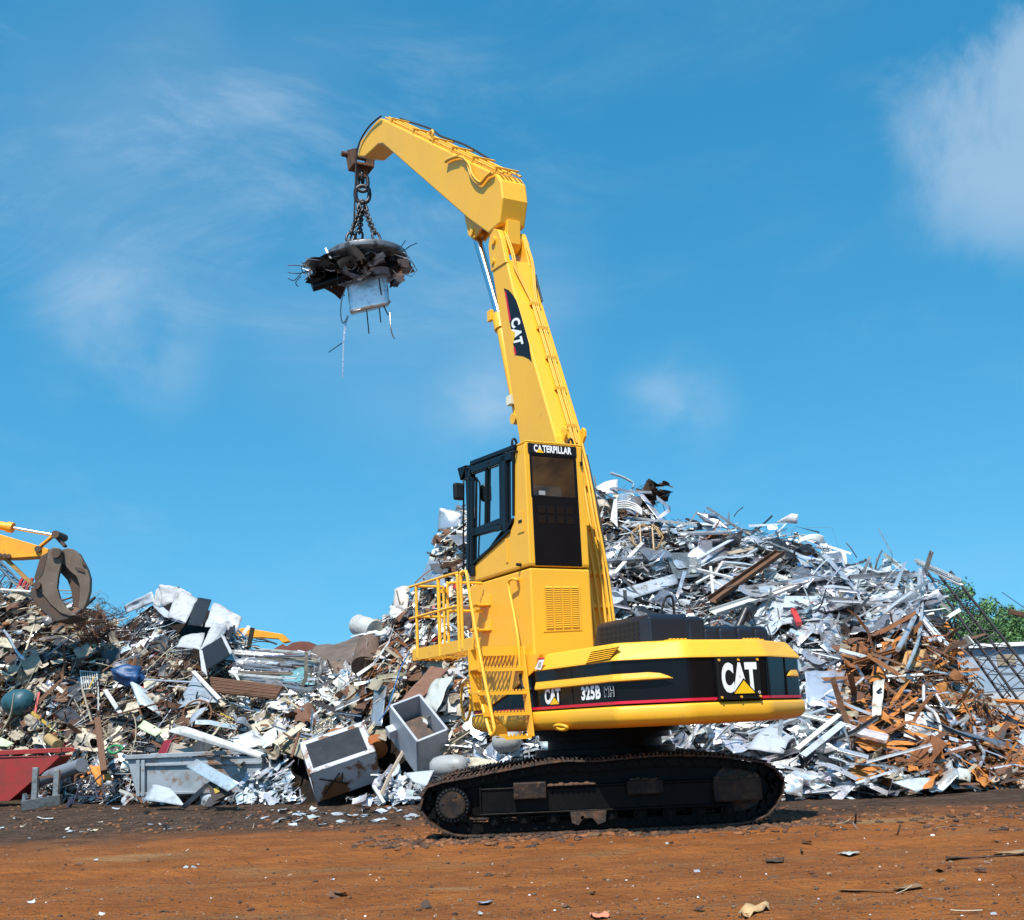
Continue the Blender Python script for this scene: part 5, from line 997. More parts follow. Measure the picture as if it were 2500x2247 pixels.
# sheets: name, label, category, corners, colour, lift, crumple, extra
X = dict
for a_ in (
 ('metal_sheet', 'long pale blue ribbed sheet leaning left to right above the black hood', 'sheet', [(1492, 1445), (1650, 1400), (1655, 1425), (1498, 1478)], 'pale', .75, .01, X(fold=(.0, .0), wave=(.012, 5))),
 ('flat_sheet', 'flat grey sheet on the crest right of the boom', 'sheet', [(1697, 1251), (1742, 1254), (1785, 1295), (1722, 1276)], 'grey', .6, .01, X()),
 ('flat_sheet', 'smooth light grey sheet tilted below the crest, right of the mesh grille', 'sheet', [(1705, 1318), (1760, 1318), (1780, 1360), (1725, 1380)], 'grey', .5, .01, X()),
 ('folded_sheet', 'pale folded sheet stacked on the crest left of the flat grey sheet', 'sheet', [(1622, 1272), (1652, 1268), (1640, 1296), (1614, 1294)], 'pale', .6, .02, X(fold=(.6, -.4))),
 ('white_sheet', 'big smooth white sheet with rounded side at the foot of the rusty scrap', 'sheet', [(2212, 1740), (2278, 1740), (2290, 1835), (2208, 1795)], 'white', .55, .015, X(bend=.05)),
 ('blue_tinted_sheet', 'large pointed pale blue sheet standing behind the right track', 'sheet', [(1822, 1828), (1880, 1752), (1935, 1785), (1912, 1840)], 'pale', .7, .02, X(fold=(.5, -.35))),
 ('crumpled_sheet', 'large crumpled silver sheet right of the counterweight', 'sheet', [(1965, 1640), (2066, 1636), (2042, 1730), (1968, 1715)], 'silver', .45, .10, X(n=14, m=12)),
 ('white_sheet', 'broad white flat sheet on the shiny slope above the counterweight', 'sheet', [(1916, 1456), (2020, 1455), (2018, 1490), (1912, 1482)], 'pale', .6, .01, X()),
 ('white_offcut', 'curved white panel poking up at the top of the shiny crest', 'panel', [(1893, 1276), (1932, 1254), (1948, 1256), (1946, 1279)], 'white', .4, .02, X(bend=.1)),
 ('rolled_sheet', 'rolled white sheet just under the right shoulder of the crest', 'sheet', [(1950, 1312), (2012, 1305), (2010, 1322), (1948, 1322)], 'white', .6, .02, X(bend=.18)),
 ('standing_sheet', 'narrow silver sheet standing upright near the right crest', 'sheet', [(2155, 1364), (2177, 1363), (2173, 1415), (2152, 1412)], 'pale', .6, .01, X()),
 ('blue_offcut', 'curled dark blue panel under the rolled white sheet', 'panel', [(1944, 1380), (1975, 1356), (2015, 1374), (2000, 1392)], 'blue', .6, .12, X()),
 ('black_offcut', 'curled black sheet left of the blue panel', 'panel', [(1905, 1358), (1985, 1325), (1990, 1345), (1920, 1372)], 'black', .5, .12, X(bend=.1)),
 ('dark_sheet', 'black bent sheet at the top end of the long brown beam', 'sheet', [(1885, 1312), (1915, 1318), (1928, 1348), (1888, 1345)], 'black', .5, .1, X()),
 ('white_box', 'dented white box on the peak beside the boom', 'box', [(1455, 1186), (1508, 1170), (1508, 1205), (1460, 1210)], 'white', .7, .06, X(bend=.1)),
 ('cream_offcut', 'round edged cream panel just right of the boom', 'panel', [(1453, 1205), (1478, 1208), (1492, 1240), (1464, 1235)], 'cream', .5, .05, X(bend=.15)),
 ('silver_trim', 'bright silver trim running down from the peak', 'trim', [(1558, 1204), (1572, 1208), (1622, 1268), (1610, 1272)], 'silver', .55, .01, X()),
 ('torn_sheet', 'torn hanging white sheet right of the boom', 'sheet', [(1498, 1220), (1507, 1215), (1508, 1290), (1490, 1270)], 'white', .7, .08, X()),
 ('grey_sheet', 'big pale grey sheet standing on the crag left of the cab', 'sheet', [(1072, 1240), (1132, 1250), (1125, 1285), (1068, 1300)], 'grey', .4, .03, X(col=(.5, .51, .53))),
 ('curved_sheet', 'big curved sheet with a dark edge leaning out left of the cab', 'sheet', [(1040, 1372), (1066, 1370), (1085, 1432), (1012, 1430)], 'grey', .9, .03, X(bend=.15, col=(.55, .58, .62))),
 ('beige_offcut', 'dirty beige panel on the outer corner of the crag behind the railing', 'panel', [(962, 1438), (1000, 1430), (992, 1490), (958, 1482)], 'beige', .5, .07, X(bend=.1, col=(.5, .45, .4))),
 ('white_offcut', 'square white panel on the slope left of the railing', 'panel', [(950, 1482), (985, 1476), (990, 1505), (952, 1510)], 'white', .5, .05, X()),
 ('rusted_offcut', 'large brown rusted panel sloping below the platform', 'panel', [(1050, 1628), (1098, 1632), (1010, 1722), (962, 1728)], 'brown', .7, .05, X(n=12, m=10, col=(.20, .10, .065))),
 ('canvas_sheet', 'crinkled grey green sheet right of the brown rusted panel', 'sheet', [(1060, 1660), (1105, 1650), (1065, 1740), (1030, 1715)], 'beige', .85, .12, X(n=12, m=10, col=(.42, .44, .41))),
 ('grey_plate', 'upright rectangular grey plate in the middle of the pale scrap', 'plate', [(914, 1672), (944, 1673), (932, 1772), (905, 1772)], 'grey', .6, .015, X(col=(.45, .46, .47))),
 ('brown_plate', 'brown bent plate behind the upright grey plate', 'plate', [(796, 1618), (845, 1620), (858, 1672), (815, 1660)], 'brown', .6, .05, X(bend=.2, col=(.17, .12, .09))),
 ('sheet_offcut', 'grey triangular offcut beside the upright grey plate', 'sheet', [(815, 1738), (850, 1690), (854, 1715), (828, 1740)], 'grey', .6, .02, X()),
 ('cream_block', 'crumpled cream panel on the slope above the cabinets', 'panel', [(610, 1770), (650, 1755), (665, 1775), (620, 1790)], 'cream', .6, .05, X()),
 ('white_casing', 'bent white casing below the rusty bars', 'casing', [(648, 1712), (690, 1698), (700, 1735), (650, 1728)], 'white', .7, .06, X(fold=(.5, -.5))),
 ('white_tray', 'white tray with upright ribs left of the tilted cabinet', 'tray', [(565, 1800), (630, 1780), (650, 1818), (580, 1832)], 'white', .6, .01, X(wave=(.03, 3))),
 ('white_board', 'long white board lying across the top of the pale blue skip', 'board', [(405, 1785), (450, 1772), (645, 1838), (635, 1853)], 'white', 1.9, .01, X(bend=.03, n=14, col=(.50, .50, .48))),
 ('green_offcut', 'light green square panel above the pale blue skip', 'panel', [(352, 1758), (400, 1785), (378, 1798), (334, 1776)], 'lime', .8, .02, X()),
 ('green_offcut', 'pale green panel above the red skip at the left edge', 'panel', [(-10, 1795), (34, 1815), (20, 1824), (-10, 1822)], 'lime', .7, .02, X()),
 ('grey_hopper', 'grey blue pointed sheet leaning in the middle of the left heap', 'sheet', [(468, 1650), (485, 1652), (538, 1712), (424, 1730)], 'greyblue', .9, .02, X(bend=.1)),
 ('pale_hood', 'pale blue curved hood on the left heap', 'hood', [(315, 1675), (352, 1678), (382, 1738), (335, 1730)], 'pale', .8, .03, X(bend=.25, col=(.44, .52, .55))),
 ('red_offcut', 'dark red panel leaning just above the pale blue skip', 'panel', [(400, 1808), (420, 1806), (405, 1842), (385, 1842)], 'red', .7, .02, X(col=(.2, .01, .02))),
 ('beige_sheet', 'speckled beige sheet right of the dark red panel', 'sheet', [(420, 1812), (470, 1828), (475, 1845), (408, 1843)], 'beige', .8, .02, X()),
 ('bright_offcut', 'bright aluminium panel leaning on the front of the pale blue skip', 'panel', [(455, 1872), (480, 1852), (585, 1912), (555, 1932)], 'silver', 2.6, .015, X()),
 ('crumpled_sheet', 'pale blue sheet folded like a tent in front of the pale blue skip', 'sheet', [(372, 1915), (405, 1918), (440, 1962), (350, 1955)], 'pale', 2.2, .05, X(fold=(.4, -.5))),
 ('teal_pane', 'teal framed glass pane standing above the rusty bars', 'pane', [(681, 1652), (742, 1626), (770, 1672), (706, 1672)], 'teal', .6, .01, X(col=(.12, .30, .33))),
 ('grey_board', 'flat grey offcut lying at the foot of the heap beside the left track', 'sheet', [(985, 1888), (1060, 1880), (1040, 1922), (1010, 1910)], 'pale', 1.2, .01, X()),
 ('cream_sheet', 'bent cream sheet just left of the machine above the track', 'sheet', [(1145, 1850), (1170, 1850), (1228, 1862), (1150, 1872)], 'cream', 1.0, .05, X()),
 ('louvred_offcut', 'pale ribbed panel behind the slew ring', 'panel', [(1305, 1782), (1352, 1783), (1392, 1822), (1322, 1826)], 'pale', .6, .02, X(wave=(.02, 6))),
 ('rusty_plate', 'grey plate half covered in orange rust on the right slope', 'plate', [(2212, 1590), (2262, 1585), (2250, 1628), (2198, 1632)], 'orange', .6, .03, X(col=(.45, .26, .10))),
 ('rusty_plate', 'bright orange rusted bracket plate below the hanging strips', 'plate', [(2280, 1672), (2308, 1665), (2320, 1705), (2292, 1708)], 'orange', .8, .08, X()),
 ('grey_plate', 'pale crushed box on the right shoulder under the lattice jib', 'plate', [(2342, 1562), (2362, 1550), (2380, 1572), (2345, 1588)], 'silver', .6, .05, X()),
 ('dull_sheet', 'dull grey sheet above the rusty scrap, right of the counterweight', 'sheet', [(2135, 1615), (2175, 1570), (2180, 1590), (2160, 1640)], 'grey', .6, .03, X()),
 ('curling_strip', 'dirty white crumpled strip hanging down the rusty slope', 'strip', [(2132, 1665), (2160, 1660), (2152, 1745), (2128, 1748)], 'white', .8, .06, X(col=(.5, .48, .42))),
 ('oval_sheet', 'brown stained oval sheet lying at the right foot of the heap', 'sheet', [(2312, 1908), (2360, 1905), (2405, 1928), (2330, 1926)], 'grey', .5, .03, X(bend=.05, col=(.2, .17, .15))),
 ('white_flap', 'white upright flap at the right foot of the heap', 'sheet', [(2340, 1874), (2376, 1880), (2372, 1904), (2322, 1900)], 'white', .7, .02, X(fold=(.6, -.3))),
 ('grey_flap', 'wide blue grey sheet lying flat in front of the silver strips', 'sheet', [(2178, 1908), (2270, 1898), (2282, 1922), (2238, 1932)], 'pale', .6, .03, X(bend=.05)),
 ('dark_plate', 'low dark brown plate standing on the dirt right of the track', 'plate', [(1935, 1968), (2052, 1962), (2052, 1984), (1940, 1990)], 'dbrown', 1.0, .01, X()),
 ('blue_strip', 'pale blue strip lying on the dirt near the right edge', 'strip', [(2440, 1943), (2500, 1948), (2500, 1952), (2440, 1949)], 'pale', .3, .06, X()),
):
    nm, lb, ct, q, pal, off, cr, kw = a_; sheet(nm, lb, ct, q, pal, off, cr, **kw)
# corrugated and long bundles between the heaps
for k, (q, lb) in enumerate((([(562, 1612), (668, 1600), (666, 1622), (560, 1634)], 'upper ribbed silver sheet between the two heaps'), ([(560, 1634), (664, 1624), (662, 1640), (560, 1650)], 'lower ribbed silver sheet between the two heaps'), ([(678, 1606), (798, 1616), (796, 1628), (676, 1620)], 'long pale ribbed sheet pointing at the machine between the heaps'), ([(562, 1588), (700, 1600), (700, 1606), (562, 1598)], 'topmost thin ribbed sheet between the two heaps'))):
    sheet('ribbed_sheet', lb, 'sheet', q, 'grey', .6, .005, wave=(.035, 3.5), col=(.42, .43, .44), n=12, m=22)
for k in range(34):
    x0 = rr.uniform(558, 640); v0 = rr.uniform(1588, 1668); x1 = x0+rr.uniform(70, 160); beam('long_strip', 'long pale metal strip lying level in the stack between the two heaps', 'strip', (x0, v0), (x1, v0+(x1-x0)*rr.uniform(-.02, .16)), rr.uniform(.05, .14), rr.uniform(.02, .06), rr.choice(('silver', 'white', 'grey', 'grey', 'beige', 'cream')), rr.uniform(.4, .85), 'long strips stacked between the two heaps', kind=rr.choice(('ch', 'box')))
for k in range(9):
    beam('rusty_bar', 'dark red rusty bar in the bundle between the heaps', 'bar', (508+k*1.5, 1655+k*4.2), (690-k*2, 1678+k*3.4), .05, .05, 'brown', .75+.05*(k % 2), 'bundle of rusty bars')
# beams, bars and pipes: ends in the photo
for nm, lb, ct, p, q, w, h, pal, off, kd in (
 ('steel_beam', 'long brown channel beam with holes slanting over the silver slope', 'beam', (1738, 1470), (1905, 1352), .20, .09, 'brown', .95, 'ch'),
 ('white_bar', 'straight white bar lying diagonal beside the boom', 'bar', (1499, 1402), (1569, 1326), .09, .04, 'white', .8, 'box'),
 ('silver_rail', 'long silver rail running level over the shiny slope', 'rail', (1660, 1306), (1785, 1302), .10, .05, 'silver', .7, 'ch'),
 ('silver_bar', 'pale bar pointing up across the smooth light grey sheet', 'bar', (1700, 1366), (1790, 1316), .09, .03, 'pale', .85, 'box'),
 ('white_rail', 'long white bent rail above the counterweight', 'rail', (1740, 1498), (1850, 1462), .22, .05, 'white', .8, 'ch'),
 ('white_rail', 'white rail rising to the right above the counterweight', 'rail', (1850, 1466), (1945, 1430), .15, .04, 'white', .8, 'ch'),
 ('silver_rail', 'thin level silver rail left of the blue panel', 'rail', (1810, 1440), (2000, 1412), .06, .05, 'silver', .8, 'ch'),
 ('silver_rail', 'blue tinted bar on the right crest', 'rail', (1990, 1412), (2088, 1384), .09, .03, 'pale', .8, 'box'),
 ('crest_rail', 'upper silver strip drooping over the right crest', 'rail', (2235, 1370), (2345, 1420), .08, .05, 'silver', .5, 'ch'),
 ('crest_rail', 'lower silver strip drooping over the right crest', 'rail', (2240, 1376), (2350, 1430), .07, .04, 'white', .5, 'box'),
 ('pale_board', 'pale board sliding down the right shoulder', 'board', (2250, 1505), (2316, 1578), .12, .02, 'pale', .8, 'box'),
 ('silver_bar', 'blue grey bar lying over the rusty edge', 'bar', (2050, 1588), (2125, 1608), .12, .03, 'pale', .8, 'box'),
 ('rusty_bar', 'long rusted bar above the rusty scrap', 'bar', (2085, 1620), (2190, 1590), .09, .04, 'rust', .8, 'ch'),
 ('white_bar', 'white strip lying level across the rusty slope', 'bar', (2165, 1652), (2255, 1648), .08, .03, 'white', .8, 'box'),
 ('rusty_beam', 'orange rusted beam sliding down to the right edge', 'beam', (2410, 1790), (2500, 1880), .16, .05, 'orange', .8, 'ch'),
 ('rusty_beam', 'rusted orange beam level at the right edge', 'beam', (2432, 1711), (2530, 1716), .10, .05, 'orange', .6, 'box'),
 ('wooden_post', 'upright brown post leaning on the left heap', 'post', (238, 1756), (254, 1886), .14, .12, 'brown', 2.2, 'box'),
 ('red_bar', 'red and white striped bar on the left heap', 'bar', (96, 1692), (84, 1748), .06, .05, 'red', .9, 'box'),
 ('white_post', 'slim white post crossing the middle of the left heap', 'post', (257, 1686), (296, 1746), .11, .05, 'white', .9, 'box'),
 ('white_board', 'long white angled board right of the grey blue pointed sheet', 'board', (472, 1640), (536, 1708), .10, .04, 'white', 1.1, 'box'),
 ('pale_board', 'pale cream board slanting above the tilted cabinet', 'board', (672, 1818), (742, 1768), .20, .03, 'cream', .8, 'box'),
 ('dark_bar', 'dark bar standing out between the cabinets', 'bar', (712, 1850), (730, 1790), .05, .05, 'brown', .8, 'box'),
 ('red_pipe', 'short red pipe on the shiny slope above the counterweight', 'pipe', (1936, 1491), (1951, 1524), .11, .09, 'red', .8, 'box'),
 ('brown_beam', 'brown rusty edge beam below the cab door', 'beam', (1060, 1392), (1128, 1374), .14, .06, 'brown', .8, 'ch'),
 ('white_pipe', 'white bar beside the tilted cabinet on the ground', 'bar', (912, 1920), (938, 1962), .06, .05, 'white', 1.3, 'box'),
 ('pale_bar', 'pale bar lying along the front of the silver strips', 'bar', (2045, 1830), (2120, 1850), .1, .03, 'silver', .9, 'box'),
 ('white_lath', 'bright white lath fanning over the silver strips', 'lath', (1945, 1830), (2050, 1745), .09, .03, 'white', .9, 'box'),
 ('white_lath', 'second bright white lath fanning over the silver strips', 'lath', (1960, 1845), (2060, 1765), .12, .02, 'pale', .85, 'box'),
 ('silver_channel', 'wide curved silver channel under the big white sheet', 'channel', (2075, 1785), (2165, 1808), .20, .05, 'silver', .8, 'ch'),
):
    beam(nm, lb, ct, p, q, w, h, pal, off, None, kind=kd)
for nm, lb, ct, pts, r, pal, off in (
 ('hanging_strip', 'longest silver strip hanging from the right crest', 'strip', [(2246, 1392), (2240, 1480), (2222, 1530), (2192, 1586)], .05, 'silver', 1.0),
 ('hanging_strip', 'thin silver strip bending down over the rusty slope', 'strip', [(2248, 1392), (2252, 1460), (2242, 1560), (2212, 1636)], .035, 'silver', 1.05),
 ('bent_rail', 'long bent silver rail bowing over the right slope', 'rail', [(1930, 1424), (2000, 1412), (2090, 1405), (2180, 1440), (2240, 1500), (2300, 1570)], .055, 'silver', .9),
 ('bent_tube', 'silver tube curving down right of the crest strips', 'tube', [(2222, 1436), (2250, 1470), (2290, 1500), (2320, 1550)], .035, 'white', .8),
 ('wavy_strip', 'long wavy pale strip hanging in front of the rusty scrap', 'strip', [(2255, 1675), (2258, 1720), (2285, 1745), (2296, 1790), (2270, 1835)], .028, 'white', .9),
 ('wavy_strip', 'wavy silver strip near the foot of the rusty scrap', 'strip', [(2378, 1776), (2385, 1810), (2402, 1840), (2392, 1870)], .03, 'silver', .8),
 ('wavy_strip', 'silver strip snaking down right of the big white sheet', 'strip', [(2278, 1680), (2300, 1720), (2330, 1755), (2322, 1770)], .03, 'silver', .9),
 ('rust_rod', 'thin orange rod curving down the rusty slope', 'rod', [(2350, 1710), (2368, 1745), (2370, 1790)], .015, 'rust', .8),
 ('crest_wire', 'thin dark wire poking above the shiny crest', 'wire', [(1792, 1262), (1800, 1250), (1815, 1238)], .012, 'dark', .4),
 ('crest_wire', 'thin wire rising above the right slope', 'wire', [(2092, 1362), (2078, 1340), (2066, 1326)], .012, 'dark', .4),
 ('silver_pipe', 'bright pipe poking out at the very top of the peak', 'pipe', [(1490, 1155), (1520, 1165), (1545, 1178)], .035, 'silver', .4),
 ('black_hoop', 'black bent tube loop above the hood', 'tube', [(1120, 1560), (1126, 1530), (1140, 1545)], .02, 'dark', .6),
 ('dark_cable', 'dark cable snaking over the left heap', 'cable', [(165, 1730), (180, 1700), (215, 1690), (240, 1660)], .02, 'dark', .9),
 ('white_pipe', 'long white pipe lying over the left heap', 'pipe', [(0, 1638), (40, 1642), (82, 1532)], .03, 'cream', .8),
 ('white_pipe', 'pale straight pipe at the very top left of the heap', 'pipe', [(2, 1440), (60, 1444), (76, 1446)], .045, 'white', .5),
 ('wire_bundle', 'pale bundle of drooping wires on the left heap', 'wire', [(10, 1540), (25, 1560), (40, 1590), (60, 1610)], .04, 'silver', .9),
 ('bent_pole', 'bent pale pole right of the grey blue pointed sheet', 'pole', [(560, 1640), (580, 1656), (592, 1698), (598, 1705)], .035, 'white', 1.0),
 ('blue_cable', 'thin blue cable in the pale scrap', 'cable', [(925, 1760), (950, 1722), (975, 1640), (1000, 1590)], .014, 'blue', .9),
 ('green_hose', 'green hose coil on the scrap behind the pale blue skip', 'hose', [(262, 1830), (280, 1820), (300, 1826), (280, 1840), (262, 1832)], .03, 'green', 1.4),
):
    pipe(nm, lb, ct, pts, r, pal, off)
# star of white rods, radiator fins
for k, (p, q) in enumerate((((1735, 1385), (1742, 1465)), ((1700, 1390), (1790, 1412)), ((1740, 1412), (1765, 1372)), ((1738, 1416), (1775, 1440)), ((1700, 1425), (1745, 1400)), ((1762, 1374), (1790, 1382)))):
    beam('white_rod', 'white rod in the star shaped tangle left of the brown beam', 'rod', p, q, .055, .05, 'white', .9, 'white rods of the star shaped tangle')
for k in range(4):
    pipe('bent_tube', 'bent white tube in the row on the slope beside the boom', 'tube', [(1507, 1226+k*5), (1530, 1225+k*5), (1552, 1232+k*5), (1568, 1245+k*4)], .022, 'white', .8, 'row of bent white tubes')
# expanded metal grille, yellow round frame
q = HQ([(1626, 1352), (1708, 1350), (1712, 1405), (1650, 1412)], .7); A, B, C_, D = q; mb = MB()
for i in range(20):
    for j in range(14):
        s0, t0 = (i+(j % 2)*.5)/20.5, j/14; s1, t1 = min(1, s0+.5/20), min(1, t0+1/14); s2 = max(0, s0-.5/20)
        P0 = A.lerp(B, s0).lerp(D.lerp(C_, s0), t0)
        for s in (s1, s2): mb.bar(P0, A.lerp(B, s).lerp(D.lerp(C_, s), t1), .014, .014)
for p, r_ in ((A, B), (B, C_), (C_, D), (D, A)): mb.bar(p, r_, .03, .03)
tag(scrap_obj('mesh_grille', mb, 'grey'), 'expanded metal grille on the slope right of the boom', 'grille')
mb = MB(); c = hit(1580, 1312, .8); ax, ay = Vector(CR), Vector(CU)*.8+Vector((0, .5, 0))
for dz in (0, .22): mb.tube([c+Vector((.04*dz, dz, 0))+ax*(.36*math.cos(t))*1.0+ay*(.42*math.sin(t)) for t in np.linspace(0, 6.28, 8)[:-1]], .02, 6, 0, True)
for t in (.3, 1.1, 2.0, 3.4, 4.4, 5.3): p = c+ax*(.36*math.cos(t))+ay*(.42*math.sin(t)); mb.bar(p, p+Vector((.01, .22, 0)), .05, .03)
for t in (1.2, 2.0): mb.bar(c+ax*(.36*math.cos(t))+ay*(.42*math.sin(t)), c+ax*(.36*math.cos(-t))+ay*(.42*math.sin(-t)), .03, .03)
tag(scrap_obj('drum_skeleton', mb, 'cream', col=(.34, .20, .07)), 'yellowish many sided open drum skeleton right of the boom', 'skeleton')
# round bodies
def drum(name, label, cat, p, q, r, pal, off=.4, col=None, dome=False):
    mb = MB(); a, b = HQ([p, q], off); x = (b-a); thin(p, q, r*75)
    if dome: mb.tube([a, a+x*.04, a+x*.12, a+x*.3, a+x*.7, a+x*.88, a+x*.96, b], [r*.25, r*.62, r*.86, r, r, r*.86, r*.62, r*.25], 20)
    else: mb.tube([a, a+x*.02, a+x*.06, a+x*.33, a+x*.35, a+x*.64, a+x*.66, a+x*.94, a+x*.98, b], [r, r*1.03, r, r, r*1.04, r*1.04, r, r, r*1.03, r], 22)
    return tag(scrap_obj(name, mb, pal, col=col), label, cat)
drum('water_heater', 'dented white drum sticking out left on the crest of the middle slope', 'drum', (872, 1525), (915, 1540), .24, 'white', .7, (.40, .41, .39))
drum('rusted_barrel', 'dark rusted barrel under the white drum', 'barrel', (905, 1575), (890, 1630), .30, 'dbrown', .7, (.12, .08, .06))
drum('round_tank', 'round teal tank at the left edge of the heap', 'tank', (22, 1716), (70, 1714), .36, 'teal', .9, (.02, .085, .11), True)
drum('white_tank', 'white round tank lying between the open cabinet and the left track', 'tank', (1052, 1874), (1140, 1868), .2, 'white', .8, (.30, .31, .31), True)
drum('white_tank', 'white round tank behind the bottom ladder step', 'tank', (1205, 1815), (1270, 1805), .2, 'white', .6, (.28, .28, .27), True)
drum('yellow_can', 'yellow canister above the red skip', 'can', (118, 1803), (140, 1820), .13, 'yellow', .9, (.36, .24, .10))
drum('orange_bucket', 'orange disc shaped lid between the cabinets', 'lid', (915, 1815), (922, 1832), .2, 'orange', .5, (.30, .09, .02))
drum('orange_bucket', 'orange rusty tank behind the tilted cabinet', 'tank', (800, 1800), (860, 1792), .16, 'orange', .35, (.26, .10, .035), True)
drum('grey_pipe', 'fat grey pipe lying right of the red skip', 'pipe', (95, 1905), (200, 1868), .16, 'greyblue', 2.0, (.16, .18, .21))
drum('black_pipe', 'fat black pipe end on the shiny slope', 'pipe', (1820, 1502), (1832, 1486), .14, 'black', .8)
mb = MB(); c = hit(322, 1650, .9)
bm = bmesh.new(); bmesh.ops.create_icosphere(bm, subdivisions=3, radius=.31)
for v in bm.verts: v.co *= 1+.75*mnoise.noise(v.co*4.3)+.3*mnoise.noise(v.co*9); v.co.x *= 1.35; v.co.z *= .8
mb.add([v.co+c for v in bm.verts], [tuple(x.index for x in f.verts) for f in bm.faces], 0, True); bm.free()
tag(scrap_obj('crushed_drum', mb, 'blue', col=(.010, .06, .17)), 'crushed bright blue drum in the middle of the left heap', 'drum')
# wire rack, bicycle wheel, ladder frame, black folded box
mb = MB(); q = HQ([(196, 1638), (236, 1642), (240, 1680), (202, 1684)], .6); A, B, C_, D = q
for p, r_ in ((A, B), (B, C_), (C_, D), (D, A)): mb.tube([p, r_], .02, 6)
for i in range(1, 7): mb.tube([A.lerp(B, i/7), D.lerp(C_, i/7)], .012, 5)
for i in (1, 2): mb.tube([A.lerp(D, i/3), B.lerp(C_, i/3)], .012, 5)
mb.tube([D, hit(215, 1730, .9)], .018, 6); mb.tube([C_, hit(240, 1735, .9)], .018, 6)
tag(scrap_obj('wire_rack', mb, 'white', col=(.42, .42, .40)), 'white wire rack standing on the left heap', 'rack')
mb = MB(); c = hit(482, 1742, .65)
mb.tube([c+Vector(CR)*(.33*math.cos(t))+Vector((0, .1, .30))*math.sin(t) for t in np.linspace(0, 6.28, 29)[:-1]], .022, 6, 0, True)
for t in np.linspace(0, 6.28, 15)[:-1]: mb.tube([c, c+Vector(CR)*(.33*math.cos(t))+Vector((0, .1, .30))*math.sin(t)], .004, 4)
tag(scrap_obj('bicycle_wheel', mb, 'rust', col=(.16, .075, .035)), 'rusty bicycle wheel in the left heap above the long white board', 'wheel')
lf = empty('ladder_frame', tuple(W(110, 1965, y=25.6)), 0, 'grey steel frame with two uprights standing in front of the red skip', 'frame')
lo_ = Vector(lf.location)
def fpt(u, v): return Vector(W(u, v, y=25.6))-lo_
for p, q in (((88, 1874), (84, 1955)), ((140, 1880), (136, 1948))): mb = MB(); mb.bar(fpt(*p), fpt(*q), .12, .10, (0, 1, 0)); scrap_obj('upright', mb, 'grey', lf, .006, (.35, .34, .32))
mb = MB(); mb.bar(fpt(55, 1968), fpt(150, 1952), .16, .22); scrap_obj('base_beam', mb, 'grey', lf, .008, (.16, .15, .14))
mb = MB(); mb.bar(fpt(86, 1898), fpt(138, 1896), .03, .04); scrap_obj('cross_bar', mb, 'brown', lf)
mb = MB(); mb.prism([fpt(55, 1938), fpt(62, 1950), fpt(58, 1972), fpt(52, 1968)], (0, .2, 0)); scrap_obj('end_plate', mb, 'grey', lf)
bx = empty('folded_box', tuple(hit(520, 1950, 2.0)), 0, 'black folded box with a yellow label in front of the pale blue skip', 'box'); bo0 = Vector(bx.location)
mb = MB(); q = [p-bo0 for p in HQ([(505, 1912), (538, 1897), (553, 1942), (520, 1958)], [2.4, 2.3, 2.3, 2.4])]; mb.prism(q, (.05, .3, .0)); scrap_obj('front_face', mb, 'dbrown', bx, .004, (.045, .035, .03))
mb = MB(); q2 = [p-bo0+Vector((0, -.012, 0)) for p in HQ([(522, 1926), (533, 1921), (537, 1933), (526, 1938)], 2.36)]; mb.prism(q2, (0, -.004, 0)); scrap_obj('yellow_label', mb, 'yellow', bx)
mb = MB(); patch(mb, [p-bo0 for p in HQ([(503, 1912), (512, 1920), (452, 1975), (440, 1970)], 2.4)], 5, 4, .01); scrap_obj('flap', mb, 'black', bx)
# orange crushed casing and dark pram frame by the red skip
mb = MB(); patch(mb, HQ([(215, 1875), (245, 1868), (270, 1900), (240, 1920)], 1.6), 9, 8, .14, 4.4, .1, .03); tag(scrap_obj('orange_casing', mb, 'orange', col=(.6, .22, .04)), 'crushed orange casing right of the grey steel frame', 'casing')
mb = MB()
for p, q in (((175, 1960), (250, 1890)), ((180, 1960), (200, 1900)), ((190, 1945), (255, 1945)), ((200, 1930), (258, 1925)), ((225, 1900), (240, 1955)), ((175, 1962), (200, 1963)), ((255, 1945), (248, 1890))): mb.tube(HQ([p, q], 2.0), .018, 6)
mb.cyl(hit(168, 1960, 2.05), hit(174, 1961, 1.9), .1, 16)
tag(scrap_obj('trolley_frame', mb, 'dark', col=(.03, .035, .06)), 'dark folded trolley frame with a small wheel beside the orange casing', 'trolley')

# ------------------------------------------------------------------ the small stuff the heaps are made of
stuff('mixed_scrap', 4200, (-150, 620), 'brown and grey jumble of rods, strips and sheet on the left heap', .8)
stuff('scrap_offcuts', 2800, (560, 1180), 'pale strips and torn sheet between the left heap and the yellow machine', .8)
stuff('silver_scrap', 5200, (1100, 2080), 'shiny strips and sheet offcuts of the tall heap behind the machine', .78)
stuff('rusty_scrap', 2900, (2030, 2560), 'orange rusted and silver strips at the right end of the tall heap', .8)
stuff('metal_shards', 2200, (560, 1150), 'small bright shards and rods filling the middle of the heap', .45)
stuff('metal_shavings', 6000, (1300, 2560), 'fine glittering strips and shards across the tall heap', .45)
stuff('wire_and_rod', 1400, (-150, 600), 'thin rods and wire scattered over the left heap', .5)
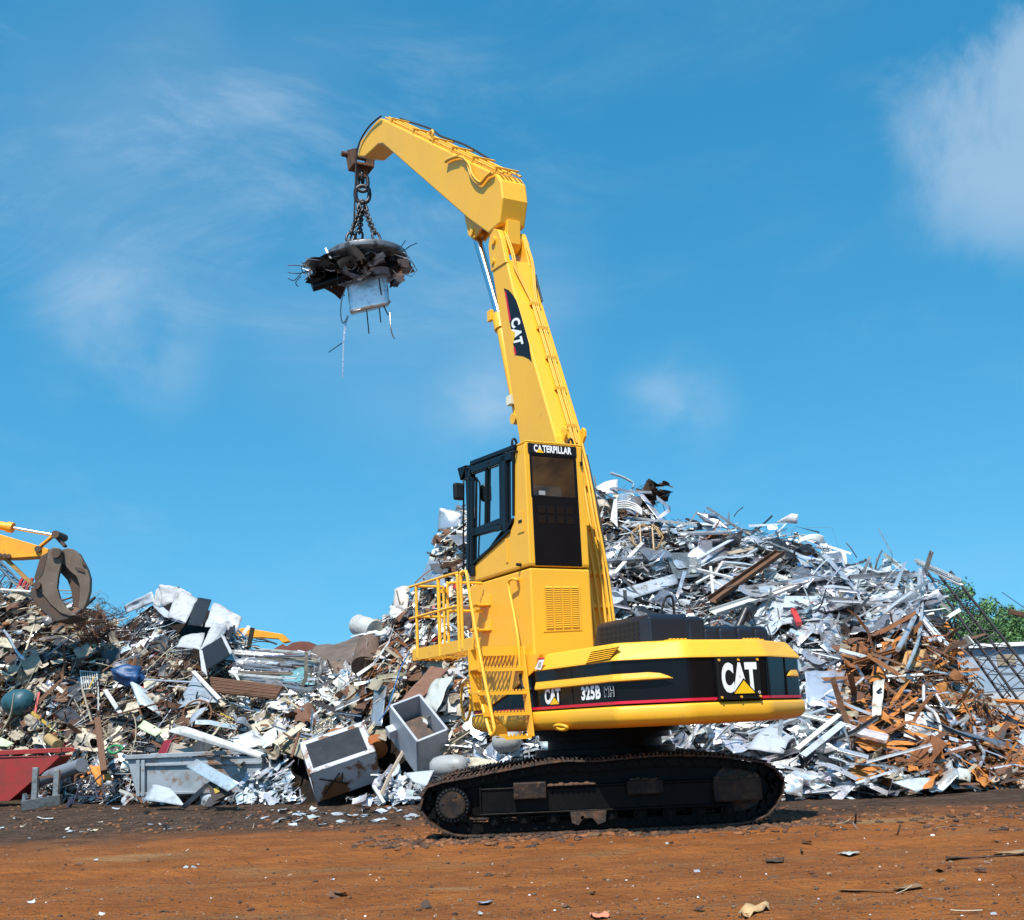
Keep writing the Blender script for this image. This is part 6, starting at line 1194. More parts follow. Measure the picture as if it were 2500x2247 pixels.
# ------------------------------------------------------------------ many separate pieces, one object each
def scatter(name, label, cat, group, count, boxes, kinds, pals, size, lift=.12):
    made = 0; tries = 0
    while made < count and tries < count*20:
        tries += 1; x0, y0, x1, y1 = rr.choice(boxes); u, v = rr.uniform(x0, x1), rr.uniform(y0, y1)
        vt = np.interp(u, CT[:, 0], CT[:, 2]); vb = np.interp(u, CT[:, 0], CT[:, 1])
        if not vt+6 < v < vb: continue
        if blocked(u, v): continue
        kind = rr.choice(kinds); pal = pick(pals); L_, x, y, z, pos = piece_pose(u, v, kind, size)
        pos += Vector((0, -lift, lift*.4)); tv, tf = rr.choice(TPL[kind]); R_ = np.array([x, y, z])
        me = bpy.data.meshes.new(name); me.from_pydata(((tv*L_)@R_).tolist(), [], tf)
        if kind != 'angle': me.polygons.foreach_set('use_smooth', [True]*len(tf))
        mi, c = PAL[pal]; me.materials.append(SMATS[mi]); o = bpy.data.objects.new(name, me); COL.objects.link(o); o.location = pos; paint(o, J(c, .18)); tag(o, label, cat, group); made += 1
RT = [(1440, 1200, 2060, 1560), (1950, 1380, 2260, 1540)]; RB_ = [(1600, 1780, 2180, 1950)]; RU = [(2070, 1560, 2500, 1920)]
scatter('metal_sheet', 'bent silver sheet offcut on the tall shiny slope behind the boom', 'sheet', 'silver sheet offcuts on the tall slope', 110, RT, ['sheet'], {'silver': 5, 'grey': 4, 'pale': 3}, .95)
scatter('metal_strip', 'long silver strip on the tall shiny slope behind the boom', 'strip', 'silver strips on the tall slope', 120, RT, ['strip'], {'silver': 6, 'grey': 3, 'pale': 2}, 1.2)
def crumpled(label, group, count, boxes, pals, lo, hi):
    for k in range(count):
        x0, y0, x1, y1 = rr.choice(boxes); u, v = rr.uniform(x0, x1), rr.uniform(y0, y1); vt = np.interp(u, CT[:, 0], CT[:, 2])
        if v < vt+25 or blocked(u, v): continue
        w = rr.uniform(lo, hi)*100; h = w*rr.uniform(.4, .9); a = rr.gauss(0, .5); ca_, sa_ = math.cos(a), math.sin(a)
        q = [(u+(px*ca_-py*sa_)*w/2, v+(px*sa_+py*ca_)*h/2) for px, py in ((-1, -rr.uniform(.5, 1)), (rr.uniform(.6, 1), -1), (1, rr.uniform(.5, 1)), (-rr.uniform(.6, 1), 1))]
        _sd[0] += 3.3; mb = MB(); patch(mb, HQ(q, [rr.uniform(.2, .75) for _ in range(4)]), 13, 11, rr.uniform(.07, .17), _sd[0], rr.uniform(-.1, .15), .01, None, (rr.uniform(.3, .7), rr.uniform(-.6, .6)))
        tag(scrap_obj('crumpled_sheet', mb, pick(pals)), label, 'sheet', group)
crumpled('large crumpled silver or grey sheet on the tall shiny slope', 'large crumpled sheets on the tall slope', 48, RT, {'silver': 5, 'grey': 3, 'pale': 2}, .45, 1.0)
crumpled('large crumpled silver sheet low down right of the track', 'large crumpled sheets right of the track', 16, RB_, {'silver': 5, 'pale': 2}, .45, .9)
crumpled('crumpled tan or rusty sheet at the right end of the heap', 'crumpled tan sheets at the right end', 24, RU, {'beige': 2, 'rust': 3, 'orange': 4, 'silver': 2}, .4, .8)
crumpled('large crumpled pale or tan sheet on the slope left of the machine', 'large crumpled sheets left of the machine', 26, [(580, 1660, 1120, 1860)], {'white': 3, 'beige': 3, 'grey': 2, 'brown': 2}, .4, .8)
crumpled('large crumpled tan or brown sheet in the left heap', 'large crumpled sheets in the left heap', 26, [(-40, 1500, 560, 1840)], {'beige': 4, 'brown': 3, 'dark': 2, 'cream': 2}, .3, .65)
scatter('metal_channel', 'straight grey or silver channel on the tall shiny slope', 'channel', 'channels on the tall slope', 50, RT, ['angle'], {'silver': 4, 'grey': 4}, 1.3)
scatter('silver_lath', 'narrow silver lath at the foot of the heap right of the track', 'lath', 'silver laths right of the track', 120, RB_, ['strip', 'angle'], {'silver': 7, 'grey': 3, 'pale': 1}, 1.0)
scatter('dark_sheet_piece', 'black or dark sheet piece on the tall heap', 'sheet', 'dark sheet pieces on the tall heap', 40, RT+RB_, ['sheet', 'strip'], {'black': 3, 'dark': 2}, 1.0)
scatter('rusted_sheet', 'orange or brown rusted sheet piece at the right end of the heap', 'sheet', 'rusted sheet pieces at the right end', 75, RU, ['sheet'], {'rust': 4, 'orange': 4, 'brown': 3}, .75)
scatter('rusted_strip', 'orange or brown rusted strip at the right end of the heap', 'strip', 'rusted strips at the right end', 130, RU, ['strip', 'strip', 'strip', 'curl'], {'rust': 4, 'orange': 4, 'brown': 4}, 1.0)
scatter('loose_strip', 'silver strip lying among the rusted scrap at the right end', 'strip', 'silver strips among the rusted scrap', 28, RU, ['strip'], {'silver': 4, 'grey': 3}, 1.1)
MID = [(560, 1600, 1130, 1900)]; CRAG = [(900, 1260, 1150, 1640)]; LEFT = [(-60, 1450, 560, 1880)]
scatter('pale_strip', 'pale narrow strip on the low slope left of the yellow machine', 'strip', 'pale strips on the low slope', 80, MID, ['strip', 'angle'], {'white': 4, 'cream': 4, 'grey': 3, 'silver': 2}, 1.05)
scatter('torn_offcut', 'torn pale or beige panel on the low slope left of the yellow machine', 'panel', 'torn panels on the low slope', 60, MID, ['sheet'], {'white': 4, 'cream': 3, 'beige': 3, 'grey': 2}, .85)
scatter('crag_sheet', 'crumpled sheet piece on the crag left of the cab', 'sheet', 'sheet pieces on the crag', 55, CRAG, ['sheet', 'strip'], {'white': 4, 'beige': 4, 'brown': 3, 'grey': 3}, .85)
scatter('thin_pipe', 'thin dull pipe sticking out of the left heap', 'pipe', 'thin pipes in the left heap', 90, LEFT, ['rod'], {'grey': 3, 'beige': 4, 'brown': 3, 'cream': 3, 'silver': 2}, 1.35)
scatter('dull_offcut', 'dull bent panel in the left heap', 'panel', 'dull panels in the left heap', 80, LEFT, ['sheet'], {'beige': 4, 'brown': 3, 'dark': 3, 'cream': 2, 'grey': 3, 'greyblue': 1}, .95)
scatter('wire_loop', 'looped wire in the left heap', 'wire', 'wire loops in the left heap', 50, LEFT, ['curl'], {'dark': 4, 'brown': 4, 'cream': 2}, 1.0)
scatter('dark_profile', 'black or brown profile in the left heap', 'profile', 'dark profiles in the left heap', 50, LEFT, ['angle', 'strip'], {'black': 3, 'brown': 3, 'dark': 3}, 1.1)
scatter('glass_shard', 'glassy pale shard at the foot of the heap left of the machine', 'shard', 'glassy shards at the foot of the heap', 90, [(430, 1880, 1060, 1966)], ['sheet', 'strip'], {'silver': 4, 'pale': 3, 'greyblue': 2}, .42, .1)
# brown wire clump under the grapple
mb = MB(); c = hit(232, 1540, .8)
for k in range(150):
    tv, tf = rr.choice(TPL['curl']); R_ = np.array(Matrix.Rotation(rr.uniform(0, 6), 3, Vector((rr.gauss(0, 1), rr.gauss(0, 1), rr.gauss(0, 1))).normalized())); p = c+Vector((rr.gauss(0, .40), rr.gauss(0, .25), rr.gauss(0, .42)-.1)); mb.add((tv*rr.uniform(.3, .7))@R_+np.array(p), tf)
tag(scrap_obj('wire_tangle', mb, 'brown', col=(.085, .035, .018)), 'brown tangle of rusty wire hanging under the grapple', 'wire')
mb = MB(); c = hit(1590, 1375, .7)
for k in range(120):
    tv, tf = rr.choice(TPL['rod']); R_ = np.array(Matrix.Rotation(rr.uniform(0, 6), 3, Vector((rr.gauss(0, 1), rr.gauss(0, 1), rr.gauss(0, 1))).normalized())); p = c+Vector((rr.gauss(0, .4), rr.gauss(0, .2), rr.gauss(0, .25))); mb.add((tv*rr.uniform(.2, .55)*np.array([1, .5, .5]))@R_+np.array(p), tf)
tag(scrap_obj('wire_tangle', mb, 'grey', col=(.25, .26, .27)), 'grey tangle of thin wire right of the boom below the yellow frame', 'wire')
mb = MB(); c = hit(1590, 1195, .4)
for k in range(70):
    tv, tf = rr.choice(TPL['curl'] if k % 3 else TPL['sheet']); R_ = np.array(Matrix.Rotation(rr.uniform(0, 6), 3, Vector((rr.gauss(0, 1), rr.gauss(0, 1), rr.gauss(0, 1))).normalized())); p = c+Vector((rr.gauss(0, .16), rr.gauss(0, .12), rr.gauss(0, .11)-.1)); mb.add((tv*rr.uniform(.18, .4))@R_+np.array(p), tf)
tag(scrap_obj('rusty_clump', mb, 'dbrown'), 'brown rusty clump of wire on the peak right of the boom', 'clump')
# ------------------------------------------------------------------ lifting magnet and its load
P0 = MO+MR*.14+MF*float(HP[1])+np.array([0, 0, float(HP[2])-.45]); YM = float(P0[1])
def wm(u, v, dy=0.0): return Vector(W(u, v, y=YM+dy))
mg = empty('lifting_magnet', tuple(wm(893, 622)), 0, 'round grey lifting magnet hung on chains from the boom tip', 'magnet'); g0 = Vector(mg.location)
def mpt(u, v, dy=0.0): return wm(u, v, dy)-g0
RMG = 1.0
mb = MB(); tilt = Matrix.Rotation(RAD(-3), 3, 'Y')
prof = [(0.2, .13), (.55, .12), (.60, .09), (.86, .0), (RMG-.02, -.05), (RMG, -.07), (RMG, -.19), (RMG-.05, -.22), (.2, -.22)]
mb.loft([[tilt@Vector((r*math.cos(t), r*math.sin(t), z)) for t in np.linspace(0, 2*math.pi, 49)[:-1]] for r, z in prof], smooth=True); mb.build('magnet_disc', [GREYP], mg, bevel=.01)
def link(mb, c, d, side, L_, w, r):
    d = Vector(d).normalized(); s = (Vector(side)-d*Vector(side).dot(d)).normalized(); pts = []
    for k in range(16):
        t = 2*math.pi*k/16; y = math.sin(t); pts.append(c+s*(w/2*math.cos(t))+d*((L_/2-w/2)*(1 if y > 0.02 else -1 if y < -.02 else 0)+w/2*y))
    mb.tube(pts, r, 7, 0, True)
ch = MB(); link(ch, mpt(886, 448), (0, 0, 1), (1, 0, 0), .44, .24, .05); link(ch, mpt(885, 432), (0, 0, 1), (0, 1, 0), .3, .2, .045); link(ch, mpt(885, 475), (0, 0, 1), (1, .1, 0), .46, .34, .055); ch.build('top_ring', [DSTEEL], mg)
lugs = [Vector((-.42, .0, .17)), Vector((.0, .38, .17)), Vector((.42, -.1, .17))]
anch = [mpt(852, 588, -.25)+Vector((0, 0, 0)), mpt(876, 586, .3), mpt(922, 588, -.1)]
for k, e in enumerate(anch):
    ch = MB(); s = mpt(884, 497); n = 9
    link(ch, s+(e-s)*.09, e-s, (1, .2, 0), .30, .14, .035)
    for i in range(n):
        c = s.lerp(e, .2+.62*(i+.5)/n); link(ch, c, e-s, (1, 0, .2) if i % 2 else (0, 1, .1), (e-s).length*.62/n*1.55, .11, .024)
    link(ch, s+(e-s)*.91, e-s, (1, .2, 0), .26, .17, .032); ch.build('chain', [DSTEEL], mg)
    lu = MB(); lu.box((e.x-.05, e.y-.06, .05), (e.x+.05, e.y+.06, e.z+.02)); lu.build('chain_lug', [DSTEEL], mg, bevel=.01)
LD = random.Random(5)
def held(name, label, cat, mb, pal, group=None, col=None):
    o = tag(scrap_obj(name, mb, pal, col=col), label, cat, group); o.data.materials[0] = SM_LOAD; return o
mb = MB(); patch(mb, [wm(846, 692, -.1), wm(944, 668, -.05), wm(951, 742, -.15), wm(854, 763, -.15)], 9, 8, .015, 2., .03, .015); patch(mb, [wm(854, 760, -.15), wm(951, 740, -.15), wm(948, 748, .2), wm(858, 769, .2)], 6, 3, .01, 1., 0, .012); patch(mb, [wm(944, 668, -.05), wm(951, 742, -.15), wm(946, 738, .35), wm(938, 672, .4)], 4, 4, .01, 3., 0, .012)
held('folded_sheet', 'bright folded aluminium sheet hanging below the magnet', 'sheet', mb, 'silver', col=(.62, .65, .68))
mb = MB(); A, B = wm(762, 703, -.2), wm(880, 664, .0); mb.tube([A, A.lerp(B, .5), B], [.10, .12, .13], 10); held('dark_pipe', 'thick dark pipe sticking out left under the magnet', 'pipe', mb, 'black')
mb = MB(); patch(mb, [wm(738, 643), wm(780, 640), wm(780, 652), wm(742, 653)], 6, 5, .06, 8., .1, .02); held('cream_plate', 'beige bent plate at the far left of the magnet load', 'plate', mb, 'beige')
mb = MB(); patch(mb, [wm(958, 640, .1), wm(1002, 636, .1), wm(1003, 652, .1), wm(965, 668, .1)], 7, 6, .1, 5., .2, .02); held('rusty_plate', 'curled grey brown plate at the right of the magnet load', 'plate', mb, 'beige', col=(.15, .11, .10))
mb = MB(); patch(mb, [wm(956, 660, .3), wm(985, 664, .3), wm(970, 700, .3), wm(950, 702, .3)], 7, 6, .06, 7., .25, .02); held('curved_drum_shell', 'dark curved shell behind the aluminium sheet under the magnet', 'shell', mb, 'dark', col=(.09, .08, .075))
mb = MB(); P_ = [wm(843, 700), wm(836, 740), wm(836, 780), wm(842, 752+60), wm(838, 860), wm(836, 922)]; sp = smooth_path([wm(850, 770), wm(842, 800), wm(838, 850), wm(837, 900), wm(836, 925)], 5)
for a, b in zip(sp, sp[1:]): mb.bar(a, b, .05*(1-.6*sp.index(a)/len(sp)), .008, (0, 1, 0))
held('hanging_strip', 'long thin grey strip dangling lowest under the magnet', 'strip', mb, 'grey', col=(.3, .33, .38))
mb = MB(); sp = smooth_path([wm(845, 700), wm(834, 735), wm(832, 770), wm(838, 790), wm(848, 775)], 5); mb.tube(sp, .016, 5); held('strip_loop', 'pale looped strip left of the folded sheet under the magnet', 'strip', mb, 'grey')
for k, pts in enumerate(([(893, 680), (894, 740), (901, 815)], [(916, 680), (923, 730), (930, 788)], [(925, 680), (935, 740), (948, 770)], [(938, 690), (947, 725), (953, 738)], [(952, 760), (954, 800), (958, 818), (963, 828)], [(760, 660), (730, 668), (703, 666)], [(790, 640), (745, 668), (735, 648)], [(735, 668), (718, 685), (704, 680)], [(745, 660), (765, 690), (790, 700)], [(960, 635), (978, 605), (990, 588)], [(985, 615), (1000, 602), (1018, 594)], [(835, 838), (820, 848), (803, 860)], [(820, 695), (825, 716), (842, 722)], [(735, 675), (722, 690), (728, 700)], [(702, 648), (720, 648), (745, 650)])):
    mb = MB(); mb.tube(smooth_path([wm(u, v, LD.uniform(-.3, .3)) for u, v in pts], 5), .012 if k > 4 else .016, 5); held('loose_wire', 'thin wire or rod sticking out of the magnet load', 'wire', mb, 'cream' if k in (4,) else 'dark', 'wires sticking out of the magnet load')
for k in range(130):
    kind = LD.choice(('sheet', 'sheet', 'sheet', 'strip', 'angle', 'curl')); tv, tf = LD.choice(TPL[kind]); L_ = LD.uniform(.35, .9) if kind == 'sheet' else LD.uniform(.5, 1.1)
    a = LD.uniform(0, 6.28); q = LD.random()**.6; lay = LD.random(); rad = (1.12 if lay < .6 else .75)*q
    pos = g0+Vector((1.12*rad*math.cos(a)-.08-.22*lay, rad*.8*math.sin(a), -.25-.40*lay*(1.15-.6*q)))
    yaw = Matrix.Rotation(LD.uniform(0, 6.28), 3, 'Z')@Matrix.Rotation(LD.gauss(0, .3), 3, 'Y')@Matrix.Rotation(LD.gauss(0, .55), 3, 'X')
    mb = MB(); mb.add((tv*L_)@np.array(yaw).T+np.array(pos), tf, 0, kind != 'angle'); pal = LD.choice(('black', 'black', 'dark', 'dark', 'silver', 'grey', 'silver', 'greyblue', 'silver', 'grey'))
    dk_ = pal in ('grey', 'silver', 'greyblue'); held('clinging_scrap', 'bright scrap piece clinging under the magnet' if dk_ else 'dark scrap piece clinging under the magnet', 'scrap', mb, pal, 'bright scrap clinging under the magnet' if dk_ else 'dark scrap clinging under the magnet')

# ------------------------------------------------------------------ the second machine with its grapple, at the left edge
YG = 30.5
OYEL = mat('orange_yellow_paint', (.80, .33, .008), .45, noise=2, col2=(.72, .28, .012), bump=.03, dirt=(5, (.25, .12, .04), .62, .8))
GRAPM = mat('worn_grapple_steel', (.15, .11, .08), .6, .3, noise=3, col2=(.11, .075, .05), bump=.25, dirt=(6, (.28, .26, .24), .6, .75)); GRAPD = mat('dark_grapple_steel', (.06, .045, .035), .65, .2, noise=4, col2=(.1, .05, .03), bump=.2)
ex2 = empty('grapple_excavator', tuple(W(-60, 1340, y=YG)), 0, 'orange yellow excavator arm reaching in from the left with a brown grapple', 'excavator'); e0 = Vector(ex2.location)
def zg(x, y): return (x*640/2025, 1240+y*640/2025)
def gp(L, y=YG): return [Vector(W(*zg(*p), y=y))-e0 for p in L]
mb = MB(); mb.prism(gp([(-420, 130), (-200, 150), (0, 205), (290, 290), (375, 318), (362, 372), (230, 380), (110, 388), (-200, 390), (-420, 400)], YG-.25), (0, .5, 0)); arm2 = mb.build('stick', [OYEL], ex2, bevel=.015)
mb = MB()
for x, y in ((2, 368), (38, 370), (70, 374)): p = gp([(x, y)], YG-.27)[0]; mb.cyl(p, p+Vector((0, -.03, 0)), .06, 14)
mb.build('link_pin', [GRAPD], arm2)
mb = MB(); p, q = gp([(-300, 85), (98, 155)], YG); mb.cyl(p, q, .12, 18); p2, q2 = gp([(60, 148), (100, 156)], YG); mb.cyl(p2, q2, .15, 18); c2 = mb.build('bucket_cylinder', [OYEL], ex2, bevel=.01)
mb = MB(); p, q = gp([(95, 155), (415, 212)], YG); mb.cyl(p, q, .05, 14); mb.build('piston_rod', [STEEL], c2)
mb = MB(); p, q = gp([(425, 205), (290, 318)], YG-.22); mb.bar(p, q, .06, .16, (0, -1, 0)); p, q = gp([(425, 205), (290, 318)], YG+.22); mb.bar(p, q, .06, .16, (0, -1, 0)); mb.build('side_link', [OYEL], ex2, bevel=.01)
mb = MB(); p, q = gp([(425, 210), (505, 300)], YG-.12); mb.bar(p, q, .08, .2, (0, -1, 0)); p = gp([(425, 205)], YG-.32)[0]; mb.cyl(p, p+Vector((0, .64, 0)), .11, 18); p = gp([(290, 318)], YG-.32)[0]; mb.cyl(p, p+Vector((0, .64, 0)), .09, 18); mb.build('push_link', [GRAPD], ex2, bevel=.01)
mb = MB(); p, q = gp([(45, 395), (258, 600)], YG-.1); mb.bar(p, q, .09, .14, (0, -1, 0)); mb.build('support_strut', [mat('brown_yellow_paint', (.38, .2, .04), .6, noise=4, col2=(.16, .08, .03))], ex2, bevel=.008)
gra = MB(); LJ = [(372, 330), (410, 305), (455, 312), (476, 350), (470, 440), (448, 540), (440, 620), (462, 700), (510, 775), (588, 832), (540, 836), (470, 815), (390, 745), (320, 655), (255, 605), (275, 580), (330, 520), (350, 440)]
for dy in (-.55, .40): gra.prism(gp(LJ, YG+dy), (0, .12, 0))
gj = gra.build('fixed_jaw', [GRAPM], ex2, bevel=.012)
mb = MB(); mb.prism(gp([(470, 815), (390, 745), (320, 655), (240, 610), (236, 690), (330, 800), (430, 880), (520, 860), (588, 834)], YG-.5), (0, .95, 0)); mb.build('jaw_back', [GRAPD], gj, bevel=.015)
gra = MB(); RJ = [(455, 330), (520, 312), (560, 318), (610, 355), (640, 410), (672, 470), (694, 545), (692, 640), (668, 730), (640, 788), (600, 772), (612, 690), (615, 600), (590, 530), (545, 495), (478, 420)]
for dy in (-.38, .2): gra.prism(gp(RJ, YG+dy), (0, .18, 0))
gk = gra.build('moving_jaw', [GRAPM], ex2, bevel=.012)
mb = MB(); mb.prism(gp([(478, 420), (545, 495), (590, 530), (615, 600), (612, 690), (600, 772), (565, 760), (550, 640), (520, 560), (465, 500)], YG-.18), (0, .36, 0)); mb.build('jaw_web', [GRAPD], gk, bevel=.01)
mb = MB(); q = gp([(575, 455), (640, 470), (655, 500), (600, 485)], YG-.42); mb.prism(q, (0, .05, 0)); q = gp([(632, 410), (668, 455), (640, 440)], YG-.42); mb.tube(q, .015, 6, 0, True); mb.build('wear_plate', [GRAPD], gk)
mb = MB(); p = gp([(430, 350)], YG-.66)[0]; mb.cyl(p, p+Vector((0, 1.25, 0)), .13, 18); p = gp([(282, 598)], YG-.66)[0]; mb.cyl(p, p+Vector((0, 1.25, 0)), .1, 16); mb.build('jaw_pin', [GRAPD], gj, bevel=.01)
mb = MB(); mb.prism(gp([(310, 375), (372, 340), (350, 440), (330, 520), (275, 580), (262, 540)], YG-.3), (0, .6, 0)); mb.build('grapple_body', [GRAPD], ex2, bevel=.02)
# ------------------------------------------------------------------ far machines and jibs
def lattice(name, label, a0, a1, b0, b1, depth, nb, rc, rb, mt, y, cat='crane jib'):
    """box lattice between two edge lines, given as photo points at distance y"""
    A0, A1, B0, B1 = [Vector(W(u, v, y=y)) for u, v in (a0, a1, b0, b1)]; D = Vector((0, depth, 0)); root = empty(name, tuple(A1), 0, label, cat)
    o = A1; ch = MB(); br = MB()
    L_ = [(A0-o, A1-o), (B0-o, B1-o), (A0+D-o, A1+D-o), (B0+D-o, B1+D-o)]
    for p, q in L_: ch.tube([p, q], rc, 6)
    for i in range(nb):
        t0, t1, tm = i/nb, (i+1)/nb, (i+.5)/nb
        for (i0, i1) in ((0, 1), (2, 3), (0, 2), (1, 3)):
            p0, p1 = L_[i0], L_[i1]; br.tube([p0[0].lerp(p0[1], t0), p1[0].lerp(p1[1], tm)], rb, 5); br.tube([p1[0].lerp(p1[1], tm), p0[0].lerp(p0[1], t1)], rb, 5)
    ch.build('chord', [mt], root); br.build('bracing', [mt], root); return root
JIB = mat('dark_jib_paint', (.055, .052, .055), .6, noise=3, col2=(.06, .045, .04)); JIBB = mat('grey_jib_paint', (.10, .13, .17), .6)
lattice('lattice_jib', 'dark lattice jib slanting down to the right in front of the trees', (2255, 1385), (2548, 1797), (2320, 1395), (2611, 1765), 1.1, 11, .05, .018, JIB, 40)
lattice('lattice_jib', 'grey blue lattice jib behind the left heap under the orange arm', (-30, 1355), (60, 1450), (-60, 1390), (20, 1470), .8, 6, .05, .02, JIBB, 44)
mb = MB()
for u in (42, 54, 66): mb.bar(W(u+14, 1412, y=43), W(u-4, 1446, y=43), .12, .1)
tag(mb.build('red_boom_section', [mat('red_boom_paint', (.42, .03, .03), .5)]), 'red boom section peeking over the left heap', 'boom')
root = empty('distant_jib', tuple(W(2490, 1505, y=58)), 0, 'small rusty jib end with stay wires at the right edge above the trees', 'crane jib'); o_ = Vector(root.location); mb = MB()
mb.bar(Vector(W(2464, 1494, y=58))-o_, Vector(W(2530, 1508, y=58))-o_, .3, .25); mb.build('jib_head', [RUSTM], root, bevel=.02); mb = MB()
for p, q in (((2446, 1446), (2520, 1498)), ((2424, 1461), (2490, 1512))): mb.tube([Vector(W(*p, y=58))-o_, Vector(W(*q, y=58))-o_], .02, 5)
mb.build('stay_wire', [JIB], root)
YB = 52; fb_ = empty('distant_excavator', tuple(W(600, 1560, y=YB)), 0, 'small yellow excavator arm far behind the gap between the heaps', 'excavator'); o_ = Vector(fb_.location)
mb = MB(); mb.prism([Vector(W(u, v, y=YB))-o_ for u, v in ((560, 1560), (575, 1542), (590, 1533), (640, 1540), (688, 1548), (706, 1566), (690, 1570), (680, 1560), (640, 1557), (595, 1557), (575, 1570))], (0, .6, 0)); b3 = mb.build('boom', [OYEL], fb_, bevel=.02)
mb = MB(); mb.tube([Vector(W(u, v, y=YB-.1))-o_ for u, v in ((625, 1559), (645, 1562), (676, 1573))], .05, 6); mb.tube([Vector(W(u, v, y=YB-.1))-o_ for u, v in ((600, 1558), (630, 1566), (660, 1568))], .03, 6); mb.build('hose', [RUB], b3)
# ------------------------------------------------------------------ soil mounds behind the gap
def mound(name, px, y, rad, matr, sd):
    top = Vector(W(*px, y=y)); mb = MB(); n, m = 40, 16
    vs = []; 
    for j in range(m):
        for i in range(n):
            a = 2*math.pi*i/n; q = j/(m-1); r_ = rad*q*(1+.22*mnoise.noise((math.cos(a)*1.5+sd, math.sin(a)*1.5, sd))); h = top.z*(1-q**1.25)*(1+.10*mnoise.noise((q*4*math.cos(a)+sd, q*4*math.sin(a), 2.))); h += .25*mnoise.noise((q*9*math.cos(a), q*9*math.sin(a)+sd, 5.))*(1-q)
            vs.append((top.x+r_*math.cos(a), y+r_*math.sin(a), max(h, 0)-.05 if j == m-1 else h))
    mb.add(vs, [(j*n+i, j*n+(i+1) % n, (j+1)*n+(i+1) % n, (j+1)*n+i) for j in range(m-1) for i in range(n)], 0, True)
    tag(mb.build(name, [matr], fix=False), kind='structure')
mound('hill', (735, 1566), 56, 9, mat('brown_soil', (.085, .026, .014), .95, noise=.8, col2=(.13, .04, .02), bump=1, bscale=4), 1.)
mound('hill', (690, 1572), 57, 8, bpy.data.materials['brown_soil'], 7.)
vs_ = MB(); n_, m_ = 48, 14                       # unseen earth bank added right of the camera for the cab window's brown reflection
for j in range(m_):
    for i in range(n_): a = 2*math.pi*i/n_; q = j/(m_-1); r_ = 14*q*(1+.12*mnoise.noise((math.cos(a)*2, math.sin(a)*2, 4.))); vs_.v.append((31+r_*math.cos(a), 0+r_*math.sin(a)*1.25, 18*(1-q**1.3)+.9*mnoise.noise((q*5*math.cos(a), q*5*math.sin(a), 1.))*(1-q)-.05))
vs_.f = [[j*n_+i, j*n_+(i+1) % n_, (j+1)*n_+(i+1) % n_, (j+1)*n_+i] for j in range(m_-1) for i in range(n_)]; vs_.m = [0]*len(vs_.f); vs_.s = [True]*len(vs_.f)
tag(vs_.build('hill', [mat('added_bank_brown', (.30, .14, .045), .95, noise=.7, col2=(.06, .03, .015), bump=1, bscale=3)], fix=False), kind='structure')
gsoil = mat('grey_soil', (.085, .062, .050), .95, noise=1.0, col2=(.14, .105, .085), bump=1, bscale=5, dirt=(3.5, (.32, .29, .25), .68, .74))
mound('hill', (880, 1548), 50, 11, gsoil, 3.); mound('hill', (800, 1572), 49, 8, gsoil, 5.)
# ------------------------------------------------------------------ shed and trees at the right
SHW = mat('pale_blue_cladding', (.36, .45, .54), .5, noise=.7, col2=(.43, .50, .57)); SHR = mat('white_roof_edge', (.8, .8, .8), .5); SHL = mat('white_cladding', (.55, .58, .60), .5, noise=.6, col2=(.48, .51, .54))
YS = 62; a = W(2300, 1587, y=YS); b = W(2700, 1578, y=YS); H_ = float(a[2]); x0, x1 = float(a[0]), float(b[0]); sh = empty('storage_shed', (x0, YS, 0), 0, 'pale blue ribbed metal shed behind the right end of the heap', 'shed')
def ribs(z0, z1, yo, n=150):
    mb = MB(); P_ = []
    for i in range(n*4): k = i % 4; P_.append(((x1-x0)*i/(n*4-1), yo-(.05 if k in (1, 2) else 0)))
    N_ = len(P_); mb.add([(x, y, z0) for x, y in P_]+[(x, y, z1) for x, y in P_], [(i, i+1, N_+i+1, N_+i) for i in range(N_-1)]); return mb
ribs(2.0, H_, 0).build('upper_wall', [SHW], sh); ribs(-.05, 1.97, .03).build('lower_wall', [SHL], sh)
mb = MB(); mb.box((0, .1, -.05), (x1-x0, 14, H_-.02)); mb.build('shed_body', [SHW], sh)
mb = MB(); mb.box((-.3, -.35, H_), (x1-x0+.3, 14.4, H_+.22)); mb.build('roof', [SHR], sh, bevel=.02)
mb = MB(); p = Vector(W(2455, 1612, y=YS))-Vector((x0, YS, 0)); mb.box((p.x-.5, -.12, p.z-.3), (p.x+.5, -.04, p.z+.3)); mb.build('vent_box', [mat('tan_vent', (.3, .24, .16), .6)], sh, bevel=.02)
LEAF = scrap_mat('leaf', 0, .55, 0); BARK = mat('bark', (.08, .055, .04), .9, noise=6, col2=(.05, .035, .025), bump=.5)
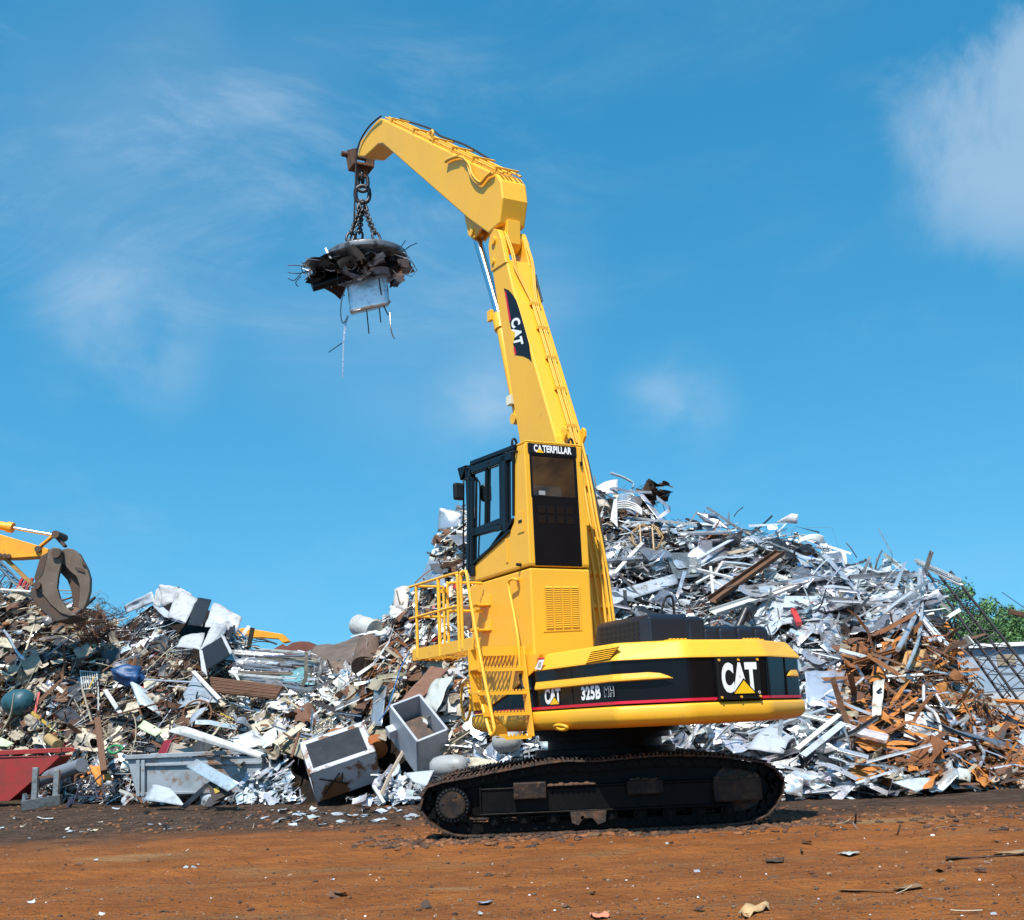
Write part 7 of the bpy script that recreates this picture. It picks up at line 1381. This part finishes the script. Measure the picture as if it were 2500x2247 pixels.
def tree(label, px, y, ws, hs, n=5200, seed=1):
    R3 = random.Random(seed); c = Vector(W(*px, y=y)); t = empty('broadleaf_tree', (c.x, y, 0), 0, label, 'tree'); zc = c.z
    mb = MB(); mb.tube(smooth_path([(0, 0, -.1), (.1, 0, zc*.4), (-.1, .1, zc)], 4), list(np.linspace(.32, .14, 9)), 8)
    for k in range(7): a = R3.uniform(0, 6.28); mb.tube([(0, 0, zc*R3.uniform(.4, .8)), (ws*.35*math.cos(a), ws*.35*math.sin(a), zc+hs*.1), (ws*.7*math.cos(a), ws*.7*math.sin(a), zc+hs*R3.uniform(-.2, .6))], [.12, .07, .03], 6)
    mb.build('trunk', [BARK], t)
    cl_ = []
    for k in range(60):
        while True:
            p = Vector((R3.uniform(-1, 1), R3.uniform(-1, 1), R3.uniform(-1, 1)))
            if .25 < p.length < 1: break
        cl_.append((Vector((p.x*ws, p.y*ws, p.z*hs+zc)), R3.uniform(.14, .30)*ws, R3.uniform(.65, 1.35)))
    V, F_, Cc = [], [], []
    for k in range(n):
        q, r_, br = R3.choice(cl_); d = Vector((R3.gauss(0, 1), R3.gauss(0, 1), R3.gauss(0, 1))).normalized()*r_*R3.random()**.33; p = q+d; s = R3.uniform(.07, .15); nn = (d.normalized()+Vector((R3.gauss(0, .5), R3.gauss(0, .5), .5+R3.gauss(0, .4)))).normalized(); x, y_, z = basis(nn.orthogonal(), nn); b0 = len(V)
        V += [p-x*s, p+y_*s*.55, p+x*s, p-y_*s*.55]; F_.append((b0, b0+1, b0+2, b0+3)); g = br*R3.uniform(.8, 1.25); Cc += [(.075*g, .165*g, .05*g, 1)]*4
    me = bpy.data.meshes.new('crown'); me.from_pydata([v[:] for v in V], [], F_); ca = me.color_attributes.new('col', 'FLOAT_COLOR', 'POINT'); ca.data.foreach_set('color', np.array(Cc, np.float32).ravel()); me.materials.append(LEAF); o = bpy.data.objects.new('crown', me); COL.objects.link(o); o.parent = t
tree('green leafy tree half hidden by the lattice jib', (2325, 1525), 80, 2.9, 3.2, 9000, 1)
tree('round green tree just right of the lattice jib', (2440, 1555), 78, 2.7, 2.6, 9000, 2)
tree('green tree cut off by the right edge', (2520, 1560), 82, 2.4, 2.2, 8000, 3)
tree('low green tree behind the lattice jib', (2370, 1580), 84, 2.4, 2.2, 7000, 4)
tree('dark green tree behind the shed roof', (2475, 1575), 88, 2.6, 1.8, 7000, 5)

# ------------------------------------------------------------------ litter on the yard
def litter(name, label, cat, group, count, area, kinds, pals, lo, hi, flat=.25):
    for k in range(count):
        u, v = rr.uniform(area[0], area[2]), rr.uniform(area[1], area[3]); p = W(u, v, z=0)
        if -1.5 < p[0] < 3.5 and 14.2 < p[1] < 18: continue
        if p[1] > 30: continue
        kind = rr.choice(kinds); tv, tf = rr.choice(TPL[kind]); L_ = rr.uniform(lo, hi); R_ = (Matrix.Rotation(rr.uniform(0, 6.28), 3, 'Z')@Matrix.Rotation(rr.gauss(0, flat*.5), 3, 'Y')@Matrix.Rotation(rr.gauss(0, flat), 3, 'X'))
        me = bpy.data.meshes.new(name); me.from_pydata(((tv*L_)@np.array(R_).T).tolist(), [], tf); me.polygons.foreach_set('use_smooth', [True]*len(tf)); mi, c = PAL[pick(pals)]; me.materials.append(SMATS[mi]); o = bpy.data.objects.new(name, me); COL.objects.link(o)
        o.location = (p[0], p[1], gz(p[0], p[1])+.015+L_*.04); paint(o, J(c, .2)); tag(o, label, cat, group)
litter('shard', 'small pale metal shard lying on the dirt', 'shard', 'pale shards on the dirt', 45, (0, 1990, 2500, 2240), ['sheet', 'strip'], {'silver': 3, 'pale': 3, 'white': 1}, .025, .08)
litter('shard', 'pale shard on the dark strip in front of the heaps', 'shard', 'pale shards on the dark strip', 70, (0, 1972, 1080, 2030), ['sheet', 'strip'], {'pale': 4, 'white': 2, 'silver': 3, 'cream': 2}, .06, .2)
litter('rusty_flake', 'brown rusty flake lying on the dirt', 'flake', 'rusty flakes on the dirt', 80, (0, 2000, 2500, 2240), ['sheet', 'strip', 'rod'], {'dbrown': 4, 'brown': 4, 'rust': 1}, .03, .12)
litter('shard', 'pale blue shard on the ground before the left track', 'shard', 'blue shards before the left track', 26, (690, 1976, 1020, 2008), ['sheet'], {'pale': 3, 'greyblue': 2}, .1, .3, .1)
litter('strip', 'narrow strip lying on the dirt at the right', 'strip', 'strips on the dirt at the right', 22, (1900, 1990, 2500, 2240), ['strip', 'rod'], {'dbrown': 4, 'grey': 2, 'cream': 1}, .12, .35, .08)
def lie(name, label, cat, quad, pal, crum=.06, col=None, h=.02):
    mb = MB(); _sd[0] += 2.1; patch(mb, [Vector((float(p[0]), float(p[1]), gz(float(p[0]), float(p[1]))+h*.5+.004*k)) for k, p in enumerate([W(u, v, z=0) for u, v in quad])], 7, 6, crum, _sd[0], .03, .006); return tag(scrap_obj(name, mb, pal, col=col), label, cat)
lie('crumpled_paper', 'crumpled tan paper lying nearest the camera at the right', 'paper', [(1800, 2232), (1870, 2215), (1882, 2222), (1820, 2242)], 'cream', .3, (.50, .33, .16), .04)
lie('paper_scrap', 'pink and white paper scrap on the dirt right of the track', 'paper', [(2042, 2083), (2070, 2078), (2100, 2083), (2072, 2089)], 'white', .1)
lie('white_rod', 'white tube piece lying on the dark strip at the left', 'tube', [(90, 1996), (130, 1998), (130, 2002), (90, 2001)], 'white', .02)
lie('metal_flake', 'flat grey flake lying on the dirt in front of the track', 'flake', [(1165, 2203), (1205, 2199), (1192, 2208), (1170, 2208)], 'greyblue', .05)
lie('tan_strip', 'long tan strip lying on the dirt at the lower right', 'strip', [(2052, 2173), (2182, 2172), (2182, 2177), (2052, 2177)], 'brown', .02, (.22, .13, .06))
lie('tan_plate', 'pointed tan plate on the dirt at the lower right', 'plate', [(2180, 2165), (2240, 2158), (2255, 2164), (2200, 2170)], 'brown', .05, (.26, .15, .07))
lie('rusty_plate', 'curved dark plate on the dirt at the lower middle right', 'plate', [(1868, 2103), (1915, 2098), (1912, 2106), (1872, 2108)], 'dbrown', .1)
lie('orange_scrap', 'pink orange scrap at the bottom edge', 'scrap', [(1440, 2236), (1480, 2230), (1490, 2240), (1450, 2246)], 'orange', .15, (.6, .22, .12))
lie('brown_cable', 'long dark strip on the dirt at the far right', 'strip', [(2308, 2096), (2500, 2078), (2500, 2082), (2310, 2101)], 'dbrown', .02)
lie('tan_board', 'tan board lying at the right edge of the dirt', 'board', [(2425, 2075), (2500, 2070), (2500, 2078), (2428, 2082)], 'beige', .03, (.33, .2, .09))
def pebbles():
    V, F_, C_ = [], [], []; b = 0
    ico = bmesh.new(); bmesh.ops.create_icosphere(ico, subdivisions=1, radius=1); iv = [v.co.copy() for v in ico.verts]; ifs = [tuple(x.index for x in f.verts) for f in ico.faces]; ico.free()
    for k in range(7000):
        u, v = rr.uniform(-60, 2560), 1965+(2290-1965)*rr.random()**.85; p = W(u, v, z=0)
        if p[1] > 28: continue
        s = rr.uniform(.005, .012) if rr.random() < .95 else rr.uniform(.012, .028); q = [rr.uniform(.6, 1.3) for _ in range(3)]; z = gz(p[0], p[1]); a = rr.uniform(0, 6.28)
        V += [(p[0]+(c.x*math.cos(a)-c.y*math.sin(a)*q[1])*s, p[1]+(c.x*math.sin(a)+c.y*math.cos(a)*q[1])*s, z+c.z*s*q[2]*.6+s*.2) for c in iv]; F_ += [tuple(i+b for i in f) for f in ifs]; b += len(iv)
        c = J(rr.choice(((.13, .055, .022), (.09, .045, .022), (.20, .09, .035), (.05, .03, .02), (.16, .10, .06), (.22, .14, .08))) if rr.random() < .985 else (.7, .7, .7), .3); C_ += [(*c, 1)]*len(iv)
    me = bpy.data.meshes.new('gravel'); me.from_pydata(V, [], F_); ca = me.color_attributes.new('col', 'FLOAT_COLOR', 'POINT'); ca.data.foreach_set('color', np.array(C_, np.float32).ravel()); me.materials.append(SM_RUST); o = bpy.data.objects.new('gravel', me); COL.objects.link(o); tag(o, 'small stones and metal crumbs strewn over the dirt', None, None, 'stuff')
pebbles()

def clods():
    V, F_, C_ = [], [], []; b = 0; ico = bmesh.new(); bmesh.ops.create_icosphere(ico, subdivisions=2, radius=1); iv = [v.co.copy() for v in ico.verts]; ifs = [tuple(x.index for x in f.verts) for f in ico.faces]; ico.free()
    for k in range(2600):
        m_ = rr.random()
        if m_ < .45: x, y = rr.uniform(-1.8, 3.7), 14.25+rr.gauss(0, .22)*(1 if rr.random() < .7 else 2); s = rr.uniform(.008, .03)+.035*rr.random()**6
        elif m_ < .48: x, y = rr.uniform(-2.2, -1.0), rr.gauss(14.7, .5); s = rr.uniform(.01, .05)
        else: u, v = rr.uniform(-20, 2520), rr.uniform(1968, 2035); p = W(u, v, z=0); x, y = p[0], p[1]; s = rr.uniform(.01, .04)
        if y > 28: continue
        z = gz(x, y); sd = rr.uniform(0, 99); fl = rr.uniform(.35, .7); a = rr.uniform(0, 6.28)
        for c in iv:
            d = s*(1+.7*mnoise.noise(c*1.6+Vector((sd, 0, 0)))); X_, Y_ = c.x*d*1.4, c.y*d; V.append((x+X_*math.cos(a)-Y_*math.sin(a), y+X_*math.sin(a)+Y_*math.cos(a), z+c.z*d*fl+s*.1))
        F_ += [tuple(i+b for i in f) for f in ifs]; b += len(iv); c = J(rr.choice(((.10, .05, .026), (.06, .035, .022), (.20, .08, .03))), .3); C_ += [(*c, 1)]*len(iv)
    me = bpy.data.meshes.new('mud_clods'); me.from_pydata(V, [], F_); ca = me.color_attributes.new('col', 'FLOAT_COLOR', 'POINT'); ca.data.foreach_set('color', np.array(C_, np.float32).ravel()); me.materials.append(SM_RUST); me.polygons.foreach_set('use_smooth', [True]*len(F_)); o = bpy.data.objects.new('mud_clods', me); COL.objects.link(o); tag(o, 'clods of mud round the track and along the dark strip', None, None, 'stuff')
clods()
